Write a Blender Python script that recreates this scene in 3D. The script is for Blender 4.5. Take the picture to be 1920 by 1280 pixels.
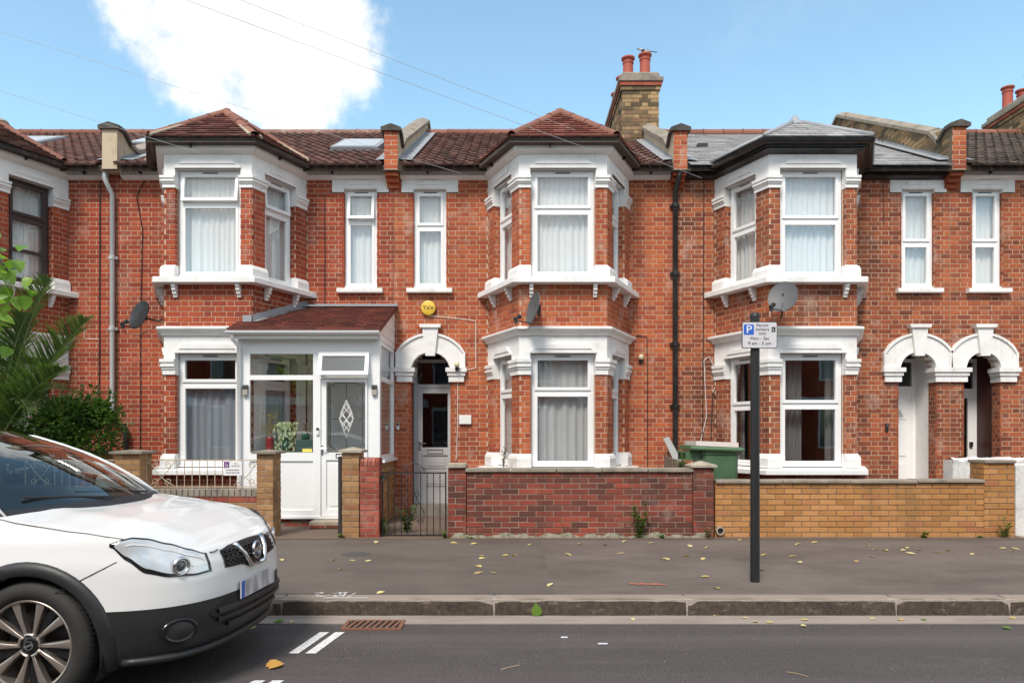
import bpy, bmesh, math, random
from mathutils import Matrix, Vector
for o in list(bpy.data.objects): bpy.data.objects.remove(o)
S = bpy.context.scene
R = math.radians
# ------------------------------------------------------------ camera
FPX, CX, HZ, CAMZ = 1340.0, 960.0, 815.0, 1.48        # focal length, centre, horizon in photo pixels; eye height
cd = bpy.data.cameras.new('camera'); cam = bpy.data.objects.new('camera', cd); S.collection.objects.link(cam)
cd.sensor_width = 36; cd.lens = FPX/1920*36; cd.shift_y = (HZ-640)/1920; cd.clip_end = 3000; cd.clip_start = .05
cam.location = (0, 0, CAMZ); cam.rotation_euler = (R(90), 0, 0); S.camera = cam
# ------------------------------------------------------------ sky
SUN_EL, SUN_AZ = 52, 200
w = bpy.data.worlds.new('World'); S.world = w; w.use_nodes = True
nt = w.node_tree; N = nt.nodes; L = nt.links; N.clear()
def nd(t, **k):
    n = N.new(t)
    for a, b in k.items(): setattr(n, a, b)
    return n
def vmath(op, a, b=None):
    n = nd('ShaderNodeVectorMath', operation=op); L.new(a, n.inputs[0])
    if b is not None:
        if isinstance(b, tuple): n.inputs[1].default_value = b
        else: L.new(b, n.inputs[1])
    return n.outputs['Value' if op in ('LENGTH', 'DISTANCE', 'DOT_PRODUCT') else 'Vector']
def fm(op, a, b=None, c=None, clamp=False):
    n = nd('ShaderNodeMath', operation=op, use_clamp=clamp)
    for i, v in enumerate((a, b, c)):
        if v is None: continue
        if isinstance(v, (int, float)): n.inputs[i].default_value = v
        else: L.new(v, n.inputs[i])
    return n.outputs[0]
sky = nd('ShaderNodeTexSky', sky_type='NISHITA', sun_disc=False, sun_elevation=R(SUN_EL), sun_rotation=R(SUN_AZ))
sky.air_density = 1.0; sky.dust_density = .6; sky.ozone_density = 1.2
tc = nd('ShaderNodeTexCoord'); D = vmath('NORMALIZE', tc.outputs['Generated'])
def noise(vec, scale, detail, rough=.55, off=None):
    n = nd('ShaderNodeTexNoise'); n.inputs['Scale'].default_value = scale; n.inputs['Detail'].default_value = detail
    n.inputs['Roughness'].default_value = rough
    L.new(vmath('ADD', vec, off) if off else vec, n.inputs['Vector']); return n.outputs['Fac']
def dirv(px, py): return tuple(Vector(((px-CX)/FPX, 1, (HZ-py)/FPX)).normalized())
n1 = noise(D, 5.5, 7, .6, (3.1, 1.7, .4)); n2 = noise(D, 17, 6, .62, (.3, 5.2, 1.1))
nsum = fm('ADD', fm('MULTIPLY', fm('SUBTRACT', n1, .5), 1.0), fm('MULTIPLY', fm('SUBTRACT', n2, .5), .75))
blob = None
for px, py, r in ((330, -5, .10), (430, 70, .115), (520, 105, .11), (600, 85, .075), (650, 80, .062), (490, 165, .062), (575, 135, .065), (320, 110, .055), (470, 20, .115), (400, -100, .15), (520, 210, .04)):
    b = fm('SUBTRACT', 1.0, fm('DIVIDE', vmath('DISTANCE', D, dirv(px, py)), r))
    blob = b if blob is None else fm('MAXIMUM', blob, b)
mr = nd('ShaderNodeMapRange', interpolation_type='SMOOTHSTEP'); mr.inputs[1].default_value = -.06; mr.inputs[2].default_value = .62
L.new(fm('ADD', blob, fm('MULTIPLY', nsum, 1.9)), mr.inputs[0])
# the rest of the sky carries broken cloud of the same kind
n3 = noise(D, 2.1, 8, .6, (7.7, 2.2, 5.1))
vd = vmath('DOT_PRODUCT', D, (0, .9, .43))                      # the patch of open blue sky that the photograph shows
m2 = nd('ShaderNodeMapRange', interpolation_type='SMOOTHSTEP'); m2.inputs[1].default_value = .38; m2.inputs[2].default_value = .58
L.new(fm('SUBTRACT', n3, fm('MULTIPLY', fm('SUBTRACT', vd, .55, None, True), 1.2)), m2.inputs[0])
wisp = nd('ShaderNodeMapRange', interpolation_type='SMOOTHSTEP'); wisp.inputs[1].default_value = .56; wisp.inputs[2].default_value = .9; wisp.inputs[4].default_value = .30
L.new(noise(D, 3.2, 9, .66, (1.4, 9.9, 2.3)), wisp.inputs[0])
mask = fm('MAXIMUM', fm('MAXIMUM', mr.outputs[0], m2.outputs[0]), wisp.outputs[0])
skc = nd('ShaderNodeMix', data_type='RGBA', blend_type='MULTIPLY'); skc.inputs['Factor'].default_value = 1
L.new(sky.outputs[0], skc.inputs['A']); skc.inputs['B'].default_value = (.98, 1.08, .93, 1)
cl = nd('ShaderNodeMix', data_type='RGBA'); L.new(mask, cl.inputs['Factor']); L.new(skc.outputs['Result'], cl.inputs['A'])
shade = nd('ShaderNodeMix', data_type='RGBA'); shade.inputs['A'].default_value = (3.15, 3.3, 3.5, 1); shade.inputs['B'].default_value = (4.15, 4.12, 4.05, 1)
sh = nd('ShaderNodeMapRange'); sh.inputs[1].default_value = -.16; sh.inputs[2].default_value = .10; L.new(nsum, sh.inputs[0]); L.new(sh.outputs[0], shade.inputs['Factor'])
L.new(shade.outputs['Result'], cl.inputs['B'])
bg = nd('ShaderNodeBackground'); bg.inputs['Strength'].default_value = .12; L.new(cl.outputs['Result'], bg.inputs[0])
wo = nd('ShaderNodeOutputWorld'); L.new(bg.outputs[0], wo.inputs[0])
# ------------------------------------------------------------ sun (hazy, soft)
sl = bpy.data.lights.new('sun', 'SUN'); sl.energy = 1.5; sl.angle = R(16); sl.color = (1, .93, .84)
so = bpy.data.objects.new('sun', sl); S.collection.objects.link(so)
az = R(SUN_AZ); sd = Vector((math.sin(az)*math.cos(R(SUN_EL)), math.cos(az)*math.cos(R(SUN_EL)), math.sin(R(SUN_EL))))
so.rotation_euler = sd.to_track_quat('Z', 'Y').to_euler(); so.location = (-2, -6, 12)
vs = S.view_settings; vs.view_transform = 'Standard'; vs.look = 'None'; vs.exposure = 1.33; vs.gamma = 1; vs.use_curve_mapping = False
# ------------------------------------------------------------ helpers
rng = random.Random(7)
WM = {}                                                     # world matrix of each built object
COL = S.collection
def tag(o, label=None, cat=None, group=None, kind=None):
    if label: o['label'] = label
    if cat: o['category'] = cat
    if group: o['group'] = group
    if kind: o['kind'] = kind
    return o
def setpar(o, parent):
    if parent is not None:
        o.parent = parent; o.matrix_parent_inverse = WM[parent.name].inverted()
def thing(name, loc, label, cat, group=None, rz=0):
    o = bpy.data.objects.new(name, None); COL.objects.link(o); o.empty_display_size = .2
    o.location = loc; o.rotation_euler = (0, 0, rz); WM[o.name] = Matrix.Translation(loc) @ Matrix.Rotation(rz, 4, 'Z')
    return tag(o, label, cat, group)
def pt(px, py, Y): return Vector(((px-CX)*Y/FPX, Y, CAMZ+(HZ-py)*Y/FPX))
def gx(px, Y): return (px-CX)*Y/FPX
def gz(py, Y): return CAMZ+(HZ-py)*Y/FPX
class Fr:                                                   # a vertical face: origin, direction u to the right seen from outside, normal n outward
    def __init__(s, p, q=None, ang=None):
        s.o = Vector((p[0], p[1])); d = Vector((q[0]-p[0], q[1]-p[1])); s.w = d.length; s.u = d/s.w; s.n = Vector((s.u.y, -s.u.x)); s.a = math.atan2(s.u.y, s.u.x)
    def __call__(s, u, d, z): p = s.o+s.u*u+s.n*d; return (p.x, p.y, z)
def offpoly(pts, d):                                        # offset an open plan polyline to its outside (n side), mitred
    out = []
    for i, p in enumerate(pts):
        p = Vector(p); ns = []
        if i > 0: t = (p-Vector(pts[i-1])).normalized(); ns.append(Vector((t.y, -t.x)))
        if i < len(pts)-1: t = (Vector(pts[i+1])-p).normalized(); ns.append(Vector((t.y, -t.x)))
        m = sum(ns, Vector((0, 0)))/len(ns); k = d/max(m.dot(ns[0])/m.length, .3) if len(ns) == 2 else d
        out.append(p+m.normalized()*k)
    return out
class MB:
    def __init__(s): s.v = []; s.f = []; s.r = []; s.cur = 0.
    def add(s, vs, fs):
        b = len(s.v); s.v += [tuple(x) for x in vs]
        for f in fs: s.f.append(tuple(i+b for i in f)); s.r.append(s.cur)
        return s
    def box(s, x0, x1, y0, y1, z0, z1):
        return s.add([(x0, y0, z0), (x1, y0, z0), (x1, y1, z0), (x0, y1, z0), (x0, y0, z1), (x1, y0, z1), (x1, y1, z1), (x0, y1, z1)],
                     [(0, 3, 2, 1), (4, 5, 6, 7), (0, 1, 5, 4), (1, 2, 6, 5), (2, 3, 7, 6), (3, 0, 4, 7)])
    def cbox(s, x0, x1, y0, y1, z0, z1, c=.005):            # box with chamfered edges
        bm = bmesh.new(); bmesh.ops.create_cube(bm, size=1)
        for v in bm.verts: v.co = Vector(((x0+x1)/2+v.co.x*(x1-x0), (y0+y1)/2+v.co.y*(y1-y0), (z0+z1)/2+v.co.z*(z1-z0)))
        bmesh.ops.bevel(bm, geom=bm.edges[:], offset=c, segments=1, affect='EDGES')
        return s.bm(bm)
    def bm(s, bm, M=None):
        bm.verts.index_update(); s.add([(M @ v.co) if M else v.co for v in bm.verts], [[v.index for v in f.verts] for f in bm.faces]); bm.free(); return s
    def fbox(s, F, u0, u1, d0, d1, z0, z1):
        P = [F(u0, d1, z0), F(u1, d1, z0), F(u1, d0, z0), F(u0, d0, z0), F(u0, d1, z1), F(u1, d1, z1), F(u1, d0, z1), F(u0, d0, z1)]
        return s.add(P, [(0, 3, 2, 1), (4, 5, 6, 7), (0, 1, 5, 4), (1, 2, 6, 5), (2, 3, 7, 6), (3, 0, 4, 7)])
    def fprism(s, F, poly, d0, d1, inset=0):                # polygon (u,z) extruded from depth d0 to d1 (d1 outer); outer face may be inset
        n = len(poly); c = (sum(p[0] for p in poly)/n, sum(p[1] for p in poly)/n)
        a = [F(u, d0, z) for u, z in poly]; b = [F(u+(inset if u < c[0] else -inset), d1, z) for u, z in poly]
        return s.add(a+b, [tuple(range(n, 2*n)), tuple(range(n-1, -1, -1))]+[(i, (i+1) % n, n+(i+1) % n, n+i) for i in range(n)])
    def fstrip(s, F, outer, inner, d0, d1):                 # band between two (u,z) lines of equal length
        n = len(outer)
        V = [F(u, d1, z) for u, z in outer]+[F(u, d1, z) for u, z in inner]+[F(u, d0, z) for u, z in outer]+[F(u, d0, z) for u, z in inner]
        fs = []
        for i in range(n-1):
            fs += [(i, i+1, n+i+1, n+i), (2*n+i, 2*n+i+1, i+1, i), (n+i, n+i+1, 3*n+i+1, 3*n+i), (3*n+i, 3*n+i+1, 2*n+i+1, 2*n+i)]
        fs += [(0, n, 3*n, 2*n), (n-1, 2*n-1+0, 4*n-1, 3*n-1)]
        return s.add(V, fs)
    def sweep(s, pts, prof, caps=True):                     # profile [(d,z)..] carried along a plan polyline, mitred
        m = len(prof); V = []; rows = []
        lines = {}
        for d, z in prof:
            if d not in lines: lines[d] = offpoly(pts, d)
        for i in range(len(pts)):
            for d, z in prof: q = lines[d][i]; V.append((q.x, q.y, z))
        fs = []
        for i in range(len(pts)-1):
            for j in range(m): k = (j+1) % m; fs.append((i*m+j, (i+1)*m+j, (i+1)*m+k, i*m+k))
        if caps: fs += [tuple(range(m)), tuple(range((len(pts)-1)*m+m-1, (len(pts)-1)*m-1, -1))]
        return s.add(V, fs)
    def tube(s, path, r, n=8, caps=True):
        path = [Vector(p) for p in path]; V = []; fs = []; up = None
        for i, p in enumerate(path):
            t = (path[min(i+1, len(path)-1)]-path[max(i-1, 0)]).normalized()
            if up is None: up = Vector((0, 0, 1)) if abs(t.z) < .9 else Vector((1, 0, 0))
            a = t.cross(up).normalized(); b = a.cross(t).normalized(); up = b
            rr = r[i] if isinstance(r, (list, tuple)) else r
            for k in range(n):
                g = 2*math.pi*k/n; V.append(p+a*math.cos(g)*rr+b*math.sin(g)*rr)
        for i in range(len(path)-1):
            for k in range(n): fs.append((i*n+k, i*n+(k+1) % n, (i+1)*n+(k+1) % n, (i+1)*n+k))
        if caps: fs += [tuple(range(n-1, -1, -1)), tuple(range((len(path)-1)*n, len(path)*n))]
        return s.add(V, fs)
    def lathe(s, prof, n=24, M=None, closed=False):         # prof [(r,z)] about local z
        V = []; m = len(prof); fs = []
        for k in range(n):
            g = 2*math.pi*k/n
            for r, z in prof: v = Vector((r*math.cos(g), r*math.sin(g), z)); V.append(M @ v if M else v)
        for k in range(n):
            for j in range(m if closed else m-1): jj = (j+1) % m; kk = (k+1) % n; fs.append((k*m+j, kk*m+j, kk*m+jj, k*m+jj))
        return s.add(V, fs)
    def grid(s, rows, closed=False):                        # rows of equally many points
        m = len(rows[0]); V = [p for r in rows for p in r]; fs = []
        for i in range(len(rows)-1):
            for j in range(m-1+(1 if closed else 0)): k = (j+1) % m; fs.append((i*m+j, i*m+k, (i+1)*m+k, (i+1)*m+j))
        return s.add(V, fs)
    def build(s, name, mat, parent=None, smooth=False, kind=None, local=False, weld=False, fix=True, auto=None):
        if not s.v: return None
        n = len(s.v); lo = [min(v[i] for v in s.v) for i in range(3)]; hi = [max(v[i] for v in s.v) for i in range(3)]
        c = Vector(((lo[0]+hi[0])/2, (lo[1]+hi[1])/2, lo[2]))
        me = bpy.data.meshes.new(name); me.from_pydata([(v[0]-c.x, v[1]-c.y, v[2]-c.z) for v in s.v], [], s.f)
        if any(s.r):
            at = me.attributes.new('rnd', 'FLOAT', 'FACE'); at.data.foreach_set('value', s.r[:len(me.polygons)])
        if weld or fix:
            b = bmesh.new(); b.from_mesh(me)
            if weld: bmesh.ops.remove_doubles(b, verts=b.verts[:], dist=.0004)
            if fix: bmesh.ops.recalc_face_normals(b, faces=b.faces[:])
            b.to_mesh(me); b.free()
        if smooth or auto:
            me.polygons.foreach_set('use_smooth', [True]*len(me.polygons))
            if auto: me.set_sharp_from_angle(angle=R(auto))
        for m in (mat if isinstance(mat, (list, tuple)) else [mat]): me.materials.append(m)
        o = bpy.data.objects.new(name, me); COL.objects.link(o); o.location = c
        if local:
            o.parent = parent; WM[o.name] = WM[parent.name] @ Matrix.Translation(c)
        else:
            WM[o.name] = Matrix.Translation(c); setpar(o, parent)
        if kind: o['kind'] = kind
        return o
def inst(name, me, M, parent=None):                         # an object that shares mesh data; M in world space
    o = bpy.data.objects.new(name, me); COL.objects.link(o)
    o.matrix_basis = M
    setpar(o, parent); WM[o.name] = M.copy()
    return o
# ------------------------------------------------------------ materials
MT = {}
class NB:
    def __init__(s, name):
        s.m = bpy.data.materials.new(name); s.m.use_nodes = True; s.t = s.m.node_tree; s.n = s.t.nodes; s.l = s.t.links
        s.p = s.n['Principled BSDF']; MT[name] = s.m; s._pos = None
    def node(s, t, **k):
        n = s.n.new(t)
        for a, b in k.items(): setattr(n, a, b)
        return n
    def put(s, inp, v):
        if hasattr(v, 'links') or hasattr(v, 'is_output'): s.l.new(v, inp)
        else: inp.default_value = v
    @property
    def pos(s):
        if s._pos is None: s._pos = s.node('ShaderNodeNewGeometry').outputs['Position']
        return s._pos
    def objc(s): return s.node('ShaderNodeTexCoord').outputs['Object']
    def noise(s, scale, detail=4, rough=.55, vec=None, stretch=None):
        v = vec or s.pos
        if stretch:
            m = s.node('ShaderNodeMapping'); s.l.new(v, m.inputs[0]); m.inputs['Scale'].default_value = stretch; v = m.outputs[0]
        n = s.node('ShaderNodeTexNoise'); s.l.new(v, n.inputs['Vector']); n.inputs['Scale'].default_value = scale; n.inputs['Detail'].default_value = detail; n.inputs['Roughness'].default_value = rough
        return n.outputs['Fac']
    def rng(s, v, a, b, c=0., d=1.):
        m = s.node('ShaderNodeMapRange'); s.l.new(v, m.inputs[0])
        for i, x in enumerate((a, b, c, d)): m.inputs[i+1].default_value = x
        return m.outputs[0]
    def mix(s, f, a, b, mode='MIX'):
        m = s.node('ShaderNodeMix', data_type='RGBA', blend_type=mode)
        s.put(m.inputs['Factor'], f); s.put(m.inputs['A'], a); s.put(m.inputs['B'], b); return m.outputs['Result']
    def math(s, op, a, b=0., clamp=False):
        m = s.node('ShaderNodeMath', operation=op, use_clamp=clamp); s.put(m.inputs[0], a); s.put(m.inputs[1], b); return m.outputs[0]
    def ramp(s, f, stops, interp='LINEAR'):
        r = s.node('ShaderNodeValToRGB'); s.l.new(f, r.inputs[0]); e = r.color_ramp; e.interpolation = interp
        while len(e.elements) < len(stops): e.elements.new(.5)
        for x, (p, c) in zip(e.elements, stops): x.position = p; x.color = (*c, 1)
        return r.outputs[0]
    def bump(s, h, strength=.3, dist=.01):
        b = s.node('ShaderNodeBump'); b.inputs['Strength'].default_value = strength; b.inputs['Distance'].default_value = dist
        s.l.new(h, b.inputs['Height']); s.l.new(b.outputs[0], s.p.inputs['Normal'])
    def rnd(s):                                             # one random number per piece, whether its own object or a face island of a joined mesh
        a = s.node('ShaderNodeAttribute', attribute_name='rnd').outputs['Fac']; o = s.node('ShaderNodeObjectInfo').outputs['Random']
        return s.math('FRACT', s.math('ADD', a, s.math('MULTIPLY', o, 7.31)))
    def out(s, col, rough=.8, metal=0., spec=None):
        s.put(s.p.inputs['Base Color'], col if not (isinstance(col, tuple) and len(col) == 3) else (*col, 1)); s.put(s.p.inputs['Roughness'], rough); s.p.inputs['Metallic'].default_value = metal
        if spec is not None: s.p.inputs['Specular IOR Level'].default_value = spec
        return s.m
def C(*c): return (*c, 1)
def brickmat(name, stops, soot=.35, efflo=.25, seed=(0, 0, 0), dirt=(.05, .035, .03), pale=(.62, .52, .45)):
    b = NB(name); r = b.rnd(); col = b.ramp(r, stops)
    m = b.node('ShaderNodeMapping'); b.l.new(b.pos, m.inputs[0]); m.inputs['Location'].default_value = seed; v = m.outputs[0]
    col = b.mix(b.rng(b.noise(60, 3, .7, v), .3, .75, 0, .45), col, b.mix(1., col, C(.55, .5, .5), 'MULTIPLY'))
    col = b.mix(b.rng(b.noise(.55, 4, .6, v), .42, .62, 0, .5), col, b.mix(1., col, C(.72, .70, .70), 'MULTIPLY'))
    col = b.mix(b.rng(b.noise(1.3  , 4, .65, v), .46, .70, 0, soot), col, C(*dirt))
    col = b.mix(b.rng(b.noise(2.3, 4, .7, v, (1, 1, .7)), .56, .74, 0, efflo), col, C(*pale))
    col = b.mix(b.rng(b.noise(2.2, 4, .7, v, (2.4, 2.4, .3)), .54, .76, 0, soot*.9), col, C(*dirt))
    col = b.mix(b.rng(b.noise(160, 2, .6, v), .62, .8, 0, .35), col, C(.10, .05, .04))
    b.bump(b.noise(90, 3, .7, v), .5, .004)
    return b.out(col, .88, 0, .25)
brickmat('brick_red', [(0, (.28, .054, .031)), (.15, (.34, .064, .033)), (.5, (.40, .076, .036)), (.85, (.47, .102, .044)), (1, (.33, .072, .042))], .36, .22)
brickmat('brick_orange', [(0, (.33, .078, .040)), (.12, (.41, .096, .044)), (.5, (.48, .120, .050)), (.85, (.55, .156, .060)), (1, (.42, .125, .064))], .36, .42, (4, 2, 1))
brickmat('brick_brown', [(0, (.21, .064, .038)), (.2, (.31, .086, .044)), (.5, (.40, .108, .048)), (.85, (.48, .142, .057)), (1, (.30, .10, .058))], .5, .42, (9, 1, 3))
brickmat('brick_purple', [(0, (.12, .050, .038)), (.3, (.20, .058, .040)), (.6, (.28, .066, .043)), (.85, (.36, .080, .048)), (1, (.17, .072, .054))], .55, .26, (2, 8, 3), (.04, .034, .03))
brickmat('brick_yellow', [(0, (.42, .20, .068)), (.3, (.49, .235, .080)), (.6, (.53, .26, .092)), (.9, (.58, .29, .115)), (1, (.45, .18, .08))], .42, .12, (5, 5, 2), (.10, .075, .045))
brickmat('brick_buff', [(0, (.34, .18, .075)), (.3, (.42, .225, .095)), (.6, (.47, .26, .115)), (.9, (.52, .30, .14)), (1, (.38, .16, .075))], .45, .14, (6, 5, 2), (.10, .08, .05))
brickmat('brick_stock', [(0, (.09, .07, .045)), (.25, (.22, .15, .08)), (.5, (.36, .24, .12)), (.8, (.46, .31, .16)), (1, (.25, .12, .07))], .5, .1, (1, 3, 3), (.045, .04, .032))
brickmat('brick_soft_red', [(0, (.26, .06, .04)), (.5, (.38, .09, .055)), (1, (.46, .13, .08))], .3, .2, (3, 3, 9))
def mort(name, c, c2):
    b = NB(name); b.bump(b.noise(120, 4, .7), .4, .004)
    return b.out(b.mix(b.rng(b.noise(2, 6, .7), .35, .7), C(*c), C(*c2)), .95, 0, .2)
mort('mortar', (.58, .41, .29), (.46, .32, .23)); mort('mortar_grey', (.36, .27, .21), (.22, .165, .135)); mort('mortar_dark', (.20, .15, .10), (.13, .10, .07))
def paint(name, c, c2, rough=.6, spec=.4, amt=.6, sc=3.):
    b = NB(name); col = b.mix(b.rng(b.noise(sc, 7, .68), .5, .8, 0, amt), C(*c), C(*c2)); col = b.mix(b.rng(b.noise(5, 6, .7, None, (2.2, 2.2, .22)), .55, .8, 0, amt*.75), col, C(*c2)); b.bump(b.noise(60, 4, .6), .12, .004)
    return b.out(col, rough, 0, spec)
paint('stucco', (.80, .785, .77), (.50, .45, .40), .6, .35, .62)
paint('stucco_worn', (.74, .71, .68), (.40, .32, .26), .7, .3, .7, 6)
paint('soffit', (.74, .72, .71), (.55, .50, .46), .6, .3, .5)
paint('upvc', (.83, .83, .83), (.74, .73, .72), .28, .5, .3)
paint('brown_frame', (.055, .035, .032), (.085, .055, .045), .45, .4)
paint('grey_door', (.52, .50, .50), (.44, .42, .42), .4, .5, .4)
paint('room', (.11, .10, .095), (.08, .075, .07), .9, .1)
paint('floor_dark', (.12, .10, .08), (.08, .07, .06), .8, .1)
paint('brown_panel', (.065, .016, .013), (.045, .012, .01), .45, .4)
paint('render_cream', (.52, .42, .30), (.22, .16, .10), .9, .1, .9, 2.2)
paint('render_white', (.72, .70, .68), (.50, .46, .42), .9, .2, .8, 5)
b = NB('coping'); b.bump(b.noise(50, 5, .7), .5, .006); b.out(b.mix(b.rng(b.noise(4, 7, .7), .35, .68), C(.33, .28, .23), b.mix(b.rng(b.noise(9, 6, .7), .45, .65), C(.15, .13, .11), C(.21, .19, .13))), .92, 0, .2)
b = NB('coping_light'); b.bump(b.noise(50, 5, .7), .4, .006); b.out(b.mix(b.rng(b.noise(5, 7, .7), .35, .68), C(.42, .36, .29), C(.27, .23, .18)), .92, 0, .2)
b = NB('coping_dark'); b.bump(b.noise(50, 5, .7), .5, .006); b.out(b.mix(b.rng(b.noise(6, 7, .7), .35, .68), C(.12, .105, .09), C(.055, .05, .045)), .92, 0, .2)
b = NB('lead'); b.out(b.mix(b.noise(5, 6, .7), C(.22, .23, .25), C(.36, .37, .39)), .6, .1)
b = NB('gutter_black'); b.out(b.mix(b.rng(b.noise(6, 5, .7), .4, .75), C(.012, .012, .013), C(.04, .038, .036)), .32)
b = NB('pipe_grey'); b.out(b.mix(b.noise(5, 5), C(.42, .43, .44), C(.52, .52, .52)), .45)
b = NB('plastic_dark'); b.out((.02, .02, .021), .35)
b = NB('plastic_white'); b.out((.78, .77, .75), .4)
b = NB('terracotta'); b.out(b.mix(b.noise(9, 6, .7), C(.42, .085, .05), C(.30, .07, .045)), .7)
def tilemat(name, stops, moss=.4, mossc=(.30, .27, .24), sc=8):
    b = NB(name); col = b.ramp(b.rnd(), stops)
    col = b.mix(b.rng(b.noise(sc, 7, .72), .52, .75, 0, moss), col, C(*mossc)); b.bump(b.noise(70, 4, .7), .5, .005)
    return b.out(col, .85, 0, .3)
tilemat('tile_brown', [(0, (.075, .040, .034)), (.5, (.115, .054, .043)), (1, (.16, .075, .058))], .4, (.26, .21, .18))
tilemat('tile_red', [(0, (.17, .066, .050)), (.5, (.23, .085, .062)), (1, (.29, .11, .082))], .25, (.30, .2, .16))
tilemat('tile_plum', [(0, (.105, .048, .040)), (.5, (.15, .062, .050)), (1, (.20, .082, .066))], .3, (.30, .22, .18))
tilemat('tile_porch', [(0, (.11, .042, .034)), (.5, (.16, .054, .040)), (1, (.22, .068, .050))], .45, (.12, .09, .07), 5)
tilemat('tile_dark', [(0, (.045, .035, .030)), (.5, (.07, .052, .043)), (1, (.10, .075, .06))], .5, (.24, .18, .12))
tilemat('slate', [(0, (.26, .25, .25)), (.5, (.33, .32, .32)), (1, (.40, .39, .385))], .2, (.14, .13, .12), 14)
tilemat('ridge_tile', [(0, (.19, .082, .06)), (1, (.27, .12, .085))], .3, (.13, .10, .08), 7)
tilemat('ridge_grey', [(0, (.20, .11, .09)), (1, (.26, .15, .12))], .8, (.52, .46, .42), 6)
b = NB('bedding'); b.out(b.mix(b.noise(20, 5, .7), C(.45, .38, .28), C(.30, .25, .19)), .95)
b = NB('net_curtain'); b.p.inputs['Transmission Weight'].default_value = 0
tr = b.node('ShaderNodeBsdfTranslucent'); tr.inputs[0].default_value = C(.8, .8, .8); df = b.node('ShaderNodeBsdfDiffuse'); b.l.new(b.mix(b.noise(160, 2, .5, None, (1, 1, .25)), C(.90, .90, .90), C(.82, .82, .83)), df.inputs[0])
mx = b.node('ShaderNodeMixShader'); mx.inputs[0].default_value = .15; b.l.new(df.outputs[0], mx.inputs[1]); b.l.new(tr.outputs[0], mx.inputs[2])
tp = b.node('ShaderNodeBsdfTransparent'); m2_ = b.node('ShaderNodeMixShader'); m2_.inputs[0].default_value = .05; b.l.new(mx.outputs[0], m2_.inputs[1]); b.l.new(tp.outputs[0], m2_.inputs[2])
b.l.new(m2_.outputs[0], b.n['Material Output'].inputs[0])
def netmat(name, c, see):
    b = NB(name); df = b.node('ShaderNodeBsdfDiffuse'); df.inputs[0].default_value = C(*c); tr = b.node('ShaderNodeBsdfTranslucent'); tr.inputs[0].default_value = C(*c)
    mx = b.node('ShaderNodeMixShader'); mx.inputs[0].default_value = .3; b.l.new(df.outputs[0], mx.inputs[1]); b.l.new(tr.outputs[0], mx.inputs[2])
    tp = b.node('ShaderNodeBsdfTransparent'); m = b.node('ShaderNodeMixShader'); m.inputs[0].default_value = see; b.l.new(mx.outputs[0], m.inputs[1]); b.l.new(tp.outputs[0], m.inputs[2])
    b.l.new(m.outputs[0], b.n['Material Output'].inputs[0])
netmat('net_grey', (.84, .84, .85), .16); netmat('net_sheer', (.5, .5, .52), .55); netmat('net_blue', (.46, .50, .57), .12)
def glassmat(name, tint, boost, add):
    b = NB(name); tp = b.node('ShaderNodeBsdfTransparent'); tp.inputs[0].default_value = C(*tint); gl = b.node('ShaderNodeBsdfGlossy'); gl.inputs['Roughness'].default_value = .01; gl.inputs[0].default_value = C(.95, .97, .98)
    lw = b.node('ShaderNodeLayerWeight'); lw.inputs[0].default_value = .5; fr = b.math('ADD', b.math('MULTIPLY', b.math('POWER', lw.outputs['Facing'], 5.), .96), .04)
    bp = b.node('ShaderNodeBump'); bp.inputs['Strength'].default_value = .03; bp.inputs['Distance'].default_value = .02; b.l.new(b.noise(2.5, 2, .5), bp.inputs['Height']); b.l.new(bp.outputs[0], gl.inputs['Normal'])
    mx = b.node('ShaderNodeMixShader'); b.l.new(b.math('ADD', b.math('MULTIPLY', fr, boost), add, True), mx.inputs[0]); b.l.new(tp.outputs[0], mx.inputs[1]); b.l.new(gl.outputs[0], mx.inputs[2])
    b.l.new(mx.outputs[0], b.n['Material Output'].inputs[0])
glassmat('glass', (.975, .98, .975), 1.5, .03); glassmat('glass_tint', (.72, .76, .74), 1.2, .015); glassmat('glass_clear', (.98, .985, .985), 1.0, .0)
# ============================================================ THE SETTING
YM, YB = 11.65, 10.57                                       # house wall plane, bay front plane (metres from the camera)
PAVE = .14
b = NB('asphalt_road'); g = b.noise(210, 3, .7); vor = b.node('ShaderNodeTexVoronoi'); b.l.new(b.pos, vor.inputs['Vector']); vor.inputs['Scale'].default_value = 95
c = b.mix(b.rng(vor.outputs['Distance'], .1, .75), C(.112, .097, .092), C(.038, .033, .033)); c = b.mix(b.rng(g, .52, .72, 0, .8), c, C(.165, .145, .138))
c = b.mix(b.rng(b.noise(.9, 6, .65), .40, .66, 0, .6), c, C(.062, .052, .050)); c = b.mix(b.rng(b.noise(2.7, 6, .7, None, (.35, 1.6, 1)), .55, .75, 0, .5), c, C(.12, .103, .098))
c = b.mix(b.rng(b.noise(1., 4, .6, None, (.06, 1.5, 1)), .5, .68, 0, .45), c, C(.13, .113, .107)); c = b.mix(b.rng(b.noise(1.6, 5, .6), .66, .74, 0, .6), c, C(.035, .031, .031))
b.bump(vor.outputs['Distance'], .5, .006); b.out(c, .85, 0, .3)
b = NB('asphalt_pavement'); c = b.mix(b.noise(150, 4, .75), C(.118, .094, .081), C(.166, .137, .119)); c = b.mix(b.rng(b.noise(.7, 7, .65, None, (1, 1.6, 1)), .40, .64, 0, .75), c, C(.080, .062, .053))
c = b.mix(b.rng(b.noise(1.9, 7, .7, None, (.6, 2.2, 1)), .52, .75, 0, .4), c, C(.18, .16, .145)); c = b.mix(b.rng(b.noise(40, 2, .5), .72, .77, 0, .6), c, C(.33, .30, .27))

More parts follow.
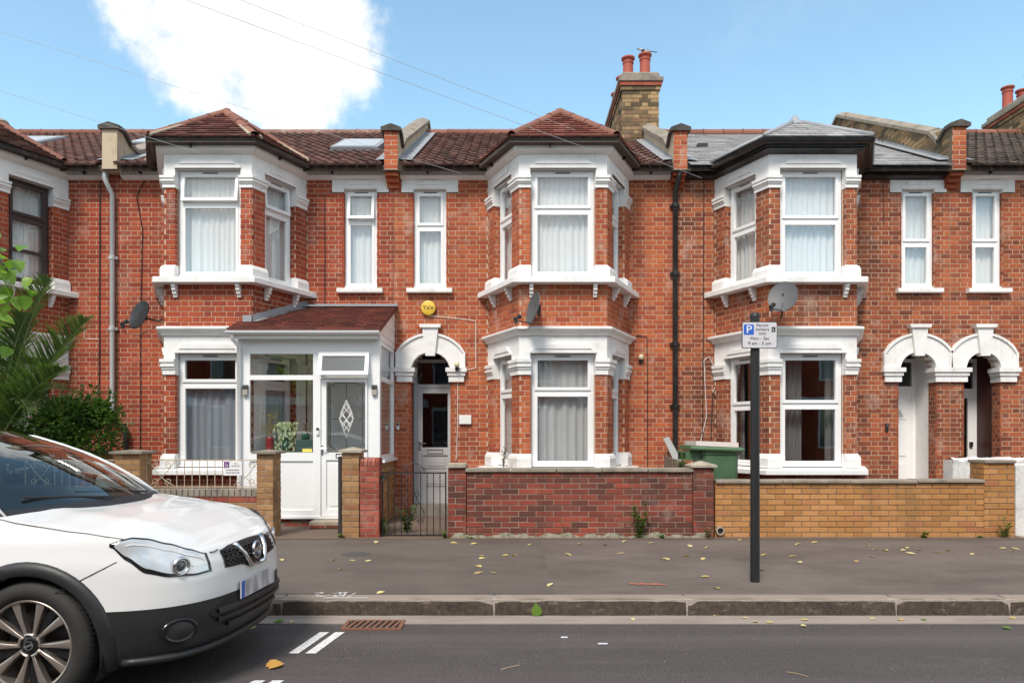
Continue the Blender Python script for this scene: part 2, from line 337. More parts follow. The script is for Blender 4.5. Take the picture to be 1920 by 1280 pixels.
vo = b.node('ShaderNodeTexVoronoi'); b.l.new(b.pos, vo.inputs['Vector']); vo.inputs['Scale'].default_value = 2.6; c = b.mix(b.rng(vo.outputs['Distance'], .035, .05, .55, 0.), c, C(.055, .046, .042))
vo = b.node('ShaderNodeTexVoronoi'); b.l.new(b.pos, vo.inputs['Vector']); vo.inputs['Scale'].default_value = 3.7; c = b.mix(b.rng(vo.outputs['Distance'], .03, .05, .5, 0.), c, C(.26, .23, .205))
vo = b.node('ShaderNodeTexVoronoi', feature='DISTANCE_TO_EDGE'); mp = b.node('ShaderNodeMixRGB'); mp.inputs[0].default_value = .12; b.l.new(b.pos, mp.inputs[1]); nz = b.node('ShaderNodeTexNoise'); nz.inputs['Scale'].default_value = 3.; b.l.new(b.pos, nz.inputs['Vector']); b.l.new(nz.outputs['Color'], mp.inputs[2]); b.l.new(mp.outputs[0], vo.inputs['Vector']); vo.inputs['Scale'].default_value = .55
c = b.mix(b.rng(vo.outputs['Distance'], .0012, .004, .22, 0.), c, C(.055, .046, .041))
b.bump(b.noise(130, 4, .75), .35, .004); b.out(c, .82, 0, .35)
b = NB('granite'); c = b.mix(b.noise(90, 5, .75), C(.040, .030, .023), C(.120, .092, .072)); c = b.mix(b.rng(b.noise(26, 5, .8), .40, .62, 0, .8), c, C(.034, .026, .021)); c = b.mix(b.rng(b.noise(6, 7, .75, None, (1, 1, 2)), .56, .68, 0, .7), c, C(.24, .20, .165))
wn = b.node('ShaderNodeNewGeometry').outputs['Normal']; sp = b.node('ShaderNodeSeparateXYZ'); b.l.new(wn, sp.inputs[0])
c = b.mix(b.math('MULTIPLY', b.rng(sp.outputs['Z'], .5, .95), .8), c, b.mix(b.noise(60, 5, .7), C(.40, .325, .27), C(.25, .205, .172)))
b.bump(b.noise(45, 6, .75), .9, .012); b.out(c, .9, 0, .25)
b = NB('concrete_channel'); c = b.mix(b.noise(70, 5, .7), C(.25, .205, .178), C(.34, .29, .25)); c = b.mix(b.rng(b.noise(2.5, 6, .7, None, (.5, 2, 1)), .45, .7, 0, .6), c, C(.135, .112, .098)); b.bump(b.noise(80, 5, .7), .4, .005); b.out(c, .9, 0, .25)
b = NB('garden_paving'); c = b.mix(b.noise(8, 6, .7), C(.11, .075, .058), C(.17, .125, .10)); b.bump(b.noise(70, 4, .7), .4, .005); b.out(c, .9, 0, .25)
b = NB('earth'); b.out(b.mix(b.noise(.3, 6), C(.10, .09, .06), C(.07, .08, .04)), .95)
b = NB('road_paint'); c = b.mix(b.rng(b.noise(55, 5, .75), .52, .66, 0, .85), C(.70, .68, .66), C(.10, .095, .095)); b.out(c, .8)
b = NB('kerb_mortar'); b.out(b.mix(b.noise(40, 5, .7), C(.52, .45, .39), C(.16, .13, .11)), .95)
def sheet(name, x0, x1, y0, y1, z, mat, kind='structure', n=1, th=.0):
    m = MB()
    if th: m.box(x0, x1, y0, y1, z-th, z)
    else: m.add([(x0, y0, z), (x1, y0, z), (x1, y1, z), (x0, y1, z)], [(0, 1, 2, 3)])
    return m.build(name, MT[mat], None, kind=kind)
sheet('ground', -600, 600, -600, 600, -.02, 'earth')
sheet('road', -60, 60, -3.3, 5.86, .004, 'asphalt_road')
sheet('gutter_channel', -60, 60, 5.57, 5.86, .012, 'concrete_channel', th=.007)
sheet('pavement', -60, 60, 5.98, 9.13, PAVE, 'asphalt_pavement', th=.12)
b = NB('asphalt_patch'); c = b.mix(b.noise(150, 4, .75), C(.100, .080, .069), C(.142, .117, .101)); c = b.mix(b.rng(b.noise(1.1, 7, .65, None, (1, 1.6, 1)), .42, .66, 0, .6), c, C(.070, .056, .049)); b.bump(b.noise(130, 4, .75), .35, .004); b.out(c, .82, 0, .35)
sheet('pavement_patch', -4.9, .36, 6.02, 9.115, PAVE+.003, 'asphalt_patch')
sheet('opposite_pavement', -60, 60, -6.3, -3.3, .14, 'asphalt_pavement', th=.15)
sheet('front_garden', -14, 16, 9.125, YM+.1, PAVE+.018, 'garden_paving', th=.12)
kerb = MB(); kerb.box(-60, 60, 5.833, 5.985, -.02, PAVE-.004); kerb = kerb.build('kerb', MT['kerb_mortar'], None, kind='structure')
kx = [-8.2, -6.4, gx(-300, 5.83), gx(528, 5.83), gx(926, 5.83), gx(1288, 5.83), gx(1680, 5.83), gx(1893, 5.83), 5.9, 7.7, 9.5]
kx = [-14, -12.1, -10.2]+kx+[11.3, 13.1]
for i in range(len(kx)-1):
    x0, x1 = kx[i]+.009, kx[i+1]-.009; m = MB(); n = 14
    prof = [(5.99, PAVE+.004), (5.852, PAVE+.003), (5.83, PAVE-.018), (5.812, -.005)]
    rows = []
    for k in range(n+1):
        x = x0+(x1-x0)*k/n; e = .006 if k in (0, n) else 0
        rows.append([(x, y+(e if q in (1, 2) else 0)+rng.uniform(-.004, .004)*(q in (1, 2, 3)), z-e*(q in (1, 2))+rng.uniform(-.003, .002)*(q in (1, 2))) for q, (y, z) in enumerate(prof)])
    m.grid(rows); m.add([rows[0][q] for q in range(4)]+[(x0, 5.99, -.01)], [(0, 1, 2, 3, 4)]); m.add([rows[-1][q] for q in range(4)]+[(x1, 5.99, -.01)], [(4, 3, 2, 1, 0)])
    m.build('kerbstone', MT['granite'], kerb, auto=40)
# ============================================================ BRICKWORK
CH, JT = .0765, .0098
def brickmesh(wd, hh, dp=.05, c=.0035):
    m = MB(); h, w_ = hh/2, wd/2
    V = [(-w_, 0+c, -h), (w_, c, -h), (w_, c, h), (-w_, c, h), (-w_+c, 0, -h+c), (w_-c, 0, -h+c), (w_-c, 0, h-c), (-w_+c, 0, h-c), (-w_, dp, -h), (w_, dp, -h), (w_, dp, h), (-w_, dp, h)]
    me = bpy.data.meshes.new('brick'); me.from_pydata(V, [], [(4, 5, 6, 7), (0, 1, 5, 4), (1, 2, 6, 5), (2, 3, 7, 6), (3, 0, 4, 7), (8, 9, 1, 0), (9, 10, 2, 1), (10, 11, 3, 2), (11, 8, 0, 3)])
    return me
_bm = {}
def bmesh_for(wd, hh, mat):
    k = (round(wd, 3), round(hh, 4), mat)
    if k not in _bm: me = brickmesh(wd, hh); me.materials.append(MT[mat]); _bm[k] = me
    return _bm[k]
def addbrick(mb, F, a, b_, z0, z1, d=0., c=.0035, dp=.03):
    mb.cur = rng.random()*.98+.01
    V = [F(a, d-c, z0), F(b_, d-c, z0), F(b_, d-c, z1), F(a, d-c, z1), F(a+c, d, z0+c), F(b_-c, d, z0+c), F(b_-c, d, z1-c), F(a+c, d, z1-c), F(a, d-dp, z0), F(b_, d-dp, z0), F(b_, d-dp, z1), F(a, d-dp, z1)]
    mb.add(V, [(4, 5, 6, 7), (0, 1, 5, 4), (1, 2, 6, 5), (2, 3, 7, 6), (3, 0, 4, 7), (8, 9, 1, 0), (9, 10, 2, 1), (10, 11, 3, 2), (11, 8, 0, 3)])
def rect(u0, u1, z0, z1): return lambda a, b_: (u0, u1) if b_ > z0+.012 and a < z1-.012 else None
def courses(F, u0, u1, z0, z1, holes=(), bond='flemish', ph=0., bl=.216, ch=CH, jit=.0015):
    n = max(1, round((z1-z0)/ch)); h = (z1-z0)/n; bricks = []; strips = []
    for k in range(n):
        za, zb = z0+k*h, z0+(k+1)*h; iv = [(u0, u1)]
        for ho in holes:
            q = ho(za, zb)
            if q:
                nv = []
                for a, b_ in iv:
                    if q[1] <= a or q[0] >= b_: nv.append((a, b_)); continue
                    if q[0] > a: nv.append((a, q[0]))
                    if q[1] < b_: nv.append((q[1], b_))
                iv = nv
        strips.append((za, zb, iv))
        if bond == 'flemish': pat = (bl, bl/2-JT/2); off = (k % 2)*(bl+JT)*.75
        elif bond == 'header': pat = (bl/2-JT/2,); off = (k % 2)*(bl+JT)/4
        else: pat = (bl,); off = (k % 2)*(bl+JT)/2
        per = sum(pat)+JT*len(pat); off += ph
        for a, b_ in iv:
            x = a-((a-off) % per); i = 0
            while x < b_:
                w_ = pat[i % len(pat)]; p, q = max(x, a+.002), min(x+w_, b_-.002)
                if q-p > .02: bricks.append((F, p, q, za+JT/2, zb-JT/2, q-p > bl*.97, rng.uniform(-jit, jit)))
                x += w_+JT; i += 1
    return bricks, strips
def backing(mb, F, strips, T=.21, d=-.005):
    cur = {}
    for za, zb, iv in strips:
        nxt = {}
        for a, b_ in iv:
            k = (round(a, 4), round(b_, 4))
            nxt[k] = (cur[k][0], zb) if k in cur else (za, zb)
        for k in cur:
            if k not in nxt: mb.fbox(F, k[0], k[1], -T, d, *cur[k])
        cur = nxt
    for k in cur: mb.fbox(F, k[0], k[1], -T, d, *cur[k])
def laybricks(bricks, mat, parent, limit=300, skip=None):
    """the largest to the eye become bricks of their own, the rest one joined part"""
    def score(b):
        F, a, q, z0, z1, full, j = b; c = Vector(F((a+q)/2, 0, (z0+z1)/2)); v = Vector((0, 0, CAMZ))-c; dd = v.length
        n = Vector((F.n.x, F.n.y, 0)); px = CX+FPX*c.x/c.y; py = HZ-FPX*(c.z-CAMZ)/c.y
        vis = 1 if -20 < px < 1940 and 0 < py < 1280 and not (skip and skip(px, py)) else .01
        return -max(0, v.dot(n)/dd)*(q-a)*vis/dd**2
    bs = sorted(bricks, key=score); own = [b for b in bs if b[5] or limit > 1000][:limit]; ids = set(id(b) for b in own); rest = MB()
    for F, a, q, z0, z1, full, j in own:
        p = F((a+q)/2, j, (z0+z1)/2); M = Matrix.Translation(p) @ Matrix.Rotation(F.a, 4, 'Z'); inst('brick', bmesh_for(q-a, z1-z0, mat), M, parent)
    for b in bs:
        if id(b) not in ids: addbrick(rest, b[0], b[1], b[2], b[3], b[4], b[6])
    if rest.v: rest.build('brickwork', MT[mat], parent, kind='stuff', fix=False)
# ============================================================ ROOF TILES
def tiles(mb, O, U, V, poly, gauge, tw, t, roll=0., nseg=1):
    Nn = U.cross(V).normalized()
    if Nn.z < 0: Nn = -Nn
    def ra(v):
        xs = []
        for i in range(len(poly)):
            (a, p), (b_, q) = poly[i], poly[(i+1) % len(poly)]
            if (p-v)*(q-v) <= 0 and abs(p-q) > 1e-9: xs.append(a+(b_-a)*(v-p)/(q-p))
        return (min(xs), max(xs)) if xs else (0, 0)
    v0 = min(p[1] for p in poly); vm = max(p[1] for p in poly); k = 0
    while v0 < vm-.01:
        v1 = min(v0+gauge, vm); a0, b0 = ra(v0+1e-4); a1, b1 = ra(v1-1e-4); a1, b1 = max(a1, a0-9), min(b1, b0+9)
        x = math.floor(min(a0, a1)/tw)*tw-(0 if k % 2 or roll else tw/2)
        while x < max(b0, b1):
            g_ = .006; l0, h0 = max(x, a0), min(x+tw-g_, b0); l1, h1 = max(x, a1), min(x+tw-g_, b1)
            if h0 > l0 or h1 > l1:
                if h0 < l0: l0 = h0 = max(a0, min(b0, (l0+h0)/2))
                if h1 < l1: l1 = h1 = max(a1, min(b1, (l1+h1)/2))
                mb.cur = rng.random()*.98+.01; top = []; bot = []; low = []; lift = t*rng.uniform(.8, 1.25)
                for s_ in range(nseg+1):
                    f = s_/nseg; hh = roll*max(0, math.sin(math.pi*2*f*1.0))**.7 if roll else 0
                    top.append(O+U*(l1+(h1-l1)*f)+V*v1+Nn*(hh+.001)); bot.append(O+U*(l0+(h0-l0)*f)+V*(v0-.02)+Nn*(hh+lift)); low.append(O+U*(l0+(h0-l0)*f)+V*(v0-.02)+Nn*(-.004))
                mb.grid([low, bot, top])
            x += tw
        v0 += gauge; k += 1
def ridgeline(P0, P1, r, ln, mat, parent, name='ridge_tile', sag=0.):
    P0, P1 = Vector(P0), Vector(P1); D_ = P1-P0; n = max(1, round(D_.length/ln)); ln = D_.length/n; t = D_.normalized()
    s_ = t.cross(Vector((0, 0, 1))).normalized(); u_ = s_.cross(t).normalized()
    key = ('ridge', round(r, 3), round(ln, 3), mat)
    if key not in _bm:
        m = MB(); rows = []
        for x, rr in ((0, r*1.05), (.03, r*1.05), (.032, r), (ln-.006, r*.98)):
            rows.append([(x, rr*math.cos(math.pi*a/8), rr*math.sin(math.pi*a/8)*.85-.02) for a in range(-1, 10)])
        m.grid(rows); me = bpy.data.meshes.new(name); me.from_pydata(m.v, [], m.f); me.materials.append(MT[mat]); me.polygons.foreach_set('use_smooth', [True]*len(me.polygons)); me.set_sharp_from_angle(angle=R(50)); _bm[key] = me
    for i in range(n):
        p = P0+t*ln*i+u_*rng.uniform(-.004, .004); M = Matrix(((t.x, s_.x, u_.x, p.x), (t.y, s_.y, u_.y, p.y), (t.z, s_.z, u_.z, p.z), (0, 0, 0, 1))); inst(name, _bm[key], M, parent)
# ============================================================ WINDOWS
def bars(mb, F, u0, u1, z0, z1, t, d0, d1):
    mb.fbox(F, u0, u1, d0, d1, z0, z0+t); mb.fbox(F, u0, u1, d0, d1, z1-t, z1); mb.fbox(F, u0, u0+t, d0, d1, z0+t, z1-t); mb.fbox(F, u1-t, u1, d0, d1, z0+t, z1-t)
def curtain(F, u0, u1, z0, z1, d, mat, parent, amp=.02, wl=.09, name='net_curtain', gather=0., seed=0):
    m = MB(); n = max(12, int((u1-u0)/.012)); rows = []; r_ = random.Random(seed); ph = [r_.uniform(0, 6) for _ in range(4)]
    for z, k in ((z1, .6), ((z0+z1)/2, 1.), (z0, 1.25)):
        row = []
        for i in range(n+1):
            u = u0+(u1-u0)*i/n; s_ = math.sin(u*2*math.pi/wl+ph[0]+1.5*math.sin(u*9+ph[1]))+.5*math.sin(u*2*math.pi/(wl*2.7)+ph[2])
            row.append(F(u+gather*(z1-z)*(u-u0), d+amp*k*s_*.7, z))
        rows.append(row)
    m.grid(rows); return m.build(name, MT[mat], parent, smooth=True, fix=False)
def skew(mb, i0, F, zh, k):
    for i in range(i0, len(mb.v)): x, y, z = mb.v[i]; q = (zh-z)*k; mb.v[i] = (x+F.n.x*q, y+F.n.y*q, z)
def window(F, u0, u1, z0, z1, zt, parent, d=-.10, mat='upvc', opened=0., cur='net_curtain', cseed=1, glass='glass', bottom_sash=True, mids=(), low_trim=True, fr=.055, camp=.02, cwl=.09, lower_split=None, ctop=None):
    m = MB(); bars(m, F, u0, u1, z0, z1, fr, d-.035, d+.03); m.fbox(F, u0+fr, u1-fr, d-.03, d+.025, zt-.03, zt+.03)
    if low_trim: m.fbox(F, u0-.0, u1+.0, d+.031, d+.075, z0+.002, z0+.03)
    for zz in mids: m.fbox(F, u0+fr, u1-fr, d-.03, d+.02, zz-.025, zz+.025)
    win = m.build('window', MT[mat], parent)
    m = MB(); m.fbox(F, (u0+u1)/2-.11, (u0+u1)/2+.11, d+.031, d+.04, z1-.036, z1-.022); m.build('trickle_vent', MT['plastic_dark'], win)
    a, b_ = u0+fr+.002, u1-fr-.002; k = opened
    m = MB(); bars(m, F, a-.012, b_+.012, zt+.026, z1-fr+.012, .045, d-.01, d+.045); skew(m, 0, F, z1-fr, k); m.build('sash', MT[mat], win)
    m = MB(); m.fbox(F, a+.03, b_-.03, d+.006, d+.012, zt+.06, z1-fr-.03); skew(m, 0, F, z1-fr, k); m.build('pane', MT[glass], win)
    if bottom_sash: m = MB(); bars(m, F, a-.008, b_+.008, z0+fr-.008, zt-.028, .04, d-.012, d+.036); m.build('sash', MT[mat], win)
    lv = [z0+fr]+sorted(mids)+[zt]
    for i in range(len(lv)-1): m = MB(); m.fbox(F, a+.028, b_-.028, d+.004, d+.01, lv[i]+.03, lv[i+1]-.05); m.build('pane', MT[glass], win)
    if cur: curtain(F, u0-.08, u1+.08, z0+.02, ctop or z1-.02, d-.085, cur, win, camp, cwl, seed=cseed)
    return win
# ============================================================ THE TERRACE
BA, BB = .65, 1.15                                          # half width of a bay's front and of its foot on the wall
EAVE, RY, RZ, EY = 5.81, 15.3, 7.91, 11.42                  # eaves height, ridge position and height, eaves line
SL = (RZ-EAVE)/(RY-EY)
MF = Fr((0, YM), (1, YM))                                   # the main wall plane; u is world x
ZG = PAVE+.018
def seg_arch(u0, u1, zs, zt):
    c = (u0+u1)/2; hw = (u1-u0)/2; rise = zt-zs; Rr = (hw*hw+rise*rise)/(2*rise); zc = zt-Rr
    return c, hw, Rr, zc
def capital(pl, z0, z1, parent, mat='stucco'):
    m = MB(); h = z1-z0
    for d, a, b_ in ((.02, 0, .36), (.035, .34, .5), (.055, .5, .64), (.04, .63, .8), (.062, .79, 1)):
        m.sweep(pl, [(-.12, z0+h*a), (d, z0+h*a), (d, z0+h*b_-.001), (-.12, z0+h*b_-.001)])
    m.build('capital', MT[mat], parent)
def plinth(pl, z0, z1, parent, mat='stucco'):
    m = MB(); m.sweep(pl, [(-.13, z0), (.055, z0), (.055, z1-.07), (.035, z1-.025), (.0, z1), (-.13, z1)]); m.build('pier_base', MT[mat], parent)
def corbel(F, u, z1, parent, h=.19, wd=.055):
    m = MB(); pr = [(0, z1), (.105, z1), (.105, z1-.045), (.085, z1-.06), (.09, z1-.09), (.06, z1-.11), (.062, z1-.14), (.03, z1-.155), (.03, z1-h), (0, z1-h)]
    n = len(pr); a = [F(u-wd/2, d, z) for d, z in pr]; b_ = [F(u+wd/2, d, z) for d, z in pr]
    m.add(a+b_, [tuple(range(n)), tuple(range(2*n-1, n-1, -1))]+[(i, n+i, n+(i+1) % n, (i+1) % n) for i in range(n)]); m.build('corbel', MT['stucco'], parent)
def labelmould(F, u0, u1, zh, parent, mat='stucco'):
    m = MB(); m.fprism(F, [(u0-.01, zh+.0), (u1+.01, zh+.0), (u1+.01, zh+.028), (u1-.10, zh+.10), (u0+.10, zh+.10), (u0-.01, zh+.028)], -.03, .022, .004)
    m.fprism(F, [(u0+.07, zh+.06), (u1-.07, zh+.06), (u1-.12, zh+.125), (u0+.12, zh+.125)], -.03, .034); m.build('label_mould', MT[mat], parent)
def house(c):
    X0, X1, xc = c['x0'], c['x1'], c['xc']; g = lambda k, d=None: c.get(k, d)
    H = thing('terraced_house', ((X0+X1)/2, YM, ZG), c['label'], 'house', 'brick houses of the terrace'); bm_ = c['brick']
    A, B_, C_, D_ = (xc-BB, YM), (xc-BA, YB), (xc+BA, YB), (xc+BB, YM); bay = [A, B_, C_, D_]
    FL, FC, FR_ = Fr(A, B_), Fr(B_, C_), Fr(C_, D_); cl = FL.w
    ops = {FL: (.25, cl-.27), FC: (FC.w/2-.485, FC.w/2+.485), FR_: (.27, cl-.25)}
    ZS = dict(g0=ZG, s0=.89, s1=.99, p1=1.20, c0=2.37, c1=2.60, h=2.69, f1=2.95, k1=3.07, t0=3.70, t1=3.81, q1=3.99, e0=5.13, e1=5.30, hh=5.42, top=5.63)
    bricks = []; back = MB(); din = g('door'); fw = g('ff')
    # main wall
    holes = [rect(A[0], D_[0], 0, 9)]
    if fw: holes += [rect(fw[0], fw[1], 3.86, 5.48), rect(fw[0]-.19, fw[1]+.19, 5.43, 5.8)]
    if din:
        ac, hw, Rr, zc = seg_arch(din[0], din[1], 2.57, 2.83)
        holes.append(lambda a, b_: (din[0], din[1]) if (a+b_)/2 < 2.57 else ((ac-math.sqrt(max(0, Rr*Rr-((a+b_)/2-zc)**2)), ac+math.sqrt(max(0, Rr*Rr-((a+b_)/2-zc)**2))) if (a+b_)/2 < 2.83 else None))
    q, st = courses(MF, X0+.004, X1-.004, ZG, 5.72, holes, ph=g('ph', 0)); bricks += q; backing(back, MF, st)
    # bay faces
    for F in (FL, FC, FR_):
        o = ops[F]; hs = [rect(o[0], o[1], ZS['s1'], ZS['h']), rect(o[0], o[1], ZS['t1'], ZS['hh'])]
        for z0, z1 in ((ZG, ZS['s0']), (ZS['p1'], ZS['c0']), (ZS['k1'], ZS['t0']), (ZS['q1'], ZS['e0'])):
            q, st = courses(F, 0, F.w, z0, z1, hs, ph=.03); bricks += q; backing(back, F, st, .2)
        for z0, z1 in ((ZS['p1'], ZS['c0']), (ZS['q1'], ZS['e0'])):           # brick returns in the reveals
            for u, sgn in ((o[0], 1), (o[1], -1)):
                p0 = F(u+.004*sgn, 0, 0); p1 = F(u+.004*sgn, -.13, 0); G = Fr(p0, p1) if sgn > 0 else Fr(p1, p0)
                q, st = courses(G, 0, .13, z0, z1, bond='header'); bricks += q
    wall = back.build('wall', MT[g('mortar', 'mortar')], H)
    for u, sgn in (((fw[0], 1), (fw[1], -1)) if fw else ()):
        u += .004*sgn; G = Fr((u, YM), (u, YM+.12)) if sgn > 0 else Fr((u, YM+.12), (u, YM)); q, st = courses(G, 0, .12, 3.86, 5.43, bond='header'); bricks += q
    laybricks(bricks, bm_, wall, g('limit', 300), g('skip'))
    # stucco friezes with their window heads
    for F in (FL, FC, FR_):
        o = ops[F]
        for z0, z1, zh, pz0, pz1, cz0, sz0, kz in ((ZS['c1'], ZS['f1'], ZS['h'], ZS['s1'], ZS['p1'], ZS['c0'], ZS['s0'], ZS['k1']), (ZS['e1'], ZS['top'], ZS['hh'], ZS['t1'], ZS['q1'], ZS['e0'], ZS['t0'], ZS['top']+.04)):
            fz = MB(); fz.fbox(F, 0, o[0], -.2, 0, z0, zh); fz.fbox(F, o[1], F.w, -.2, 0, z0, zh); fz.fbox(F, 0, F.w, -.2, 0, zh, z1); fz.fbox(F, 0, F.w, -.2, -.01, z1, kz)
            for ua, ub in ((0, o[0]), (o[1], F.w)): fz.fbox(F, ua, ub, -.2, -.01, cz0, z0)
            fz.build('frieze', MT['stucco'], H)
            fz = MB(); fz.fbox(F, 0, F.w, -.2, -.01, sz0, pz0)
            for ua, ub in ((0, o[0]), (o[1], F.w)): fz.fbox(F, ua, ub, -.2, -.01, pz0, pz1)
            fz.build('sill_backing', MT['stucco'], H)
    ext = lambda p, q, t: tuple(Vector(p)+(Vector(p)-Vector(q)).normalized()*t)
    bx = [ext(A, B_, .09), B_, C_, ext(D_, C_, .09)]
    m = MB(); m.sweep(bx, [(-.05, 2.95), (.03, 2.95), (.045, 2.99), (.085, 3.02), (.10, 3.035), (.10, 3.065), (.02, 3.085), (-.05, 3.085)]); m.build('cornice', MT['stucco'], H)
    for z0, z1 in ((ZS['s0'], ZS['s1']), (ZS['t0'], ZS['t1'])):
        m = MB(); m.sweep(bx, [(-.16, z0), (.14, z0+.004), (.15, z0+.01), (.15, z1-.03), (.14, z1-.02), (-.16, z1+.012)]); m.build('sill', MT['stucco'], H)
    def along(F, u): p = F(u, 0, 0); return (p[0], p[1])
    piers = [[A, along(FL, ops[FL][0]+.012)], [along(FL, ops[FL][1]-.012), B_, along(FC, ops[FC][0]+.012)], [along(FC, ops[FC][1]-.012), C_, along(FR_, ops[FR_][0]+.012)], [along(FR_, ops[FR_][1]-.012), D_]]
    for i, pl in enumerate(piers):
        capital(pl, ZS['c0'], ZS['c1'], H); capital(pl, ZS['e0'], ZS['e1'], H)
        plinth(pl, ZS['s1'], ZS['p1'], H, 'stucco_worn' if (i in g('worn', ())) else 'stucco'); plinth(pl, ZS['t1'], ZS['q1'], H)
    for F, us in ((FL, (.3, cl-.28)), (FC, (FC.w/2-.47, FC.w/2+.47)), (FR_, (.28, cl-.3))):
        for u in us: corbel(F, u, ZS['t0'], H)
    for F in (FL, FC, FR_):
        o = ops[F]
        for zh in (ZS['h'], ZS['hh']): labelmould(F, o[0], o[1], zh, H)
        i = (FL, FC, FR_).index(F)
        window(F, o[0]+.02, o[1]-.02, ZS['t1']+.015, ZS['hh']-.01, g('zt_up', 4.83), H, d=-.13, mat=g('frame', 'upvc'), opened=g('open_up', (0, 0, 0))[i], cur=g('cur_up', 'net_curtain'), cseed=xc+i, mids=g('mids', ()))
        window(F, o[0]+.02, o[1]-.02, ZS['s1']+.015, ZS['h']-.01, g('zt_dn', 2.12), H, d=-.13, mat=g('frame', 'upvc'), cur=g('cur_dn', 'net_grey'), cseed=xc+i+5, camp=.03, cwl=.13, glass='glass', ctop=g('ctop'))
    # first floor window beside the bay
    if fw:
        window(MF, fw[0]+.006, fw[1]-.006, 3.875, 5.475, g('zt_ff', 4.92), H, d=-.10, opened=g('open_ff', 0), cseed=xc+11, camp=.018)
        m = MB(); m.fprism(MF, [(fw[0]-.19, 5.43), (fw[0]+.002, 5.43), (fw[0]+.002, 5.48), (fw[1]-.002, 5.48), (fw[1]-.002, 5.43), (fw[1]+.19, 5.43), (fw[1]+.19, 5.66), (fw[0]-.19, 5.66)], -.1, .012); m.build('lintel', MT['stucco'], H)
        labelmould(MF, fw[0]-.01, fw[1]+.01, 5.485, H)
        m = MB(); m.sweep([(fw[0]-.10, YM), (fw[1]+.10, YM)], [(-.1, 3.785), (.085, 3.785), (.09, 3.80), (.09, 3.845), (.08, 3.855), (-.1, 3.872)]); m.build('sill', MT['stucco'], H)
    # recessed entrance
    if din:
        u0, u1 = din; dp = g('recess', .42); fl = .33
        n = 14; ang = [math.acos(max(-1, min(1, (-hw+2*hw*i/n)/Rr))) for i in range(n+1)]
        inner = [(ac+Rr*math.cos(a), zc+Rr*math.sin(a)) for a in ang]; ow = hw+g('archw', .21); ozs = 2.80
        c2, h2, R2, z2 = seg_arch(ac-ow, ac+ow, ozs, 3.10)
        outer = [(ac+R2*math.cos(a), z2+R2*math.sin(a)) for a in [math.acos(max(-1, min(1, (-ow+2*ow*i/n)/R2))) for i in range(n+1)]]
        inner = [(u0, 2.57)]+inner[1:-1]+[(u1, 2.57)]; m = MB()
        m.fstrip(MF, [(ac-ow, 2.57)]+outer+[(ac+ow, 2.57)], [(u0-.001, 2.565)]+inner+[(u1+.001, 2.565)], -.2, .035)
        m.fstrip(MF, [(ac-ow-.03, 2.57), (ac-ow-.03, ozs+.01)]+[(u+(.03 if u > ac else -.03)*abs(u-ac)/ow, z+.035) for u, z in outer[1:-1]]+[(ac+ow+.03, ozs+.01), (ac+ow+.03, 2.57)], [(ac-ow+.012, 2.57)]+outer+[(ac+ow-.012, 2.57)], -.05, .06)
        m.fstrip(MF, [(u0-.03, 2.57)]+[(ac+(u-ac)*1.07, z+.025) for u, z in inner[1:-1]]+[(u1+.03, 2.57)], [(u0+.006, 2.57)]+[(ac+(u-ac)*.985, z-.006) for u, z in inner[1:-1]]+[(u1-.006, 2.57)], -.1, .045)
        m.build('arch', MT['stucco'], H)
        m = MB(); m.fprism(MF, [(ac-.075, 2.76), (ac+.075, 2.76), (ac+.13, 3.22), (ac-.13, 3.22)], -.02, .09); m.fprism(MF, [(ac-.16, 3.215), (ac+.16, 3.215), (ac+.18, 3.27), (ac-.18, 3.27)], -.02, .12); m.build('keystone', MT['stucco'], H)
        for s_, a0, a1 in ((-1, ac-ow, u0+.02), (1, u1-.02, ac+ow)):
            m = MB()
            for d, za, zb in ((.05, 2.34, 2.44), (.07, 2.44, 2.50), (.095, 2.50, 2.57)): m.fbox(MF, max(a0-(d-.04), X0+.003), min(a1+(d-.04), X1-.003), -.2, d, za+.001, zb)
            m.build('impost', MT['stucco'], H)
        jl, jr = g('jambs', ('brown_panel', 'brown_panel'))
        for nm, mt_, ua, ub in (('reveal', jl, u0-.05, u0), ('reveal', jr, u1, u1+.05)): m = MB(); m.fbox(MF, ua, ub, -dp-.1, -.205, ZG, 3.0); m.build(nm, MT[mt_], H)
        rb = []
        for u, sgn in ((u0, 1), (u1, -1)):
            u += .004*sgn; G = Fr((u, YM), (u, YM+.2)) if sgn > 0 else Fr((u, YM+.2), (u, YM)); q, st = courses(G, 0, .2, ZG, 2.34, bond='header'); rb += q
        laybricks(rb, bm_, wall, 0)
        m = MB(); m.fbox(MF, u0, u1, -dp-.1, -.2, 2.84, 2.95); m.build('porch_ceiling', MT['stucco'], H)
        m = MB(); m.fbox(MF, u0-.002, u1+.002, -dp-.05, .03, ZG-.01, fl); m.build('doorstep', MT['coping'], H)
        g('doorfn')(H, u0, u1, dp, fl)
    # shell of the rooms
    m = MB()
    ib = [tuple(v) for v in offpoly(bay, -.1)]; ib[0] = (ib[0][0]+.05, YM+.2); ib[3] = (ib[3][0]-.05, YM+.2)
    for z0, z1 in ((ZG-.06, ZG+.04), (3.12, 3.28)): m = MB(); A_, Bq, Cq, Dq = ib; m.add([A_+(z0,), Bq+(z0,), Cq+(z0,), Dq+(z0,), A_+(z1,), Bq+(z1,), Cq+(z1,), Dq+(z1,)], [(3, 2, 1, 0), (4, 5, 6, 7), (0, 1, 5, 4), (1, 2, 6, 5), (2, 3, 7, 6), (3, 0, 4, 7)]); m.build('bay_floor', MT['room'], H)
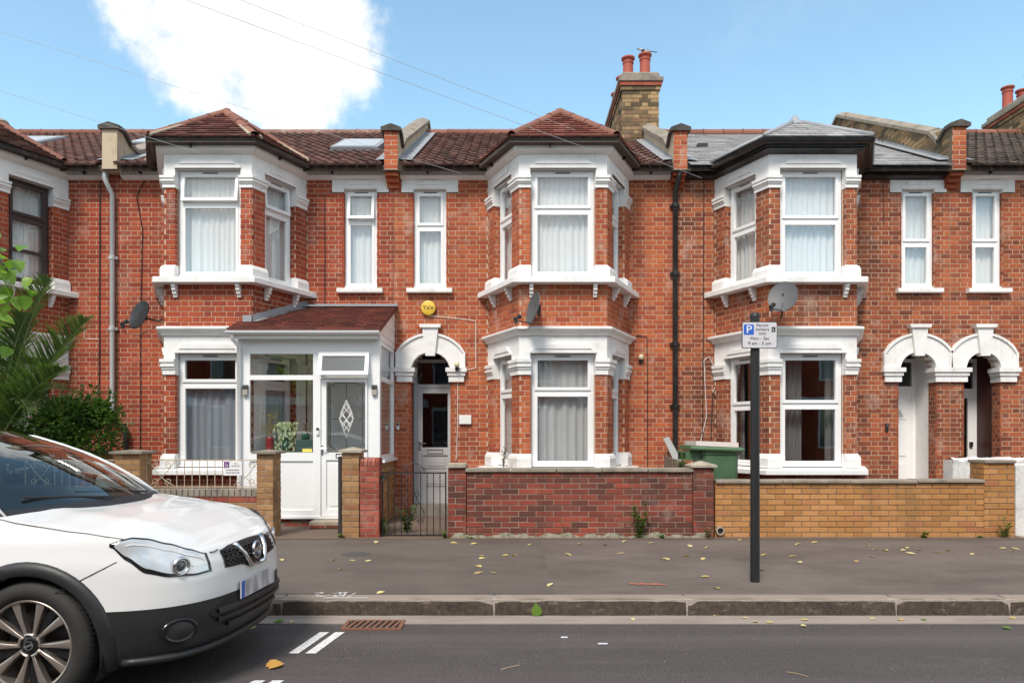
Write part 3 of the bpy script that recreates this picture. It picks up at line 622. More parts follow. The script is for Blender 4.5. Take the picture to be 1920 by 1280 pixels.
    for z0, z1 in (): m.add([A+(z0,), B_+(z0,), C_+(z0,), D_+(z0,), A+(z1,), B_+(z1,), C_+(z1,), D_+(z1,)], [(3, 2, 1, 0), (4, 5, 6, 7), (0, 1, 5, 4), (1, 2, 6, 5), (2, 3, 7, 6), (3, 0, 4, 7)])
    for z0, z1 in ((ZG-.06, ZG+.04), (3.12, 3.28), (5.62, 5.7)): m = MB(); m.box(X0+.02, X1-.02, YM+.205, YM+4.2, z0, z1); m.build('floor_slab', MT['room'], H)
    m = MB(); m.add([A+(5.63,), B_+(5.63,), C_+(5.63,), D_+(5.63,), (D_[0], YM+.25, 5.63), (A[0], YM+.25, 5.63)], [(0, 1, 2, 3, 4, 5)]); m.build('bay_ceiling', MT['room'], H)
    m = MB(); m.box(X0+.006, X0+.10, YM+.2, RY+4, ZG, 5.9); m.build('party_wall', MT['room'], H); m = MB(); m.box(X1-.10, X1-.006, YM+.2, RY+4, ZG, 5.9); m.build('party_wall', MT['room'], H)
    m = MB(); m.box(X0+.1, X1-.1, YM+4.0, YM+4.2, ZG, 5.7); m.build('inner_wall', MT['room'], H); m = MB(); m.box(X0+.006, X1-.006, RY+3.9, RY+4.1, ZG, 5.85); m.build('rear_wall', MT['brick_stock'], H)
    # eaves: cornice board, gutter
    ev = [(X0+.12, YM), A, B_, C_, D_, (X1-.12, YM)]; dark = g('dark_eaves')
    m = MB(); m.sweep(ev, [(-.04, 5.625), (.02, 5.625), (.105, 5.665), (.105, 5.735), (-.04, 5.735)]); m.build('eaves_board', MT['gutter_black' if dark else 'soffit'], H)
    gp = [(.165+.058*math.cos(R(a)), 5.775+.058*math.sin(R(a))) for a in range(180, 361, 30)]+[(.213, 5.775), (.197, 5.749), (.165, 5.737), (.133, 5.749), (.117, 5.775)]
    m = MB(); m.sweep(ev, [(d+(.02 if dark else 0), z) for d, z in gp])
    if dark: m.sweep(ev, [(.05, 5.69), (.145, 5.69), (.145, 5.77), (.05, 5.77)])
    gut = m.build('gutter', MT['gutter_black'], H)
    for p, q in zip(ev, ev[1:]):
        F = Fr(p, q)
        for u in ([.45+k*.9 for k in range(int(F.w/.9))] if F.w > .9 else [F.w/2]):
            if not dark: m = MB(); m.fbox(F, u-.012, u+.012, .10, .16, 5.68, 5.745); m.build('gutter_bracket', MT['gutter_black'], H)
    # roofs
    O = Vector((X0, EY-.08, EAVE-.08*SL)); V = Vector((0, 1, SL)).normalized(); ln = (RY-EY+.08)/V.y; wd = X1-X0; rt = g('roof', 'tile_brown')
    m = MB(); m.box(0, 0, 0, 0, 0, 0); m = MB(); m.add([(X0+.006, EY, EAVE-.03), (X1-.006, EY, EAVE-.03), (X1-.006, RY, RZ-.03), (X0+.006, RY, RZ-.03), (X1-.006, RY+4.1, EAVE-.2), (X0+.006, RY+4.1, EAVE-.2), (X0+.006, EY, EAVE-.12), (X1-.006, EY, EAVE-.12), (X1-.006, RY, RZ-.12), (X0+.006, RY, RZ-.12), (X1-.006, RY+4.1, EAVE-.3), (X0+.006, RY+4.1, EAVE-.3)],
              [(0, 1, 2, 3), (3, 2, 4, 5), (6, 9, 8, 7), (9, 11, 10, 8), (0, 6, 7, 1), (0, 3, 9, 6), (1, 7, 8, 2), (3, 5, 11, 9), (2, 8, 10, 4), (4, 10, 11, 5)])
    roof = m.build('roof', MT['tile_dark'], H)
    m = MB(); sl_ = rt == 'slate'
    tiles(m, O, Vector((1, 0, 0)), V, [(.14, 0), (wd-.14, 0), (wd-.14, ln), (.14, ln)], .19 if sl_ else .29, .26 if sl_ else .165, .015 if sl_ else .028, 0 if sl_ else .026, 1 if sl_ else 6)
    m.build('roof_tiles', MT[rt], roof, kind='stuff', fix=False)
    ridgeline((X0+.12, RY, RZ+.02), (X1-.12, RY, RZ+.02), .115, .42, g('ridge', 'ridge_tile'), roof)
    # hipped roof of the bay
    az_ = g('apex', 6.55); e0 = EAVE+.0; P_ = Vector((xc, 11.25, az_)); Vp = Vector((xc, EY+(az_-EAVE)/SL+.1, az_)); E = [Vector((p.x, p.y, e0)) for p in offpoly(ev, .21)][1:5]; br = g('bayroof', 'tile_red')
    E[0].y = E[3].y = min(E[0].y, EY-.05)
    m = MB(); V5 = [tuple(p-Vector((0, 0, .03))) for p in (E[0], E[1], E[2], E[3], P_, Vp)]; V6 = [(x, y, z-.06) for x, y, z in V5[:4]]
    s0 = tuple(Vector((E[0].x, E[0].y+.02, e0-.03))); m.add(V5+V6, [(0, 1, 4), (1, 2, 4), (2, 3, 4), (0, 4, 5), (3, 5, 4), (6, 7, 1, 0), (7, 8, 2, 1), (8, 9, 3, 2), (6, 9, 8, 7)]); bd = m.build('bay_roof', MT['tile_dark'], H, fix=False)
    m = MB()
    for a, b_, top in ((E[0], E[1], [P_]), (E[1], E[2], [P_]), (E[2], E[3], [P_]), (E[0], None, None), (None, E[3], None)):
        if top is None:                                      # side slope that runs back into the main roof
            e = a or b_; U_ = Vector((0, 1, 0)); hx = P_.x-e.x; W = Vector((hx, 0, az_-e0)).normalized(); O_ = Vector((e.x, e.y, e0)); ll = math.hypot(hx, az_-e0)
            tiles(m, O_, U_, W, [(0, 0), (.03, 0), (Vp.y-e.y, ll), (P_.y-e.y, ll)], .115 if not sl_ else .19, .18, .012)
            continue
        U_ = (b_-a).normalized(); W = P_-a; W = (W-U_*W.dot(U_)).normalized(); w_ = (b_-a).length; r_ = P_-a
        tiles(m, a, U_, W, [(0, 0), (w_, 0), (r_.dot(U_), r_.dot(W))], .10 if not sl_ else .15, .18 if not sl_ else .26, .026 if not sl_ else .015)
    m.build('roof_tiles', MT['slate' if sl_ else br], bd, kind='stuff', fix=False)
    up = Vector((0, 0, .015))
    if sl_:
        for p in (E[0], E[1], E[2], E[3], Vp): m = MB(); m.tube([p+up*.8, P_+up*.6], .04, 8); m.build('lead_hip', MT['lead'], bd, smooth=True)
        m = MB(); m.lathe([(.0, .10), (.03, .09), (.07, .03), (.12, -.03), (.16, -.08)], 12, Matrix.Translation(P_)); m.build('lead_cap', MT['lead'], bd, smooth=True)
    else:
        for p in (E[0], E[1], E[2], E[3]):
            ridgeline(p+(P_-p).normalized()*.03+up, P_+up*1.4, .075, .33, g('hip', 'ridge_tile'), bd, 'hip_tile')
            if g('bed'): m = MB(); s__ = (P_-p).cross(Vector((0, 0, 1))).normalized()*.085; m.tube([p+s__, P_], .024, 6); m.tube([p-s__, P_], .024, 6); m.build('mortar_bed', MT['bedding'], bd)
        ridgeline(P_+up*1.4, Vp+up, .08, .33, g('hip', 'ridge_tile'), bd)
    return H
# ------------------------------------------------------------ entrance doors
def door_glazed(H, u0, u1, dp, fl):
    m = MB(); d = -dp; bars(m, MF, u0, u1+.06, fl, 2.75, .055, d-.04, d+.03); m.fbox(MF, u0+.055, u1+.005, d-.04, d+.03, 2.27, 2.33); fr = m.build('door_frame', MT['grey_door'], H)
    m = MB(); m.fbox(MF, u0+.06, u1+.0, d+.0, d+.008, 2.33, 2.70); m.build('fanlight', MT['glass_tint'], fr)
    a, b_ = u0+.058, u1+.002; m = MB(); m.fbox(MF, a, a+.085, d-.02, d+.022, fl+.01, 2.265); m.fbox(MF, b_-.085, b_, d-.02, d+.022, fl+.01, 2.265); m.fbox(MF, a+.085, b_-.085, d-.02, d+.022, 2.18, 2.265); m.fbox(MF, a+.085, b_-.085, d-.02, d+.022, fl+.01, fl+.12); m.fbox(MF, a+.085, b_-.085, d-.02, d+.022, 1.14, 1.27); m.fbox(MF, a+.085, b_-.085, d-.02, d+.0, fl+.12, 1.14)
    for z in (.92, .62): m.fbox(MF, a+.12, b_-.12, d, d+.012, z, z+.16); m.fbox(MF, a+.15, b_-.15, d, d+.02, z+.04, z+.12)
    dr = m.build('door', MT['grey_door'], H); m = MB(); m.fbox(MF, a+.085, b_-.085, d-.004, d+.004, 1.27, 2.18); m.build('pane', MT['glass_tint'], dr)
    m = MB(); cx_ = (a+b_)/2; bars(m, MF, cx_-.13, cx_+.13, 1.165, 1.235, .008, d+.022, d+.03); m.build('letterbox', MT['plastic_dark'], dr)
    m = MB(); m.fbox(MF, a+.025, a+.055, d+.022, d+.032, 1.22, 1.38); m.fbox(MF, a+.03, a+.15, d+.045, d+.06, 1.33, 1.35); m.fbox(MF, a+.03, a+.05, d+.03, d+.06, 1.33, 1.35); m.build('door_handle', MT['chrome'], dr)
def door_white(H, u0, u1, dp, fl):
    m = MB(); d = -dp; bars(m, MF, u0-.12, u1, fl, 2.78, .06, d-.04, d+.03); m.fbox(MF, u0-.06, u1-.06, d-.04, d+.03, 2.24, 2.31); fr = m.build('door_frame', MT['upvc'], H)
    m = MB(); m.fbox(MF, u0-.06, u1-.06, d, d+.008, 2.31, 2.72); m.build('fanlight', MT['glass_tint'], fr)
    a, b_ = u0-.06, u1-.06; m = MB(); m.fbox(MF, a, b_, d-.03, d+.02, fl+.01, 2.24)
    for z0, z1 in ((1.75, 2.1), (1.12, 1.62), (.5, 1.0)):
        for x0, x1 in ((a+.07, (a+b_)/2-.03), ((a+b_)/2+.03, b_-.10)): m.fbox(MF, x0, x1, d, d+.03, z0, z1); 
    dr = m.build('door', MT['upvc'], H)
    m = MB(); n = 9; cx_ = (a+b_)/2-.02; m.fprism(MF, [(cx_-.17, 1.78)]+[(cx_+.17*math.cos(math.pi*k/n), 1.78+.17*math.sin(math.pi*k/n)) for k in range(n)], d+.01, d+.034); m.build('fan_pane', MT['glass_tint'], dr)
    m = MB(); m.fbox(MF, a+.06, a+.085, d+.02, d+.035, 1.2, 1.36); m.fbox(MF, a+.06, a+.17, d+.05, d+.065, 1.29, 1.31); m.build('door_handle', MT['chrome'], dr)
def door_side(H, u0, u1, dp, fl):
    m = MB(); d = -dp; bars(m, MF, u0-.12, u1, fl, 2.78, .06, d-.04, d+.03); m.fbox(MF, u0-.06, u1-.06, d-.04, d+.03, 2.20, 2.27); fr = m.build('door_frame', MT['upvc'], H)
    m = MB(); m.fbox(MF, u0-.06, u1-.06, d, d+.008, 2.27, 2.72); m.build('fanlight', MT['glass_tint'], fr)
    a, b_ = u0-.06, u1-.06; m = MB(); bars(m, MF, a, b_, fl+.01, 2.2, .09, d-.02, d+.025); m.fbox(MF, a+.09, b_-.09, d-.02, d+.025, .95, 1.02); m.fbox(MF, a+.09, b_-.09, d-.02, d+.005, fl+.1, .95); dr = m.build('door', MT['upvc'], H)
    m = MB(); m.fbox(MF, a+.09, b_-.09, d, d+.008, 1.02, 2.11); m.build('pane', MT['glass_tint'], dr); m = MB(); m.fbox(MF, b_-.07, b_-.02, d+.025, d+.06, 1.28, 1.36); m.build('door_handle', MT['plastic_dark'], dr)
b = NB('chrome'); b.out((.75, .75, .76), .18, 1.0)
carhide = lambda px, py: py > 880 and px < 530
H0 = house(dict(x0=-11.05, x1=-6.45, xc=-8.38, brick='brick_red', frame='brown_frame', roof='tile_brown', bayroof='tile_brown', mids=(4.34,), zt_up=4.85, limit=130, skip=lambda x, y: x < 0 or (y > 560 and x < 110) or y > 720,
    label='red brick house with dark brown window frames, behind the palm'))
H1 = house(dict(x0=-6.45, x1=-1.93, xc=-4.5, brick='brick_red', roof='tile_brown', bayroof='tile_plum', ff=(-2.74, -2.2), hip='ridge_tile', ridge='ridge_grey', bed=True, open_up=(0, .13, .10), open_ff=.16, doorfn=door_glazed, zt_up=4.93, zt_ff=4.98, zt_dn=2.24, ctop=2.23, cur_dn='net_blue',
    skip=lambda x, y: y > 850 or (430 < x < 745 and y > 570), label='red brick house with open top windows and a white glazed porch'))
H2 = house(dict(x0=-1.93, x1=2.69, xc=.756, brick='brick_orange', roof='tile_brown', bayroof='tile_red', door=(-1.652, -1.0), ff=(-1.609, -1.07), doorfn=door_glazed, worn=(1,), ph=.1, zt_ff=4.88, skip=lambda x, y: y > 880,
    label='orange-red brick house with red tiled bay roof, behind the dark red garden wall'))
H3 = house(dict(x0=2.69, x1=7.14, xc=4.45, brick='brick_brown', roof='slate', door=(6.30, 6.91), ff=(6.35, 6.89), doorfn=door_white, recess=.62, jambs=('stucco', 'stucco'), dark_eaves=True, apex=6.40, archw=.23, ph=.05, cur_dn=None, zt_up=4.68, zt_ff=4.62, zt_dn=1.93, skip=lambda x, y: y > 890,
    label='brown-red brick house with grey slate roof and black eaves, behind the yellow wall'))
H4 = house(dict(x0=7.14, x1=11.75, xc=9.9, brick='brick_brown', roof='tile_dark', bayroof='tile_dark', door=(7.37, 7.96), ff=(7.5, 8.0), doorfn=door_side, recess=.62, jambs=('brown_panel', 'brown_panel'), archw=.23, ph=.15, zt_ff=4.62, limit=150, skip=lambda x, y: x > 1920 or y > 860,
    label='brick house with a dark tiled roof and a dark brown entrance recess'))
# curtains of the brown-red house: two sheer pairs in the ground floor
for (F, us) in ((Fr((4.45-BA, YB), (4.45+BA, YB)), ((.18, .60), (.95, 1.14))), (Fr((4.45-BB, YM), (4.45-BA, YB)), ((.28, .36), (.62, .92)))):
    for k, (a, b_) in enumerate(us): curtain(F, a, b_, .98, 2.68, -.30, 'net_sheer', H3, .03, .085, 'curtain', seed=k+3)
paint('cream_wall', (.80, .76, .68), (.70, .66, .58), .8, .2)
b = NB('sticker_yellow'); b.out((.75, .62, .12), .5)
b = NB('sky_glass'); b.out((.09, .10, .11), .04, 0, .8)
b = NB('rooflight_glass'); b.out((.42, .44, .45), .35)
# ============================================================ PARAPETS, CHIMNEYS, ROOF LIGHTS, PIPES (parts of their houses)
zr = lambda Y: EAVE+SL*(Y-EY)
def coping_path(path, X, hw, parent, mat='coping', peak=.055, th=.045):
    path = [Vector((X, y, z)) for y, z in path]
    for i in range(len(path)-1):                             # one stone after the other
        a, b_ = path[i], path[i+1]; n = max(1, round((b_-a).length/.62))
        for k in range(n):
            p = a+(b_-a)*(k/n); q = a+(b_-a)*((k+1)/n); t = (q-p).normalized(); q = q-t*.006; nn = Vector((0, -t.z, t.y)); m = MB(); rows = []
            for e in (p, q): rows.append([e+Vector((x, 0, 0))+nn*h for x, h in ((-hw, -.01), (-hw, th), (0, th+peak), (hw, th), (hw, -.01))])
            m.grid(rows, True); m.add(rows[0], [(0, 1, 2, 3, 4)]); m.add(rows[1], [(4, 3, 2, 1, 0)]); m.build('coping_stone', MT['coping_dark' if (i < 2 and mat == 'coping') else mat], parent)
def parapet(X, H, side, brickm=None, hw=.11, rake=.30, pier=6.33, sidebricks=None):
    f = 11.40; path = [(f-.04, pier), (f+.16, pier+.01), (f+.36, pier-.13), (f+.60, zr(f+.6)+rake-.02), (RY+.1, RZ+rake), (RY+1.5, RZ+rake-.8)]
    top = path[1:-1]
    poly = [(f+(.02 if brickm else 0), 5.72), (f+(.02 if brickm else 0), pier)]+top+[(RY+1.4, RZ+rake-.8), (RY+1.4, 6.0), (f+.4, 5.72)]
    m = MB(); n = len(poly); a = [(X-hw, y, z) for y, z in poly]; b_ = [(X+hw, y, z) for y, z in poly]
    m.add(a+b_, [tuple(range(n)), tuple(range(2*n-1, n-1, -1))]+[(i, n+i, n+(i+1) % n, (i+1) % n) for i in range(n)]); pp = m.build('parapet', MT[side], H)
    coping_path(path, X, hw+.05, pp)
    if brickm:
        F = Fr((X-hw, f), (X+hw, f)); q, st = courses(F, 0, 2*hw, 5.72, pier-.0, bond='st', bl=2*hw-.006, ph=.003); laybricks(q, brickm, pp, 2000)
        m = MB(); m.box(X-hw+.002, X+hw-.002, f+.004, f+.1, 5.71, pier); m.build('pier_core', MT['mortar'], pp)
        for k in range(4):
            z1 = 5.715-k*.078; d = f+.06+k*.075; G = Fr((X-hw+.004*k, d), (X+hw-.004*k, d)); m = MB(); m.box(X-hw+.004*k+.003, X+hw-.004*k-.003, d, YM+.02, z1-.074, z1); m.build('corbel_brick', MT[brickm], pp)
    m = MB(); m.add([(X+s_*(hw+.003), y, zr(y)+h) for s_ in (-1,) for y, h in ((11.5, .012), (RY, .012), (RY, .10), (11.5, .10))], [(0, 1, 2, 3)]); m.add([(X+hw+.003, y, zr(y)+h) for y, h in ((11.5, .012), (RY, .012), (RY, .10), (11.5, .10))], [(0, 1, 2, 3)])
    m.add([(X-hw-.16, 11.5, zr(11.5)+.05), (X-hw, 11.5, zr(11.5)+.06), (X-hw, RY, RZ+.06), (X-hw-.16, RY, RZ+.05)], [(0, 1, 2, 3)]); m.add([(X+hw+.2, 11.5, zr(11.5)+.05), (X+hw, 11.5, zr(11.5)+.06), (X+hw, RY, RZ+.06), (X+hw+.2, RY, RZ+.05)], [(0, 1, 2, 3)]); m.build('lead_flashing', MT['lead'], pp, fix=False)
    if sidebricks:
        F = Fr((X-hw-.004, RY+.1), (X-hw-.004, f+.1)); hs = [lambda a, b_: (0, RY+.1-(EY+(a-EAVE-.1)/SL)) if False else None]
        q, st = courses(F, 0, F.w, 5.8, RZ+rake, bond='st'); q = [x for x in q if zr(RY+.1-(x[1]+x[2])/2)+.09 < x[3] and x[4] < (zr(RY+.1-(x[1]+x[2])/2)+rake-.005)]
        laybricks(q, sidebricks, pp, 60)
    return pp
parapet(-6.42, H0, 'render_cream', None, .12, .10, 6.36)
parapet(-1.93, H1, 'render_cream', 'brick_orange')
parapet(2.69, H2, 'render_cream', 'brick_orange')
parapet(7.14, H3, 'mortar_dark', 'brick_orange', .11, .42, 6.40, 'brick_stock')
parapet(-11.05, H0, 'render_cream', 'brick_orange'); parapet(11.75, H4, 'render_cream', 'brick_orange')
def chimney(x0, x1, y0, y1, z0, z1, H, pots):
    m = MB(); m.box(x0+.006, x1-.006, y0+.006, y1-.006, z0, z1); ch = m.build('chimney', MT['mortar_dark'], H)
    q = []
    for F in (Fr((x0, y0), (x1, y0)), Fr((x0, y1), (x0, y0)), Fr((x1, y0), (x1, y1))): qq, st = courses(F, 0, F.w, z0, z1-.3, ch=.078); q += qq
    laybricks(q, 'brick_stock', ch, 90)
    z = z1-.3
    for k, (o, mt_) in enumerate(((.025, 'brick_stock'), (.05, 'brick_soft_red'), (.075, 'coping'))):
        if k < 2:
            qq = []
            for F in (Fr((x0-o, y0-o), (x1+o, y0-o)), Fr((x0-o, y1+o), (x0-o, y0-o)), Fr((x1+o, y0-o), (x1+o, y1+o))): r_, st = courses(F, 0, F.w, z, z+.078, bond='st'); qq += r_
            laybricks(qq, mt_, ch, 8); m = MB(); m.box(x0-o+.006, x1+o-.006, y0-o+.006, y1+o-.006, z, z+.077); m.build('oversail_core', MT['mortar_dark'], ch)
        else: m = MB(); m.cbox(x0-o, x1+o, y0-o, y1+o, z, z+.09, .01); m.build('chimney_cornice', MT['coping'], ch)
        z += .079
    m = MB(); m.cbox(x0-.01, x1+.01, y0-.01, y1+.01, z+.01, z1+.07, .03); m.build('chimney_cap', MT['coping'], ch)
    for x, y, h in pots:
        m = MB(); m.lathe([(.0, 0), (.115, 0), (.12, .03), (.105, .10), (.10, h-.13), (.112, h-.12), (.112, h-.095), (.10, h-.09), (.105, h-.05), (.135, h-.03), (.135, h), (.11, h), (.09, h-.05), (.0, h-.06)], 20, Matrix.Translation((x, y, z1+.055))); m.build('chimney_pot', MT['terracotta'], ch, auto=40)
chimney(2.16, 2.88, 14.0, 16.3, 6.9, 8.52, H2, [(2.33, 14.35, .46), (2.66, 14.3, .50), (2.33, 15.1, .44), (2.66, 15.1, .42), (2.33, 15.85, .46), (2.66, 15.9, .44)])
chimney(10.82, 11.6, 14.0, 16.3, 6.9, 8.62, H4, [(11.05, 14.4, .46), (11.35, 14.4, .46), (11.05, 15.2, .46), (11.06, 15.95, .55), (11.35, 15.9, .46)])
def rooflight(x0, x1, y0, y1, H, lift=.07):
    n = Vector((0, -SL, 1)).normalized(); P = lambda x, y, h: Vector((x, y, zr(y)))+n*h
    m = MB(); V = [P(x0, y0, .0), P(x1, y0, .0), P(x1, y1, .0), P(x0, y1, .0), P(x0, y0, lift), P(x1, y0, lift), P(x1, y1, lift), P(x0, y1, lift)]
    m.add(V, [(0, 1, 5, 4), (1, 2, 6, 5), (2, 3, 7, 6), (3, 0, 4, 7), (4, 5, 6, 7)]); r_ = m.build('rooflight', MT['lead'], H); m = MB(); e = .07
    m.add([P(x0+e, y0+e, lift+.006), P(x1-e, y0+e, lift+.006), P(x1-e, y1-e, lift+.006), P(x0+e, y1-e, lift+.006)], [(0, 1, 2, 3)]); m.build('pane', MT['rooflight_glass'], r_)
rooflight(-3.2, -2.36, 12.6, 13.7, H1, .1); rooflight(-9.9, -8.95, 13.3, 14.4, H0); rooflight(-7.25, -6.8, 13.4, 14.3, H0)
m = MB(); m.box(3.43, 3.62, 13.2, 13.35, zr(13.2)+.01, zr(13.2)+.09); m.build('roof_vent', MT['plastic_dark'], H3)
def pipe(pts, r, mat, H, name='downpipe', collars=()):
    m = MB(); m.tube(pts, r, 10); o = m.build(name, MT[mat], H, auto=50)
    for p in collars: m = MB(); m.lathe([(r*1.02, -.035), (r*1.28, -.03), (r*1.28, .03), (r*1.02, .035)], 12, Matrix.Translation(p)); m.box(p[0]-r*1.9, p[0]+r*1.9, p[1]+.01, p[1]+.05, p[2]-.02, p[2]+.02); m.build('pipe_collar', MT[mat], o)
yp = YM-.065
pipe([(2.69, 11.47, 5.76), (2.69, 11.47, 5.66), (2.67, 11.5, 5.55), (2.645, yp, 5.40), (2.645, yp, 1.0), (2.645, yp, ZG)], .042, 'gutter_black', H3, collars=[(2.645, yp, z) for z in (5.2, 4.1, 2.95, 1.95)])
pipe([(-6.54, 11.47, 5.77), (-6.54, 11.47, 5.60), (-6.50, 11.5, 5.48), (-6.48, yp, 5.38), (-6.48, yp, 1.75)], .037, 'pipe_grey', H0, collars=[(-6.48, yp, z) for z in (4.35, 3.2)])
pipe([(-6.48, yp, 1.78), (-6.48, yp, 1.70), (-6.40, yp-.01, 1.66), (-6.27, yp-.02, 1.60), (-6.25, yp-.02, 1.50), (-6.25, yp-.02, ZG)], .045, 'gutter_black', H0)
def cable(pts, r, mat, parent, name='cable'):
    P = [Vector(p) for p in pts]; out = []
    for i in range(len(P)-1):
        for k in range(4): out.append(P[i].lerp(P[i+1], k/4)+Vector((rng.uniform(-.003, .003), 0, 0)))
    m = MB(); m.tube(out+[P[-1]], r, 5); return m.build(name, MT[mat], parent)
yc = YM-.012; X_ = lambda px: gx(px, yc); Z_ = lambda py: gz(py, yc)
W = lambda px, py, d=0: (X_(px)*(yc-d)/yc*1.0, yc-d, gz(py, yc-d))
cable([W(188, 330), W(187, 500), W(186, 800)], .009, 'plastic_dark', H0); cable([W(275, 330), W(256, 370), W(267, 430), W(264, 600), W(263, 850)], .007, 'plastic_dark', H1)
cable([W(609, 365), W(609, 575)], .006, 'plastic_dark', H1); cable([W(803, 592), W(870, 598), W(892, 602), W(892, 690), W(873, 694)], .005, 'plastic_white', H2)
cable([W(858, 700), W(858, 790), W(856, 860)], .005, 'plastic_white', H2); cable([W(1192, 629), W(1213, 631), W(1214, 700), W(1214, 880)], .006, 'plastic_dark', H2)
cable([W(1320, 330), W(1319, 600), W(1317, 840)], .007, 'plastic_dark', H3); cable([W(1312, 835), W(1325, 780), W(1322, 720), W(1320, 675), W(1330, 668), W(1340, 690), W(1341, 725), W(1336, 735)], .005, 'plastic_white', H3)
cable([W(1336, 735), W(1334, 790), W(1333, 850)], .008, 'plastic_dark', H3); cable([W(1338, 738), W(1349, 770), W(1346, 850)], .007, 'plastic_dark', H3)
cable([W(1656, 345), W(1657, 420)], .005, 'plastic_dark', H3); cable([W(158, 590), W(158, 635), W(186, 636)], .004, 'plastic_white', H0)
# ============================================================ GLAZED PORCH
YP = 10.35; px0, px1 = gx(445, YP), gx(712, YP); PF = Fr((px0, YP), (px1, YP)); pu = lambda px: (px-445)*YP/FPX; pz = lambda py: gz(py, YP)
PO = thing('glazed_porch', ((px0+px1)/2, YP+.6, ZG), 'white plastic glazed porch with a tiled lean-to roof and leaded glass door', 'porch')
def pbars(name, L_, mat='upvc', parent=PO):
    m = MB()
    for a in L_: m.fbox(PF, *a)
    return m.build(name, MT[mat], parent)
t0, t1, r0, r1, zb = pz(663), 2.86, pz(712), pz(703), .30
pf = pbars('frame', [(0, .06, -.07, 0, zb, t1), (.06, pu(468), -.065, -.008, zb, t1), (pu(587), pu(601), -.07, 0, zb, t0), (pu(690), pu(699), -.065, -.01, zb, t0), (pu(699), PF.w, -.07, 0, zb, t1), (pu(468), pu(699), -.07, -.004, t0, t1), (pu(468), pu(587), -.07, 0, r0, r1), (pu(601), pu(690), -.07, 0, r0+.02, r1-.01), (pu(468), pu(587), -.07, 0, pz(864), pz(848)), (pu(468), pu(587), -.07, 0, zb, zb+.09), (-.01, PF.w+.01, -.08, .03, zb-.03, zb)])
pbars('base_panel', [(pu(468), pu(587), -.05, -.02, zb+.09, pz(864))], parent=pf)
for z0, z1 in ((r1, t0), (pz(848), r0)): pbars('pane', [(pu(468), pu(587), -.04, -.03, z0, z1)], 'glass', pf)
m = MB(); a, b_ = pu(599), pu(693); bars(m, PF, a, b_, r1-.005, t0+.02, .055, -.02, .035); skew(m, 0, PF, t0+.02, .28); sa = m.build('fanlight', MT['upvc'], PO)
m = MB(); m.fbox(PF, a+.05, b_-.05, .004, .012, r1+.045, t0-.03); skew(m, 0, PF, t0+.02, .28); m.build('pane', MT['glass'], sa)
# door with leaded light
a, b_ = pu(603), pu(689); g0, g1, gb, gt = pu(612), pu(685), pz(848), pz(716)
dr = pbars('door', [(a, g0, -.05, .008, zb+.005, r0+.01), (g1, b_, -.05, .008, zb+.005, r0+.01), (g0, g1, -.05, .008, gt, r0+.01), (g0, g1, -.05, .008, pz(862), gb), (g0, g1, -.05, .008, zb+.005, zb+.1), (g0, g1, -.04, -.012, zb+.1, pz(862)), (g0+.04, g1-.04, -.04, -.004, zb+.15, pz(862)-.05)])
pbars('pane', [(g0, g1, -.03, -.022, gb, gt)], 'glass', dr)
m = MB(); D3 = lambda px, py: Vector(PF(pu(px), -.017, pz(py)))
for pts in ([(620, 722), (624, 722), (627, 718), (672, 718), (675, 722), (679, 722), (679, 834), (675, 838), (672, 842), (627, 842), (623, 838), (619, 834), (619, 722)], [(616, 726), (616, 832), (621, 838), (628, 844), (670, 844)], [(649, 718), (649, 748)], [(649, 822), (649, 842)], [(619, 785), (635, 785)], [(663, 785), (679, 785)]):
    m.tube([D3(*p) for p in pts], .0045, 5)
m.build('leading', MT['plastic_dark'], dr)
m = MB()
for pts in ([(649, 750), (640, 770), (636, 785), (642, 800), (649, 820), (656, 800), (662, 785), (658, 770), (649, 750)], [(644, 762), (662, 785), (644, 808)], [(654, 762), (636, 785), (654, 808)], [(640, 772), (656, 800)], [(658, 772), (642, 800)], [(649, 756), (658, 777), (640, 796)], [(649, 756), (640, 777), (658, 796)]):
    m.tube([D3(*p) for p in pts], .0055, 5)
m.build('bevelled_lattice', MT['plastic_white'], dr)
m = MB(); bars(m, PF, pu(630), pu(660), pz(858), pz(850), .008, .008, .016); m.build('letterbox', MT['plastic_dark'], dr)
m = MB(); m.fbox(PF, pu(603), pu(606.5), .008, .02, pz(852), pz(835)); m.tube([PF(pu(605), .02, pz(840)), PF(pu(605), .06, pz(840)), PF(pu(613), .06, pz(840))], .009, 6); m.build('door_handle', MT['chrome'], dr)
# right side of the porch
SF = Fr((px1, YP), (px1, YM)); sw = SF.w-.01
m = MB(); bars(m, SF, .073, sw, 1.12, t1, .06, -.07, -.003); m.fbox(SF, .13, sw-.06, -.065, -.006, r0, r1); m.fbox(SF, .073, sw, -.02, .06, 1.075, 1.118); sd_ = m.build('side_window', MT['upvc'], PO)
for z0, z1 in ((1.18, r0), (r1, t1-.06)): m = MB(); m.fbox(SF, .06, sw-.06, -.04, -.03, z0, z1); m.build('pane', MT['glass'], sd_)
m = MB(); m.fbox(SF, 0.05, sw, -.1, -.012, ZG, 1.075); db = m.build('dwarf_wall', MT['mortar_grey'], PO); q, st = courses(SF, .0, sw, ZG, 1.07, ch=.075); laybricks(q, 'brick_buff', db, 60)
RE, RE_Z, RT_Z = 10.15, 2.985, 3.56
zro = lambda y: RE_Z+(RT_Z-RE_Z)*(y-RE)/(YM-RE)
n_ = 7
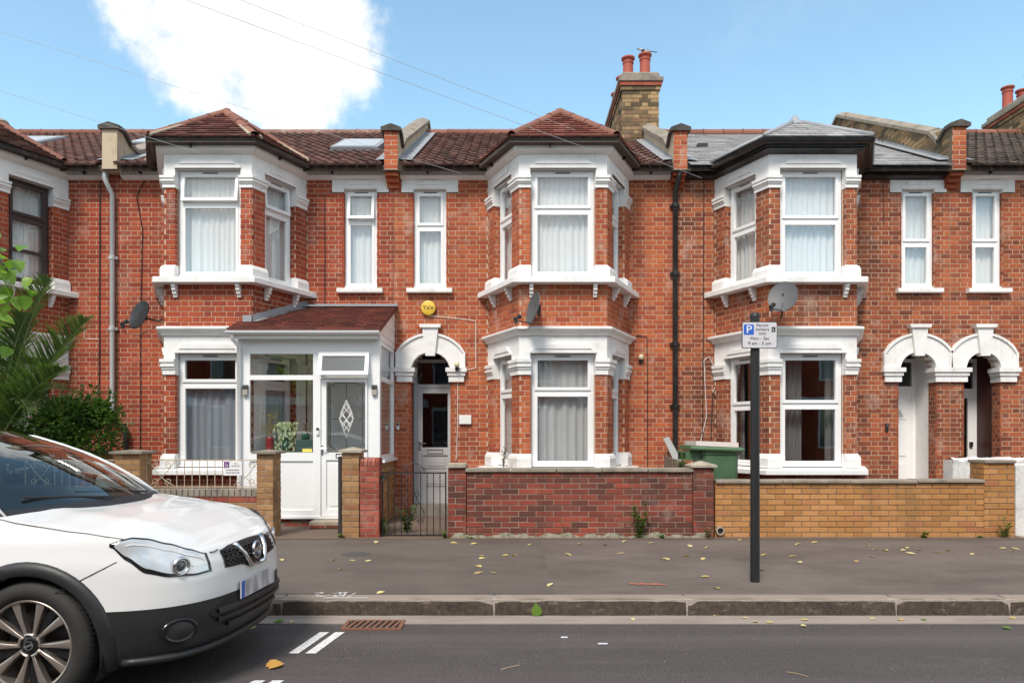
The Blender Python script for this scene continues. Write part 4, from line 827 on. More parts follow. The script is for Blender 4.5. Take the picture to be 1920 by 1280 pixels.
for k in range(n_):                                          # horizontal cladding boards of the gable
    z0 = t1+(3.5-t1)*k/n_; z1 = t1+(3.5-t1)*(k+1)/n_; y0 = RE+(z1-RE_Z)/(RT_Z-RE_Z)*(YM-RE)+.03
    y0 = max(YP, y0)
    if y0 < YM-.05: m = MB(); m.box(px1-.03, px1+.004+.004*(k % 2), y0, YM-.008, z0+.004, z1); m.build('cladding_board', MT['upvc'], PO)
m = MB(); m.add([(px1+.012, y, zro(y)-h) for y, h in ((RE+.03, .0), (YM-.01, .0), (YM-.01, .09), (RE+.03, .09))], [(0, 1, 2, 3)]); m.add([(px1-.02, y, zro(y)-h) for y, h in ((RE+.03, .0), (YM-.01, .0), (YM-.01, .09), (RE+.03, .09))], [(0, 1, 2, 3)]); m.build('bargeboard', MT['upvc'], PO)
m = MB(); x0r, x1r = px0-.06, px1+.035; m.add([(x0r, RE, RE_Z-.06), (x1r, RE, RE_Z-.06), (x1r, YM-.005, RT_Z-.06), (x0r, YM-.005, RT_Z-.06), (x0r, RE, RE_Z-.005), (x1r, RE, RE_Z-.005), (x1r, YM-.005, RT_Z-.005), (x0r, YM-.005, RT_Z-.005)], [(3, 2, 1, 0), (4, 5, 6, 7), (0, 1, 5, 4), (1, 2, 6, 5), (2, 3, 7, 6), (3, 0, 4, 7)]); rf = m.build('roof', MT['tile_porch'], PO)
V_ = Vector((0, YM-RE, RT_Z-RE_Z)); ll = V_.length; m = MB(); tiles(m, Vector((x0r-.01, RE, RE_Z)), Vector((1, 0, 0)), V_.normalized(), [(0, 0), (x1r-x0r+.02, 0), (x1r-x0r+.02, ll), (0, ll)], .10, .17, .026); m.build('roof_tiles', MT['tile_porch'], rf, kind='stuff', fix=False)
m = MB(); m.box(-3.36, x1r+.02, YM-.022, YM-.004, RT_Z+.0, RT_Z+.05); m.box(-3.36, x1r+.02, YM-.14, YM-.02, RT_Z-.01, RT_Z+.012); fl_ = m.build('flashing', MT['lead'], rf)
cf = Fr((-4.5+BA, YB), (-4.5+BB, YM)); m = MB(); rows = [[], [], []]
for k in range(9):
    u = cf.w*k/8; y = cf(u, .02, 0)[1]; rows[0].append(cf(u, .014, zro(y)+.11+.008*(k % 2))); rows[1].append(cf(u, .02, zro(y)+.02)); rows[2].append(cf(u, .10, zro(cf(u, .1, 0)[1])+.022))
m.grid(rows); m.box(px0+.0, -3.845, YB-.02, YB-.008, zro(YB), zro(YB)+.1); m.build('flashing', MT['lead'], rf)
m = MB(); gpf = [(.03+.05*math.cos(R(a)), RE_Z-.03+.05*math.sin(R(a))) for a in range(180, 361, 30)]+[(.07, RE_Z-.03), (-.01, RE_Z-.03)]
m.sweep([(x0r-.02, RE+.02), (x1r+.0, RE+.02)], gpf); gu = m.build('gutter', MT['upvc'], PO)
for px in (474, 586, 688): m = MB(); m.sweep([(gx(px, RE)-.012, RE+.02), (gx(px, RE)+.012, RE+.02)], [(d*1.12-.004, z-.004) for d, z in gpf]); m.build('gutter_bracket', MT['upvc'], gu)
m = MB(); m.tube([(x0r+.06, RE+.0, RE_Z-.07), (x0r+.06, RE+.02, RE_Z-.14), (x0r+.10, YP-.05, RE_Z-.24), (x0r+.10, YP-.04, zb)], .028, 8); m.build('downpipe', MT['upvc'], PO, auto=50)
m = MB(); m.box(x0r+.03, x1r-.03, RE+.04, RE+.055, RE_Z-.13, RE_Z-.02); m.box(x0r+.05, x1r-.05, RE+.055, YP+.02, RE_Z-.125, RE_Z-.115); m.build('fascia', MT['upvc'], PO)
m = MB(); m.box(px0+.03, px1-.02, YP+.02, YM-.01, ZG-.02, zb-.03); m.build('floor_slab', MT['coping'], PO)
pbars('brick_base', [(.0, PF.w, -.12, -.02, ZG-.02, zb-.03)], 'mortar_dark')
F = Fr((px0, YP+.02), (px1, YP+.02)); q, st = courses(F, 0, F.w, ZG-.01, zb-.03, bond='st', ch=.08); laybricks(q, 'brick_purple', PO, 2000)
m = MB(); sx0, sx1 = pu(590)+px0, px1; m.cbox(sx0, sx1, YP-.30, YP+.01, ZG, .262, .01); st_ = m.build('doorstep', MT['coping_light'], PO)
F = Fr((sx0+.01, YP-.305), (sx1-.01, YP-.305)); q, st = courses(F, 0, F.w, ZG+.005, .215, bond='st', ch=.075); laybricks(q, 'brick_purple', st_, 2000)
m = MB(); m.box(px0, px0+.06, YP+.005, YB+.02, zb, t1); m.build('side_panel', MT['upvc'], PO)
m = MB(); m.box(-3.33, px1-.08, YM-.02, YM-.006, zb-.02, 2.95); m.build('inner_lining', MT['cream_wall'], PO); m = MB(); m.box(px0+.08, px1-.07, YP+.08, YM-.03, 2.872, 2.88); m.build('ceiling', MT['cream_wall'], PO)
m = MB(); bars(m, MF, -2.95, -2.15, zb, 2.35, .06, .022, .05); m.fbox(MF, -2.89, -2.21, .022, .04, zb, 2.29); m.fbox(MF, -2.78, -2.32, .04, .05, 1.3, 2.1); m.build('inner_door', MT['upvc'], PO)
for u0, u1 in ((.03, .265), (.945, 1.16)): m = MB(); m.fbox(cf, u0, u1, .002, .012, 1.21, 2.36); m.build('inner_lining', MT['stucco'], PO)
pbars('sticker', [(pu(566), pu(584), -.029, -.027, pz(847), pz(841))], 'sticker_yellow', pf)
b = NB('moss_mortar'); c = b.mix(b.rng(b.noise(14, 6, .7), .4, .65), C(.26, .23, .18), C(.10, .10, .05)); b.bump(b.noise(60, 5, .7), .9, .01); b.out(c, .95)
b = NB('render_rough'); b.bump(b.noise(38, 6, .75), 1., .02); b.out(b.mix(b.rng(b.noise(7, 6, .7), .5, .75, 0, .6), C(.74, .72, .70), C(.42, .39, .36)), .9)
b = NB('board_grey'); b.out(b.mix(b.noise(12, 5, .7), C(.20, .21, .20), C(.34, .35, .34)), .7)
b = NB('iron_black'); b.out((.014, .013, .013), .5)
b = NB('dark_timber'); b.out(b.mix(b.noise(9, 5, .6, None, (1, 1, .1)), C(.02, .018, .017), C(.04, .036, .034)), .7)
b = NB('old_timber'); b.bump(b.noise(40, 4, .6, None, (1, 1, .06)), .5, .004); b.out(b.mix(b.noise(25, 5, .65, None, (1, 1, .08)), C(.24, .19, .15), C(.13, .10, .08)), .9)
b = NB('cream_iron'); b.out(b.mix(b.rng(b.noise(22, 5, .7), .5, .7, 0, .7), C(.50, .42, .30), C(.20, .11, .06)), .6)
b = NB('purple'); b.out((.14, .04, .20), .5)
b = NB('ink_purple'); b.out((.12, .06, .16), .6)
b = NB('ink_black'); b.out((.012, .012, .013), .45)
b = NB('bin_green'); b.out(b.mix(b.rng(b.noise(5, 6, .7), .4, .75), C(.052, .115, .052), C(.085, .15, .075)), .5)
b = NB('pink_white'); b.out(b.mix(b.noise(8, 5, .7), C(.72, .64, .61), C(.60, .50, .47)), .6)
b = NB('pole_black'); b.out(b.mix(b.rng(b.noise(16, 6, .7), .55, .75, 0, .5), C(.013, .013, .014), C(.05, .045, .04)), .5)
b = NB('sign_grey'); b.out((.60, .58, .61), .4)
b = NB('sign_blue'); b.out((.035, .12, .52), .35)
b = NB('sign_white'); b.out((.82, .82, .82), .35)
b = NB('dish_grey'); b.out(b.mix(b.noise(7, 5, .6), C(.075, .075, .08), C(.105, .105, .11)), .55)
b = NB('alarm_yellow'); b.out((.72, .47, .055), .35)
b = NB('lamp_cream'); b.out((.66, .58, .40), .4)
b = NB('solar_body'); b.out((.36, .34, .30), .4)
b = NB('rust'); b.bump(b.noise(60, 5, .7), .5, .004); b.out(b.mix(b.noise(22, 6, .7), C(.24, .10, .055), C(.13, .065, .045)), .85)
b = NB('spray_orange'); b.out(b.mix(b.rng(b.noise(40, 5, .75), .42, .58), C(.14, .115, .10), C(.50, .12, .04)), .85)
b = NB('dark_patch'); b.out(b.mix(b.noise(60, 5, .7), C(.05, .045, .042), C(.085, .075, .068)), .8)
# ============================================================ FRONT GARDEN WALLS, GATES, RAILINGS
def text(body, size, M, mat, parent, name='lettering', align='CENTER', ext=.0006, sx=1.):
    cu = bpy.data.curves.new(name, 'FONT'); cu.body = body; cu.size = size; cu.align_x = align; cu.align_y = 'CENTER'; cu.extrude = ext; cu.resolution_u = 3; cu.space_character = 1.05
    ob = bpy.data.objects.new(name, cu); me = bpy.data.meshes.new_from_object(ob); bpy.data.objects.remove(ob); me.materials.clear(); me.materials.append(mat)
    for v in me.vertices: v.co.x *= sx
    return inst(name, me, M, parent)
FRONT = lambda x, y, z: Matrix.Translation((x, y, z)) @ Matrix.Rotation(R(90), 4, 'X')
def brickbox(parent, x0, x1, y0, y1, z0, z1, mat, core='mortar_grey', bond='st', sides='FLR', ph=0., limit=2000, ch=.0745, wall_name='core', bl=.216):
    m = MB(); m.box(x0+.006, x1-.006, y0+.006, y1-.006, z0-.01, z1); co = m.build(wall_name, MT[core], parent)
    q = []
    fs = {'F': Fr((x0, y0), (x1, y0)), 'L': Fr((x0, y1), (x0, y0)), 'R': Fr((x1, y0), (x1, y1)), 'B': Fr((x1, y1), (x0, y1))}
    for s_ in sides: qq, st = courses(fs[s_], 0, fs[s_].w, z0, z1, bond=bond if s_ in 'FB' else 'header', ph=ph, ch=ch, bl=bl, jit=.003); q += qq
    laybricks(q, mat, co, limit); return co
def caps(parent, x0, x1, y0, y1, z, ln, mat='coping', th=.045, ov=.03, name='coping_stone'):
    n = max(1, round((x1-x0)/ln)); w_ = (x1-x0)/n
    for k in range(n): m = MB(); dz = rng.uniform(-.004, .004); m.cbox(x0+k*w_+.004, x0+(k+1)*w_-.004, y0-ov, y1+ov, z+dz, z+th+dz, .007); m.build(name, MT[mat], parent)
def pyramid(parent, x0, x1, y0, y1, z, h=.07, ov=.035, mat='coping'):
    m = MB(); x0 -= ov; x1 += ov; y0 -= ov; y1 += ov; c = ((x0+x1)/2, (y0+y1)/2, z+h); e = .03
    V = [(x0, y0, z), (x1, y0, z), (x1, y1, z), (x0, y1, z), (x0, y0, z+e), (x1, y0, z+e), (x1, y1, z+e), (x0, y1, z+e), c]
    m.add(V, [(3, 2, 1, 0), (0, 1, 5, 4), (1, 2, 6, 5), (2, 3, 7, 6), (3, 0, 4, 7), (4, 5, 8), (5, 6, 8), (6, 7, 8), (7, 4, 8)]); m.build('pier_cap', MT[mat], parent)
YW = 9.24; wx = lambda px, Y=YW: gx(px, Y); wz = lambda py, Y=YW: gz(py, Y)
GW = thing('garden_wall', (.9, YW+.1, PAVE), 'dark red brick garden wall with grey coping, orange weeds growing at its foot', 'wall')
GW['label'] = 'dark red brick garden wall with grey coping in front of the tiled-roof house'
xl, xr = wx(840), wx(1338)
brickbox(GW, xl+.24, xr-.27, YW, YW+.215, PAVE, 1.0, 'brick_purple', sides='F')
caps(GW, xl+.22, xr-.26, YW, YW+.215, 1.001, .62, 'coping', .05)
brickbox(GW, xl, xl+.237, YW-.012, YW+.23, PAVE, 1.05, 'brick_purple', sides='FLR', ph=.1, wall_name='pier'); caps(GW, xl, xl+.237, YW-.012, YW+.23, 1.051, .4, 'coping_light', .06)
brickbox(GW, xr-.267, xr, YW-.012, YW+.25, PAVE, 1.06, 'brick_purple', sides='FLR', ph=.05, wall_name='pier'); pyramid(GW, xr-.267, xr, YW-.012, YW+.25, 1.061, .085, mat='coping_light')
# crumbling mortar haunch along its foot
m = MB(); rows = [[], [], []]
for k in range(90):
    x = xl+.05+(xr-xl-.1)*k/89; h = .035+.03*math.sin(k*.6)*math.sin(k*.23+1)+rng.uniform(-.012, .012); rows[0].append((x, YW-.003, PAVE+h+.02)); rows[1].append((x, YW-.03-rng.uniform(0, .025), PAVE+h*.75)); rows[2].append((x, YW-.05-rng.uniform(0, .05), PAVE+.002))
m.grid(rows); m.build('mortar_haunch', MT['moss_mortar'], GW, fix=False)
YY = 9.28; YL = thing('garden_wall', (4.5, YY+.1, PAVE), 'low yellow brick garden wall with grey coping, behind the parking sign', 'wall')
xa, xb, xe = wx(1341, YY), wx(1845, YY), wx(1903, YY)
brickbox(YL, xa, xb, YY, YY+.215, PAVE, .855, 'brick_yellow', 'mortar_dark', sides='FR', limit=2000); caps(YL, xa+.0, xb-.0, YY, YY+.215, .856, .95, 'coping', .042, .035)
brickbox(YL, xb+.002, xe, YY-.0, YY+.3, PAVE, 1.115, 'brick_yellow', 'mortar_dark', sides='FLR', ph=.08, wall_name='pier'); caps(YL, xb-.01, xe+.01, YY, YY+.3, 1.116, .5, 'coping', .04, .03)
m = MB(); Mt = Matrix.Translation((wx(1349, YY), YY-.03, PAVE+.10)) @ Matrix.Rotation(R(90), 4, 'X'); m.lathe([(.055, -.04), (.055, .02), (.038, .02), (.036, -.04)], 16, Mt); m.build('drain_pipe', MT['coping_light'], YL); m = MB(); m.lathe([(0, 0), (.036, 0)], 16, Mt); m.build('pipe_bore', MT['plastic_dark'], YL)
# house at the far left of the pair: yellow piers, low wall with railing
YG = thing('garden_wall', (-4.3, YW+.1, PAVE), 'yellow brick piers and low wall carrying the cream scrolled railing', 'wall')
p0, p1, p2, p3 = wx(215), wx(262), wx(481), wx(512)
brickbox(YG, p2, p3, YW, YW+.32, PAVE, 1.235, 'brick_buff', sides='FLR', wall_name='pier', ph=.11); pyramid(YG, p2, p3, YW, YW+.32, 1.236, .055, .05, 'coping')
brickbox(YG, p0, p1, YW, YW+.32, PAVE, 1.235, 'brick_buff', sides='FLR', wall_name='pier', ph=.11); pyramid(YG, p0, p1, YW, YW+.32, 1.236, .055, .05, 'coping')
for a, b_ in ((p1, p2), (-6.5, p0)):
    brickbox(YG, a+.003, b_-.003, YW+.06, YW+.27, PAVE, .60, 'brick_buff', sides='F'); brickbox(YG, a+.003, b_-.003, YW+.058, YW+.27, .601, .675, 'brick_soft_red', sides='F', wall_name='band')
    n = int((b_-a-.01)/.075); 
    for k in range(n): m = MB(); m.cbox(a+.005+k*.0752, a+.005+k*.0752+.067, YW+.05, YW+.275, .678, .775, .005); m.build('coping_brick', MT['coping'], YG)
PR = thing('gate_pier', (wx(655), YW+.1, PAVE), 'yellow brick gate pier with stone cap, joined to the small red pier', 'pier')
brickbox(PR, wx(641), wx(674)-.004, YW, YW+.3, PAVE, 1.25, 'brick_buff', sides='FLR', ph=.13, bl=.22); pyramid(PR, wx(641), wx(674)-.004, YW, YW+.3, 1.251, .075, .04, 'coping_light')
RP = thing('gate_pier', (wx(692), YW+.1, PAVE), 'small red brick gate pier with rounded brick top', 'pier')
brickbox(RP, wx(675), wx(711), YW-.01, YW+.24, PAVE, 1.08, 'brick_soft_red', sides='FLR', ph=.08, bl=.22)
nb = 5; w_ = (wx(711)-wx(675))/nb
for k in range(nb):
    m = MB(); a = wx(675)+k*w_; prof = [(YW-.012, 1.083), (YW-.012, 1.14), (YW+.015, 1.17), (YW+.06, 1.185), (YW+.18, 1.185), (YW+.22, 1.17), (YW+.245, 1.14), (YW+.245, 1.083)]; n = len(prof)
    m.add([(a+.003, y, z) for y, z in prof]+[(a+w_-.003, y, z) for y, z in prof], [tuple(range(n)), tuple(range(2*n-1, n-1, -1))]+[(i, n+i, n+(i+1) % n, (i+1) % n) for i in range(n)]); m.build('capping_brick', MT['brick_soft_red'], RP)
BP = thing('boundary_pier', (wx(195, 10.4), 10.5, PAVE), 'stub yellow brick pier with flat cap beside the black drainpipe', 'pier')
brickbox(BP, wx(172, 10.4), wx(212, 10.4), 10.4, 10.7, PAVE, 1.20, 'brick_buff', sides='FR'); caps(BP, wx(172, 10.4), wx(212, 10.4), 10.4, 10.7, 1.201, .5, 'coping', .05, .03)
RW = thing('rendered_wall', (7.2, 10.2, PAVE), 'rough white rendered dividing wall behind the end of the yellow wall', 'wall')
m = MB(); x0, x1, y0, y1 = gx(1786, 10.2), 8.3, 10.2, 10.42; n = 60; rows = [[], [], [], [], []]
for k in range(n+1):
    x = x0+(x1-x0)*k/n; t = 1.15+.012*math.sin(k*1.3)+rng.uniform(-.012, .012)
    for j, (y, z) in enumerate(((y0, PAVE-.01), (y0+rng.uniform(-.006, .006), t-.10), (y0-.012+rng.uniform(-.006, .006), t-.03), (y0+.05, t), (y1, t-.01))): rows[j].append((x, y, z))
m.grid(rows); m.add([(x0, y0, PAVE-.01), (x0, y0, 1.12), (x0, y1, 1.12), (x0, y1, PAVE-.01)], [(0, 1, 2, 3)]); m.build('rendered_face', MT['render_rough'], RW, fix=False)
m = MB(); m.box(wx(1902, YY)+.05, 7.2, YY+.05, 10.2, PAVE, 1.08); m.build('return_wall', MT['render_rough'], RW)
m = MB(); m.box(wx(1905, YY), 8.6, 9.05, 9.9, PAVE, PAVE+.03); tag(m.build('concrete_threshold', MT['coping_light'], None), 'pale concrete threshold slab beside the end of the yellow wall', 'slab')
# iron gate
GT = thing('iron_gate', ((wx(712)+wx(838))/2, YW+.1, PAVE), 'low black wrought iron gate with scrolls, standing before the grey front door', 'gate')
ga, gb_, yg = wx(714), wx(836), YW+.08
def spiral(c, r0, r1, a0, turns, n=22, y=yg): return [(c[0]+(r0+(r1-r0)*k/n)*math.cos(a0+turns*2*math.pi*k/n), y, c[1]+(r0+(r1-r0)*k/n)*math.sin(a0+turns*2*math.pi*k/n)) for k in range(n+1)]
m = MB()
for z in (.175, .985): m.box(ga, gb_, yg-.006, yg+.006, z-.009, z+.009)
for x in (ga, gb_-.018): m.box(x, x+.018, yg-.009, yg+.009, .15, 1.0)
m.build('frame', MT['iron_black'], GT)
for k in range(1, 10):
    if k == 5: continue
    m = MB(); x = ga+(gb_-ga)*k/10; m.tube([(x, yg, .17), (x, yg, .985)], .0065, 6); m.build('bar', MT['iron_black'], GT)
for pts in (spiral((ga+.30, 1.03), .05, .012, 2.6, 1.4), spiral((gb_-.32, 1.03), .05, .012, .5, -1.4), [(ga+.26, yg, 1.06), (ga+.34, yg, 1.10), ((ga+gb_)/2, yg, 1.115), (gb_-.36, yg, 1.09), (gb_-.28, yg, 1.04)], [(ga+.41, yg, .75), (ga+.48, yg, .6), (ga+.55, yg, .48), (ga+.55, yg, .40), (ga+.48, yg, .36), (ga+.40, yg, .40)], spiral((ga+.45, .72), .045, .01, 3.6, 1.3), spiral((ga+.50, .36), .045, .01, .3, -1.3), [(ga+.28, yg, .62), (ga+.32, yg, .5), (ga+.36, yg, .36)], spiral((ga+.12, 1.02), .04, .01, 3.0, 1.3)):
    m = MB(); m.tube(pts, .005, 5); m.build('scroll', MT['iron_black'], GT)
m = MB(); m.box(ga-.06, ga+.06, yg-.02, yg+.01, .91, .95); m.tube([(ga-.02, yg-.02, .90), (ga+.0, yg-.04, .86), (ga+.04, yg-.02, .92)], .012, 6); m.build('latch', MT['iron_black'], GT)
m = MB(); m.cbox(wx(632), wx(639), YW+.05, YW+.12, PAVE, 1.20, .006); m.box(wx(632)+.005, wx(632)+.03, YW+.12, YW+.86, PAVE+.06, 1.18); 
WG = m.build('timber_gate', MT['dark_timber'], None); tag(WG, 'dark timber gate swung open beside the yellow gate pier', 'gate')
# railing
RA = thing('scroll_railing', ((p1+p2)/2, YW+.16, .775), 'cream wrought iron railing with scrolls on the low yellow wall', 'railing'); yr = YW+.16
def railing(a, b_, root):
    m = MB()
    for z in (.80, 1.15): m.box(a, b_, yr-.006, yr+.006, z-.006, z+.006)
    m.build('rail', MT['cream_iron'], root)
    n = round((b_-a)/.098); st = (b_-a)/n
    for k in range(n+1):
        if n > 6 and k in (1, 2, 3, n-1, n-2, n-3): continue
        m = MB(); m.tube([(a+k*st, yr, .775), (a+k*st, yr, 1.15)], .006, 5); m.build('bar', MT['cream_iron'], root)
    for c in ((a+2*st, b_-2*st) if n > 6 else ()):
        for s_ in (-1, 1):
            m = MB(); m.tube([(c+s_*.19, yr, 1.14)]+[(c+s_*(.17-.30*t), yr, 1.13-.30*t-.04*math.sin(t*math.pi)) for t in (.1, .3, .5, .7, .9)]+[(c-s_*.15, yr, .82)], .005, 5); m.build('scroll', MT['cream_iron'], root)
            for zz, a0, tu in ((1.085, 1.6, 1.3*s_), (.865, -1.6, -1.3*s_)):
                m = MB(); m.tube(spiral((c+s_*.09, zz), .048, .012, a0, tu, 22, yr), .005, 5); m.build('scroll', MT['cream_iron'], root)
railing(p1+.005, p2-.005, RA)
RB = thing('scroll_railing', ((-6.4+p0)/2, YW+.16, .775), 'short cream iron railing between the bush and the yellow pier', 'railing'); railing(-6.4, p0-.005, RB)
NP = thing('notice_plate', (wx(428), yr-.02, wz(892)), 'small white no parking notice with purple wheelchair symbol on the railing', 'sign')
nx0, nx1, nz0, nz1 = wx(411), wx(446), wz(892), wz(865); m = MB(); m.box(nx0, nx1, yr-.018, yr-.012, nz0, nz1); m.build('plate', MT['plastic_white'], NP)
m = MB(); m.box(nx0+.004, nx0+.075, yr-.0195, yr-.018, nz1-.085, nz1-.006); m.build('symbol_field', MT['purple'], NP)
m = MB(); cx_, cz_ = nx0+.04, nz1-.048; m.tube([(cx_+.018*math.cos(a), yr-.0205, cz_-.008+.018*math.sin(a)) for a in [2.2+k*.42 for k in range(11)]], .003, 4); m.tube([(cx_-.004, yr-.0205, cz_+.026), (cx_-.003, yr-.0205, cz_+.005), (cx_+.012, yr-.0205, cz_+.004), (cx_+.02, yr-.0205, cz_-.016)], .0034, 4); m.build('wheelchair_symbol', MT['plastic_white'], NP)
text('NO', .026, FRONT(nx0+.16, yr-.0195, nz1-.03), MT['ink_purple'], NP); text('PARKING', .026, FRONT(nx0+.16, yr-.0195, nz1-.062), MT['ink_purple'], NP)
for k in range(2):
    for q in range(5): m = MB(); a = nx0+.03+.036*q+.004*k; m.box(a, a+.026+.004*((q+k) % 2), yr-.0195, yr-.018, nz1-.122-.034*k, nz1-.110-.034*k); m.build('print_line', MT['ink_purple'], NP)
# timber boundary fence between the two gardens, and a loose board
FE = thing('timber_fence', (2.56, 10.4, PAVE), 'low weathered timber fence between the dark red and yellow walls', 'fence')
for k in range(14):
    t = k/14; y = 9.55+1.95*t; x = 2.60-.14*t; m = MB(); m.cbox(x-.012, x+.012, y, y+.128, PAVE+.03, 1.02+.13*t, .004); m.build('plank', MT['old_timber'], FE)
m = MB(); m.box(2.43, 2.62, 9.55, 9.59, PAVE, 1.0); m.box(2.45, 2.49, 11.42, 11.5, PAVE, 1.16); m.build('post', MT['old_timber'], FE)
m = MB(); A_ = pt(1249, 820, 11.45); B_ = pt(1272, 868, 11.1); q = Vector((.045, 0, .015)); r_ = Vector((0, .035, 0)); m.add([A_-q, A_+q, B_+q*1.4, B_-q, A_-q+r_, A_+q+r_, B_+q*1.4+r_, B_-q+r_], [(0, 3, 2, 1), (4, 5, 6, 7), (0, 1, 5, 4), (1, 2, 6, 5), (2, 3, 7, 6), (3, 0, 4, 7)]); tag(m.build('loose_board', MT['board_grey'], None), 'pale grey loose board leaning on the wall beside the black downpipe', 'board')
# wheelie bin
BI = thing('wheelie_bin', (2.85, 10.0, ZG), 'green wheelie bin with a pale lid, behind the end of the yellow wall', 'bin')
bx0, bx1, by0, by1 = gx(1318, 9.75), gx(1386, 9.75), 9.75, 10.33; m = MB(); rows = []
for z, s_ in ((ZG+.05, .80), (ZG+.10, .82), (.9, .98), (1.20, 1.0), (1.21, 1.04), (1.26, 1.04)):
    cx_, cy_ = (bx0+bx1)/2, (by0+by1)/2; hx, hy = (bx1-bx0)/2*s_, (by1-by0)/2*s_; c_ = .05
    rows.append([(cx_+a*hx-(c_ if a > 0 else -c_)*(1-k), cy_+b_*hy-(c_ if b_ > 0 else -c_)*k, z) for a, b_, k in ((-1, -1, 1), (-1, -1, 0), (1, -1, 0), (1, -1, 1), (1, 1, 1), (1, 1, 0), (-1, 1, 0), (-1, 1, 1))])
m.grid(rows, True); m.add(rows[0], [tuple(range(7, -1, -1))]); m.build('body', MT['bin_green'], BI, auto=35)
m = MB(); lid = []
for z, o in ((1.262, .05), (1.285, .06), (1.315, .045), (1.328, .0)): lid.append([(x, y, z-(.012 if x > 3 else -.012)) for x, y in ((bx0-.16-o*.3, by0-o), (bx1+o, by0-o), (bx1+o, by1+o), (bx0-.16-o*.3, by1+o))])
m.grid(lid, True); m.add(lid[-1], [(0, 1, 2, 3)]); m.add(lid[0], [(3, 2, 1, 0)]); m.build('lid', MT['bin_green'], BI)
m = MB(); tz = lambda x: 1.334-(.012 if x > 3 else -.012); m.add([(x, y, 1.333+.01*s_+(.05 if s_ in (1.6, -.8) else 0)) for x, y, s_ in ((bx0-.1, by0-.03, 1.6), (bx1-.02, by0-.035, -.8), (bx1-.02, by1, -.8), (bx0-.1, by1, 1.6), (bx0-.1, by0-.03, .2), (bx1-.02, by0-.035, -2.2), (bx1-.02, by1, -2.2), (bx0-.1, by1, .2))], [(0, 1, 2, 3), (0, 4, 5, 1), (1, 5, 6, 2), (2, 6, 7, 3), (3, 7, 4, 0)]); m.build('lid_panel', MT['pink_white'], BI)
m = MB(); m.tube([(bx0-.22, by0+.06, 1.24), (bx0-.22, by1-.06, 1.24)], .016, 8); m.box(bx0-.22, bx0-.02, by0+.05, by0+.10, 1.13, 1.26); m.box(bx0-.22, bx0-.02, by1-.10, by1-.05, 1.13, 1.26); m.build('handle', MT['bin_green'], BI)
for y in (by0+.03, by1-.08):
    m = MB(); m.lathe([(0, 0), (.09, 0), (.10, .01), (.10, .04), (.09, .05), (0, .05)], 18, Matrix.Translation((bx0-.02, y+.05, ZG+.10)) @ Matrix.Rotation(R(90), 4, 'X')); m.build('wheel', MT['plastic_dark'], BI)
# parking sign
SP = thing('sign_post', (gx(1415.5, 6.53), 6.53, PAVE), 'tall black pole with a resident permit parking sign on the pavement', 'sign')
sx = gx(1415.5, 6.53); m = MB(); m.lathe([(.0, 2.57), (.041, 2.57), (.041, 1.6), (.042, PAVE)], 20, Matrix.Translation((sx, 6.53, 0))); m.build('pole', MT['pole_black'], SP, auto=40)
m = MB(); m.lathe([(.0, 2.60), (.03, 2.595), (.044, 2.58), (.044, 2.55)], 16, Matrix.Translation((sx, 6.53, 0))); m.build('pole_cap', MT['pole_black'], SP, smooth=True)
Ys = 6.475; s0, s1, z0, z1 = gx(1391, Ys), gx(1457.5, Ys), gz(653, Ys), gz(603, Ys)
def rrect(x0, x1, z0, z1, r, y0, y1, n=4):
    P = []
    for cx_, cz_, a0 in ((x1-r, z1-r, 0), (x0+r, z1-r, 90), (x0+r, z0+r, 180), (x1-r, z0+r, 270)):
        for k in range(n+1): a = R(a0+90*k/n); P.append((cx_+r*math.cos(a), cz_+r*math.sin(a)))
    m = MB(); k = len(P); m.add([(x, y0, z) for x, z in P]+[(x, y1, z) for x, z in P], [tuple(range(k)), tuple(range(2*k-1, k-1, -1))]+[(i, k+i, k+(i+1) % k, (i+1) % k) for i in range(k)]); return m
pl = rrect(s0, s1, z0, z1, .018, Ys, Ys+.006).build('sign_plate', MT['ink_black'], SP)
rrect(s0+.006, s1-.006, z0+.006, z1-.006, .014, Ys-.0015, Ys+.001).build('sign_face', MT['sign_grey'], pl)
q = Ys-.003; rrect(s0+.017, s0+.108, z1-.118, z1-.026, .008, q, q+.002).build('blue_square', MT['sign_blue'], pl)
text('P', .098, FRONT(s0+.064, q-.0006, z1-.073), MT['sign_white'], pl, sx=1.1)
for s_, dz in (('Permit', .034), ('holders', .070), ('only', .106)): text(s_, .036, FRONT(s0+.186, q, z1-dz), MT['ink_black'], pl, sx=1.05)
rrect(s1-.052, s1-.018, z1-.093, z1-.048, .004, q, q+.002).build('zone_square', MT['ink_black'], pl); text('L', .038, FRONT(s1-.035, q-.0006, z1-.071), MT['sign_white'], pl)
text('Mon - Sat', .038, FRONT((s0+s1)/2, q, z1-.152), MT['ink_black'], pl, sx=1.08); text('9 am - 5 pm', .038, FRONT((s0+s1)/2, q, z1-.196), MT['ink_black'], pl, sx=1.08)
m = MB()
for z in (2.31, 2.45): m.box(sx-.05, sx+.05, 6.482, 6.50, z-.012, z+.012); m.lathe([(.043, z-.012), (.047, z-.012), (.047, z+.012), (.043, z+.012)], 16, Matrix.Translation((sx, 6.53, 0)), True)
m.build('clip', MT['chrome'], SP)
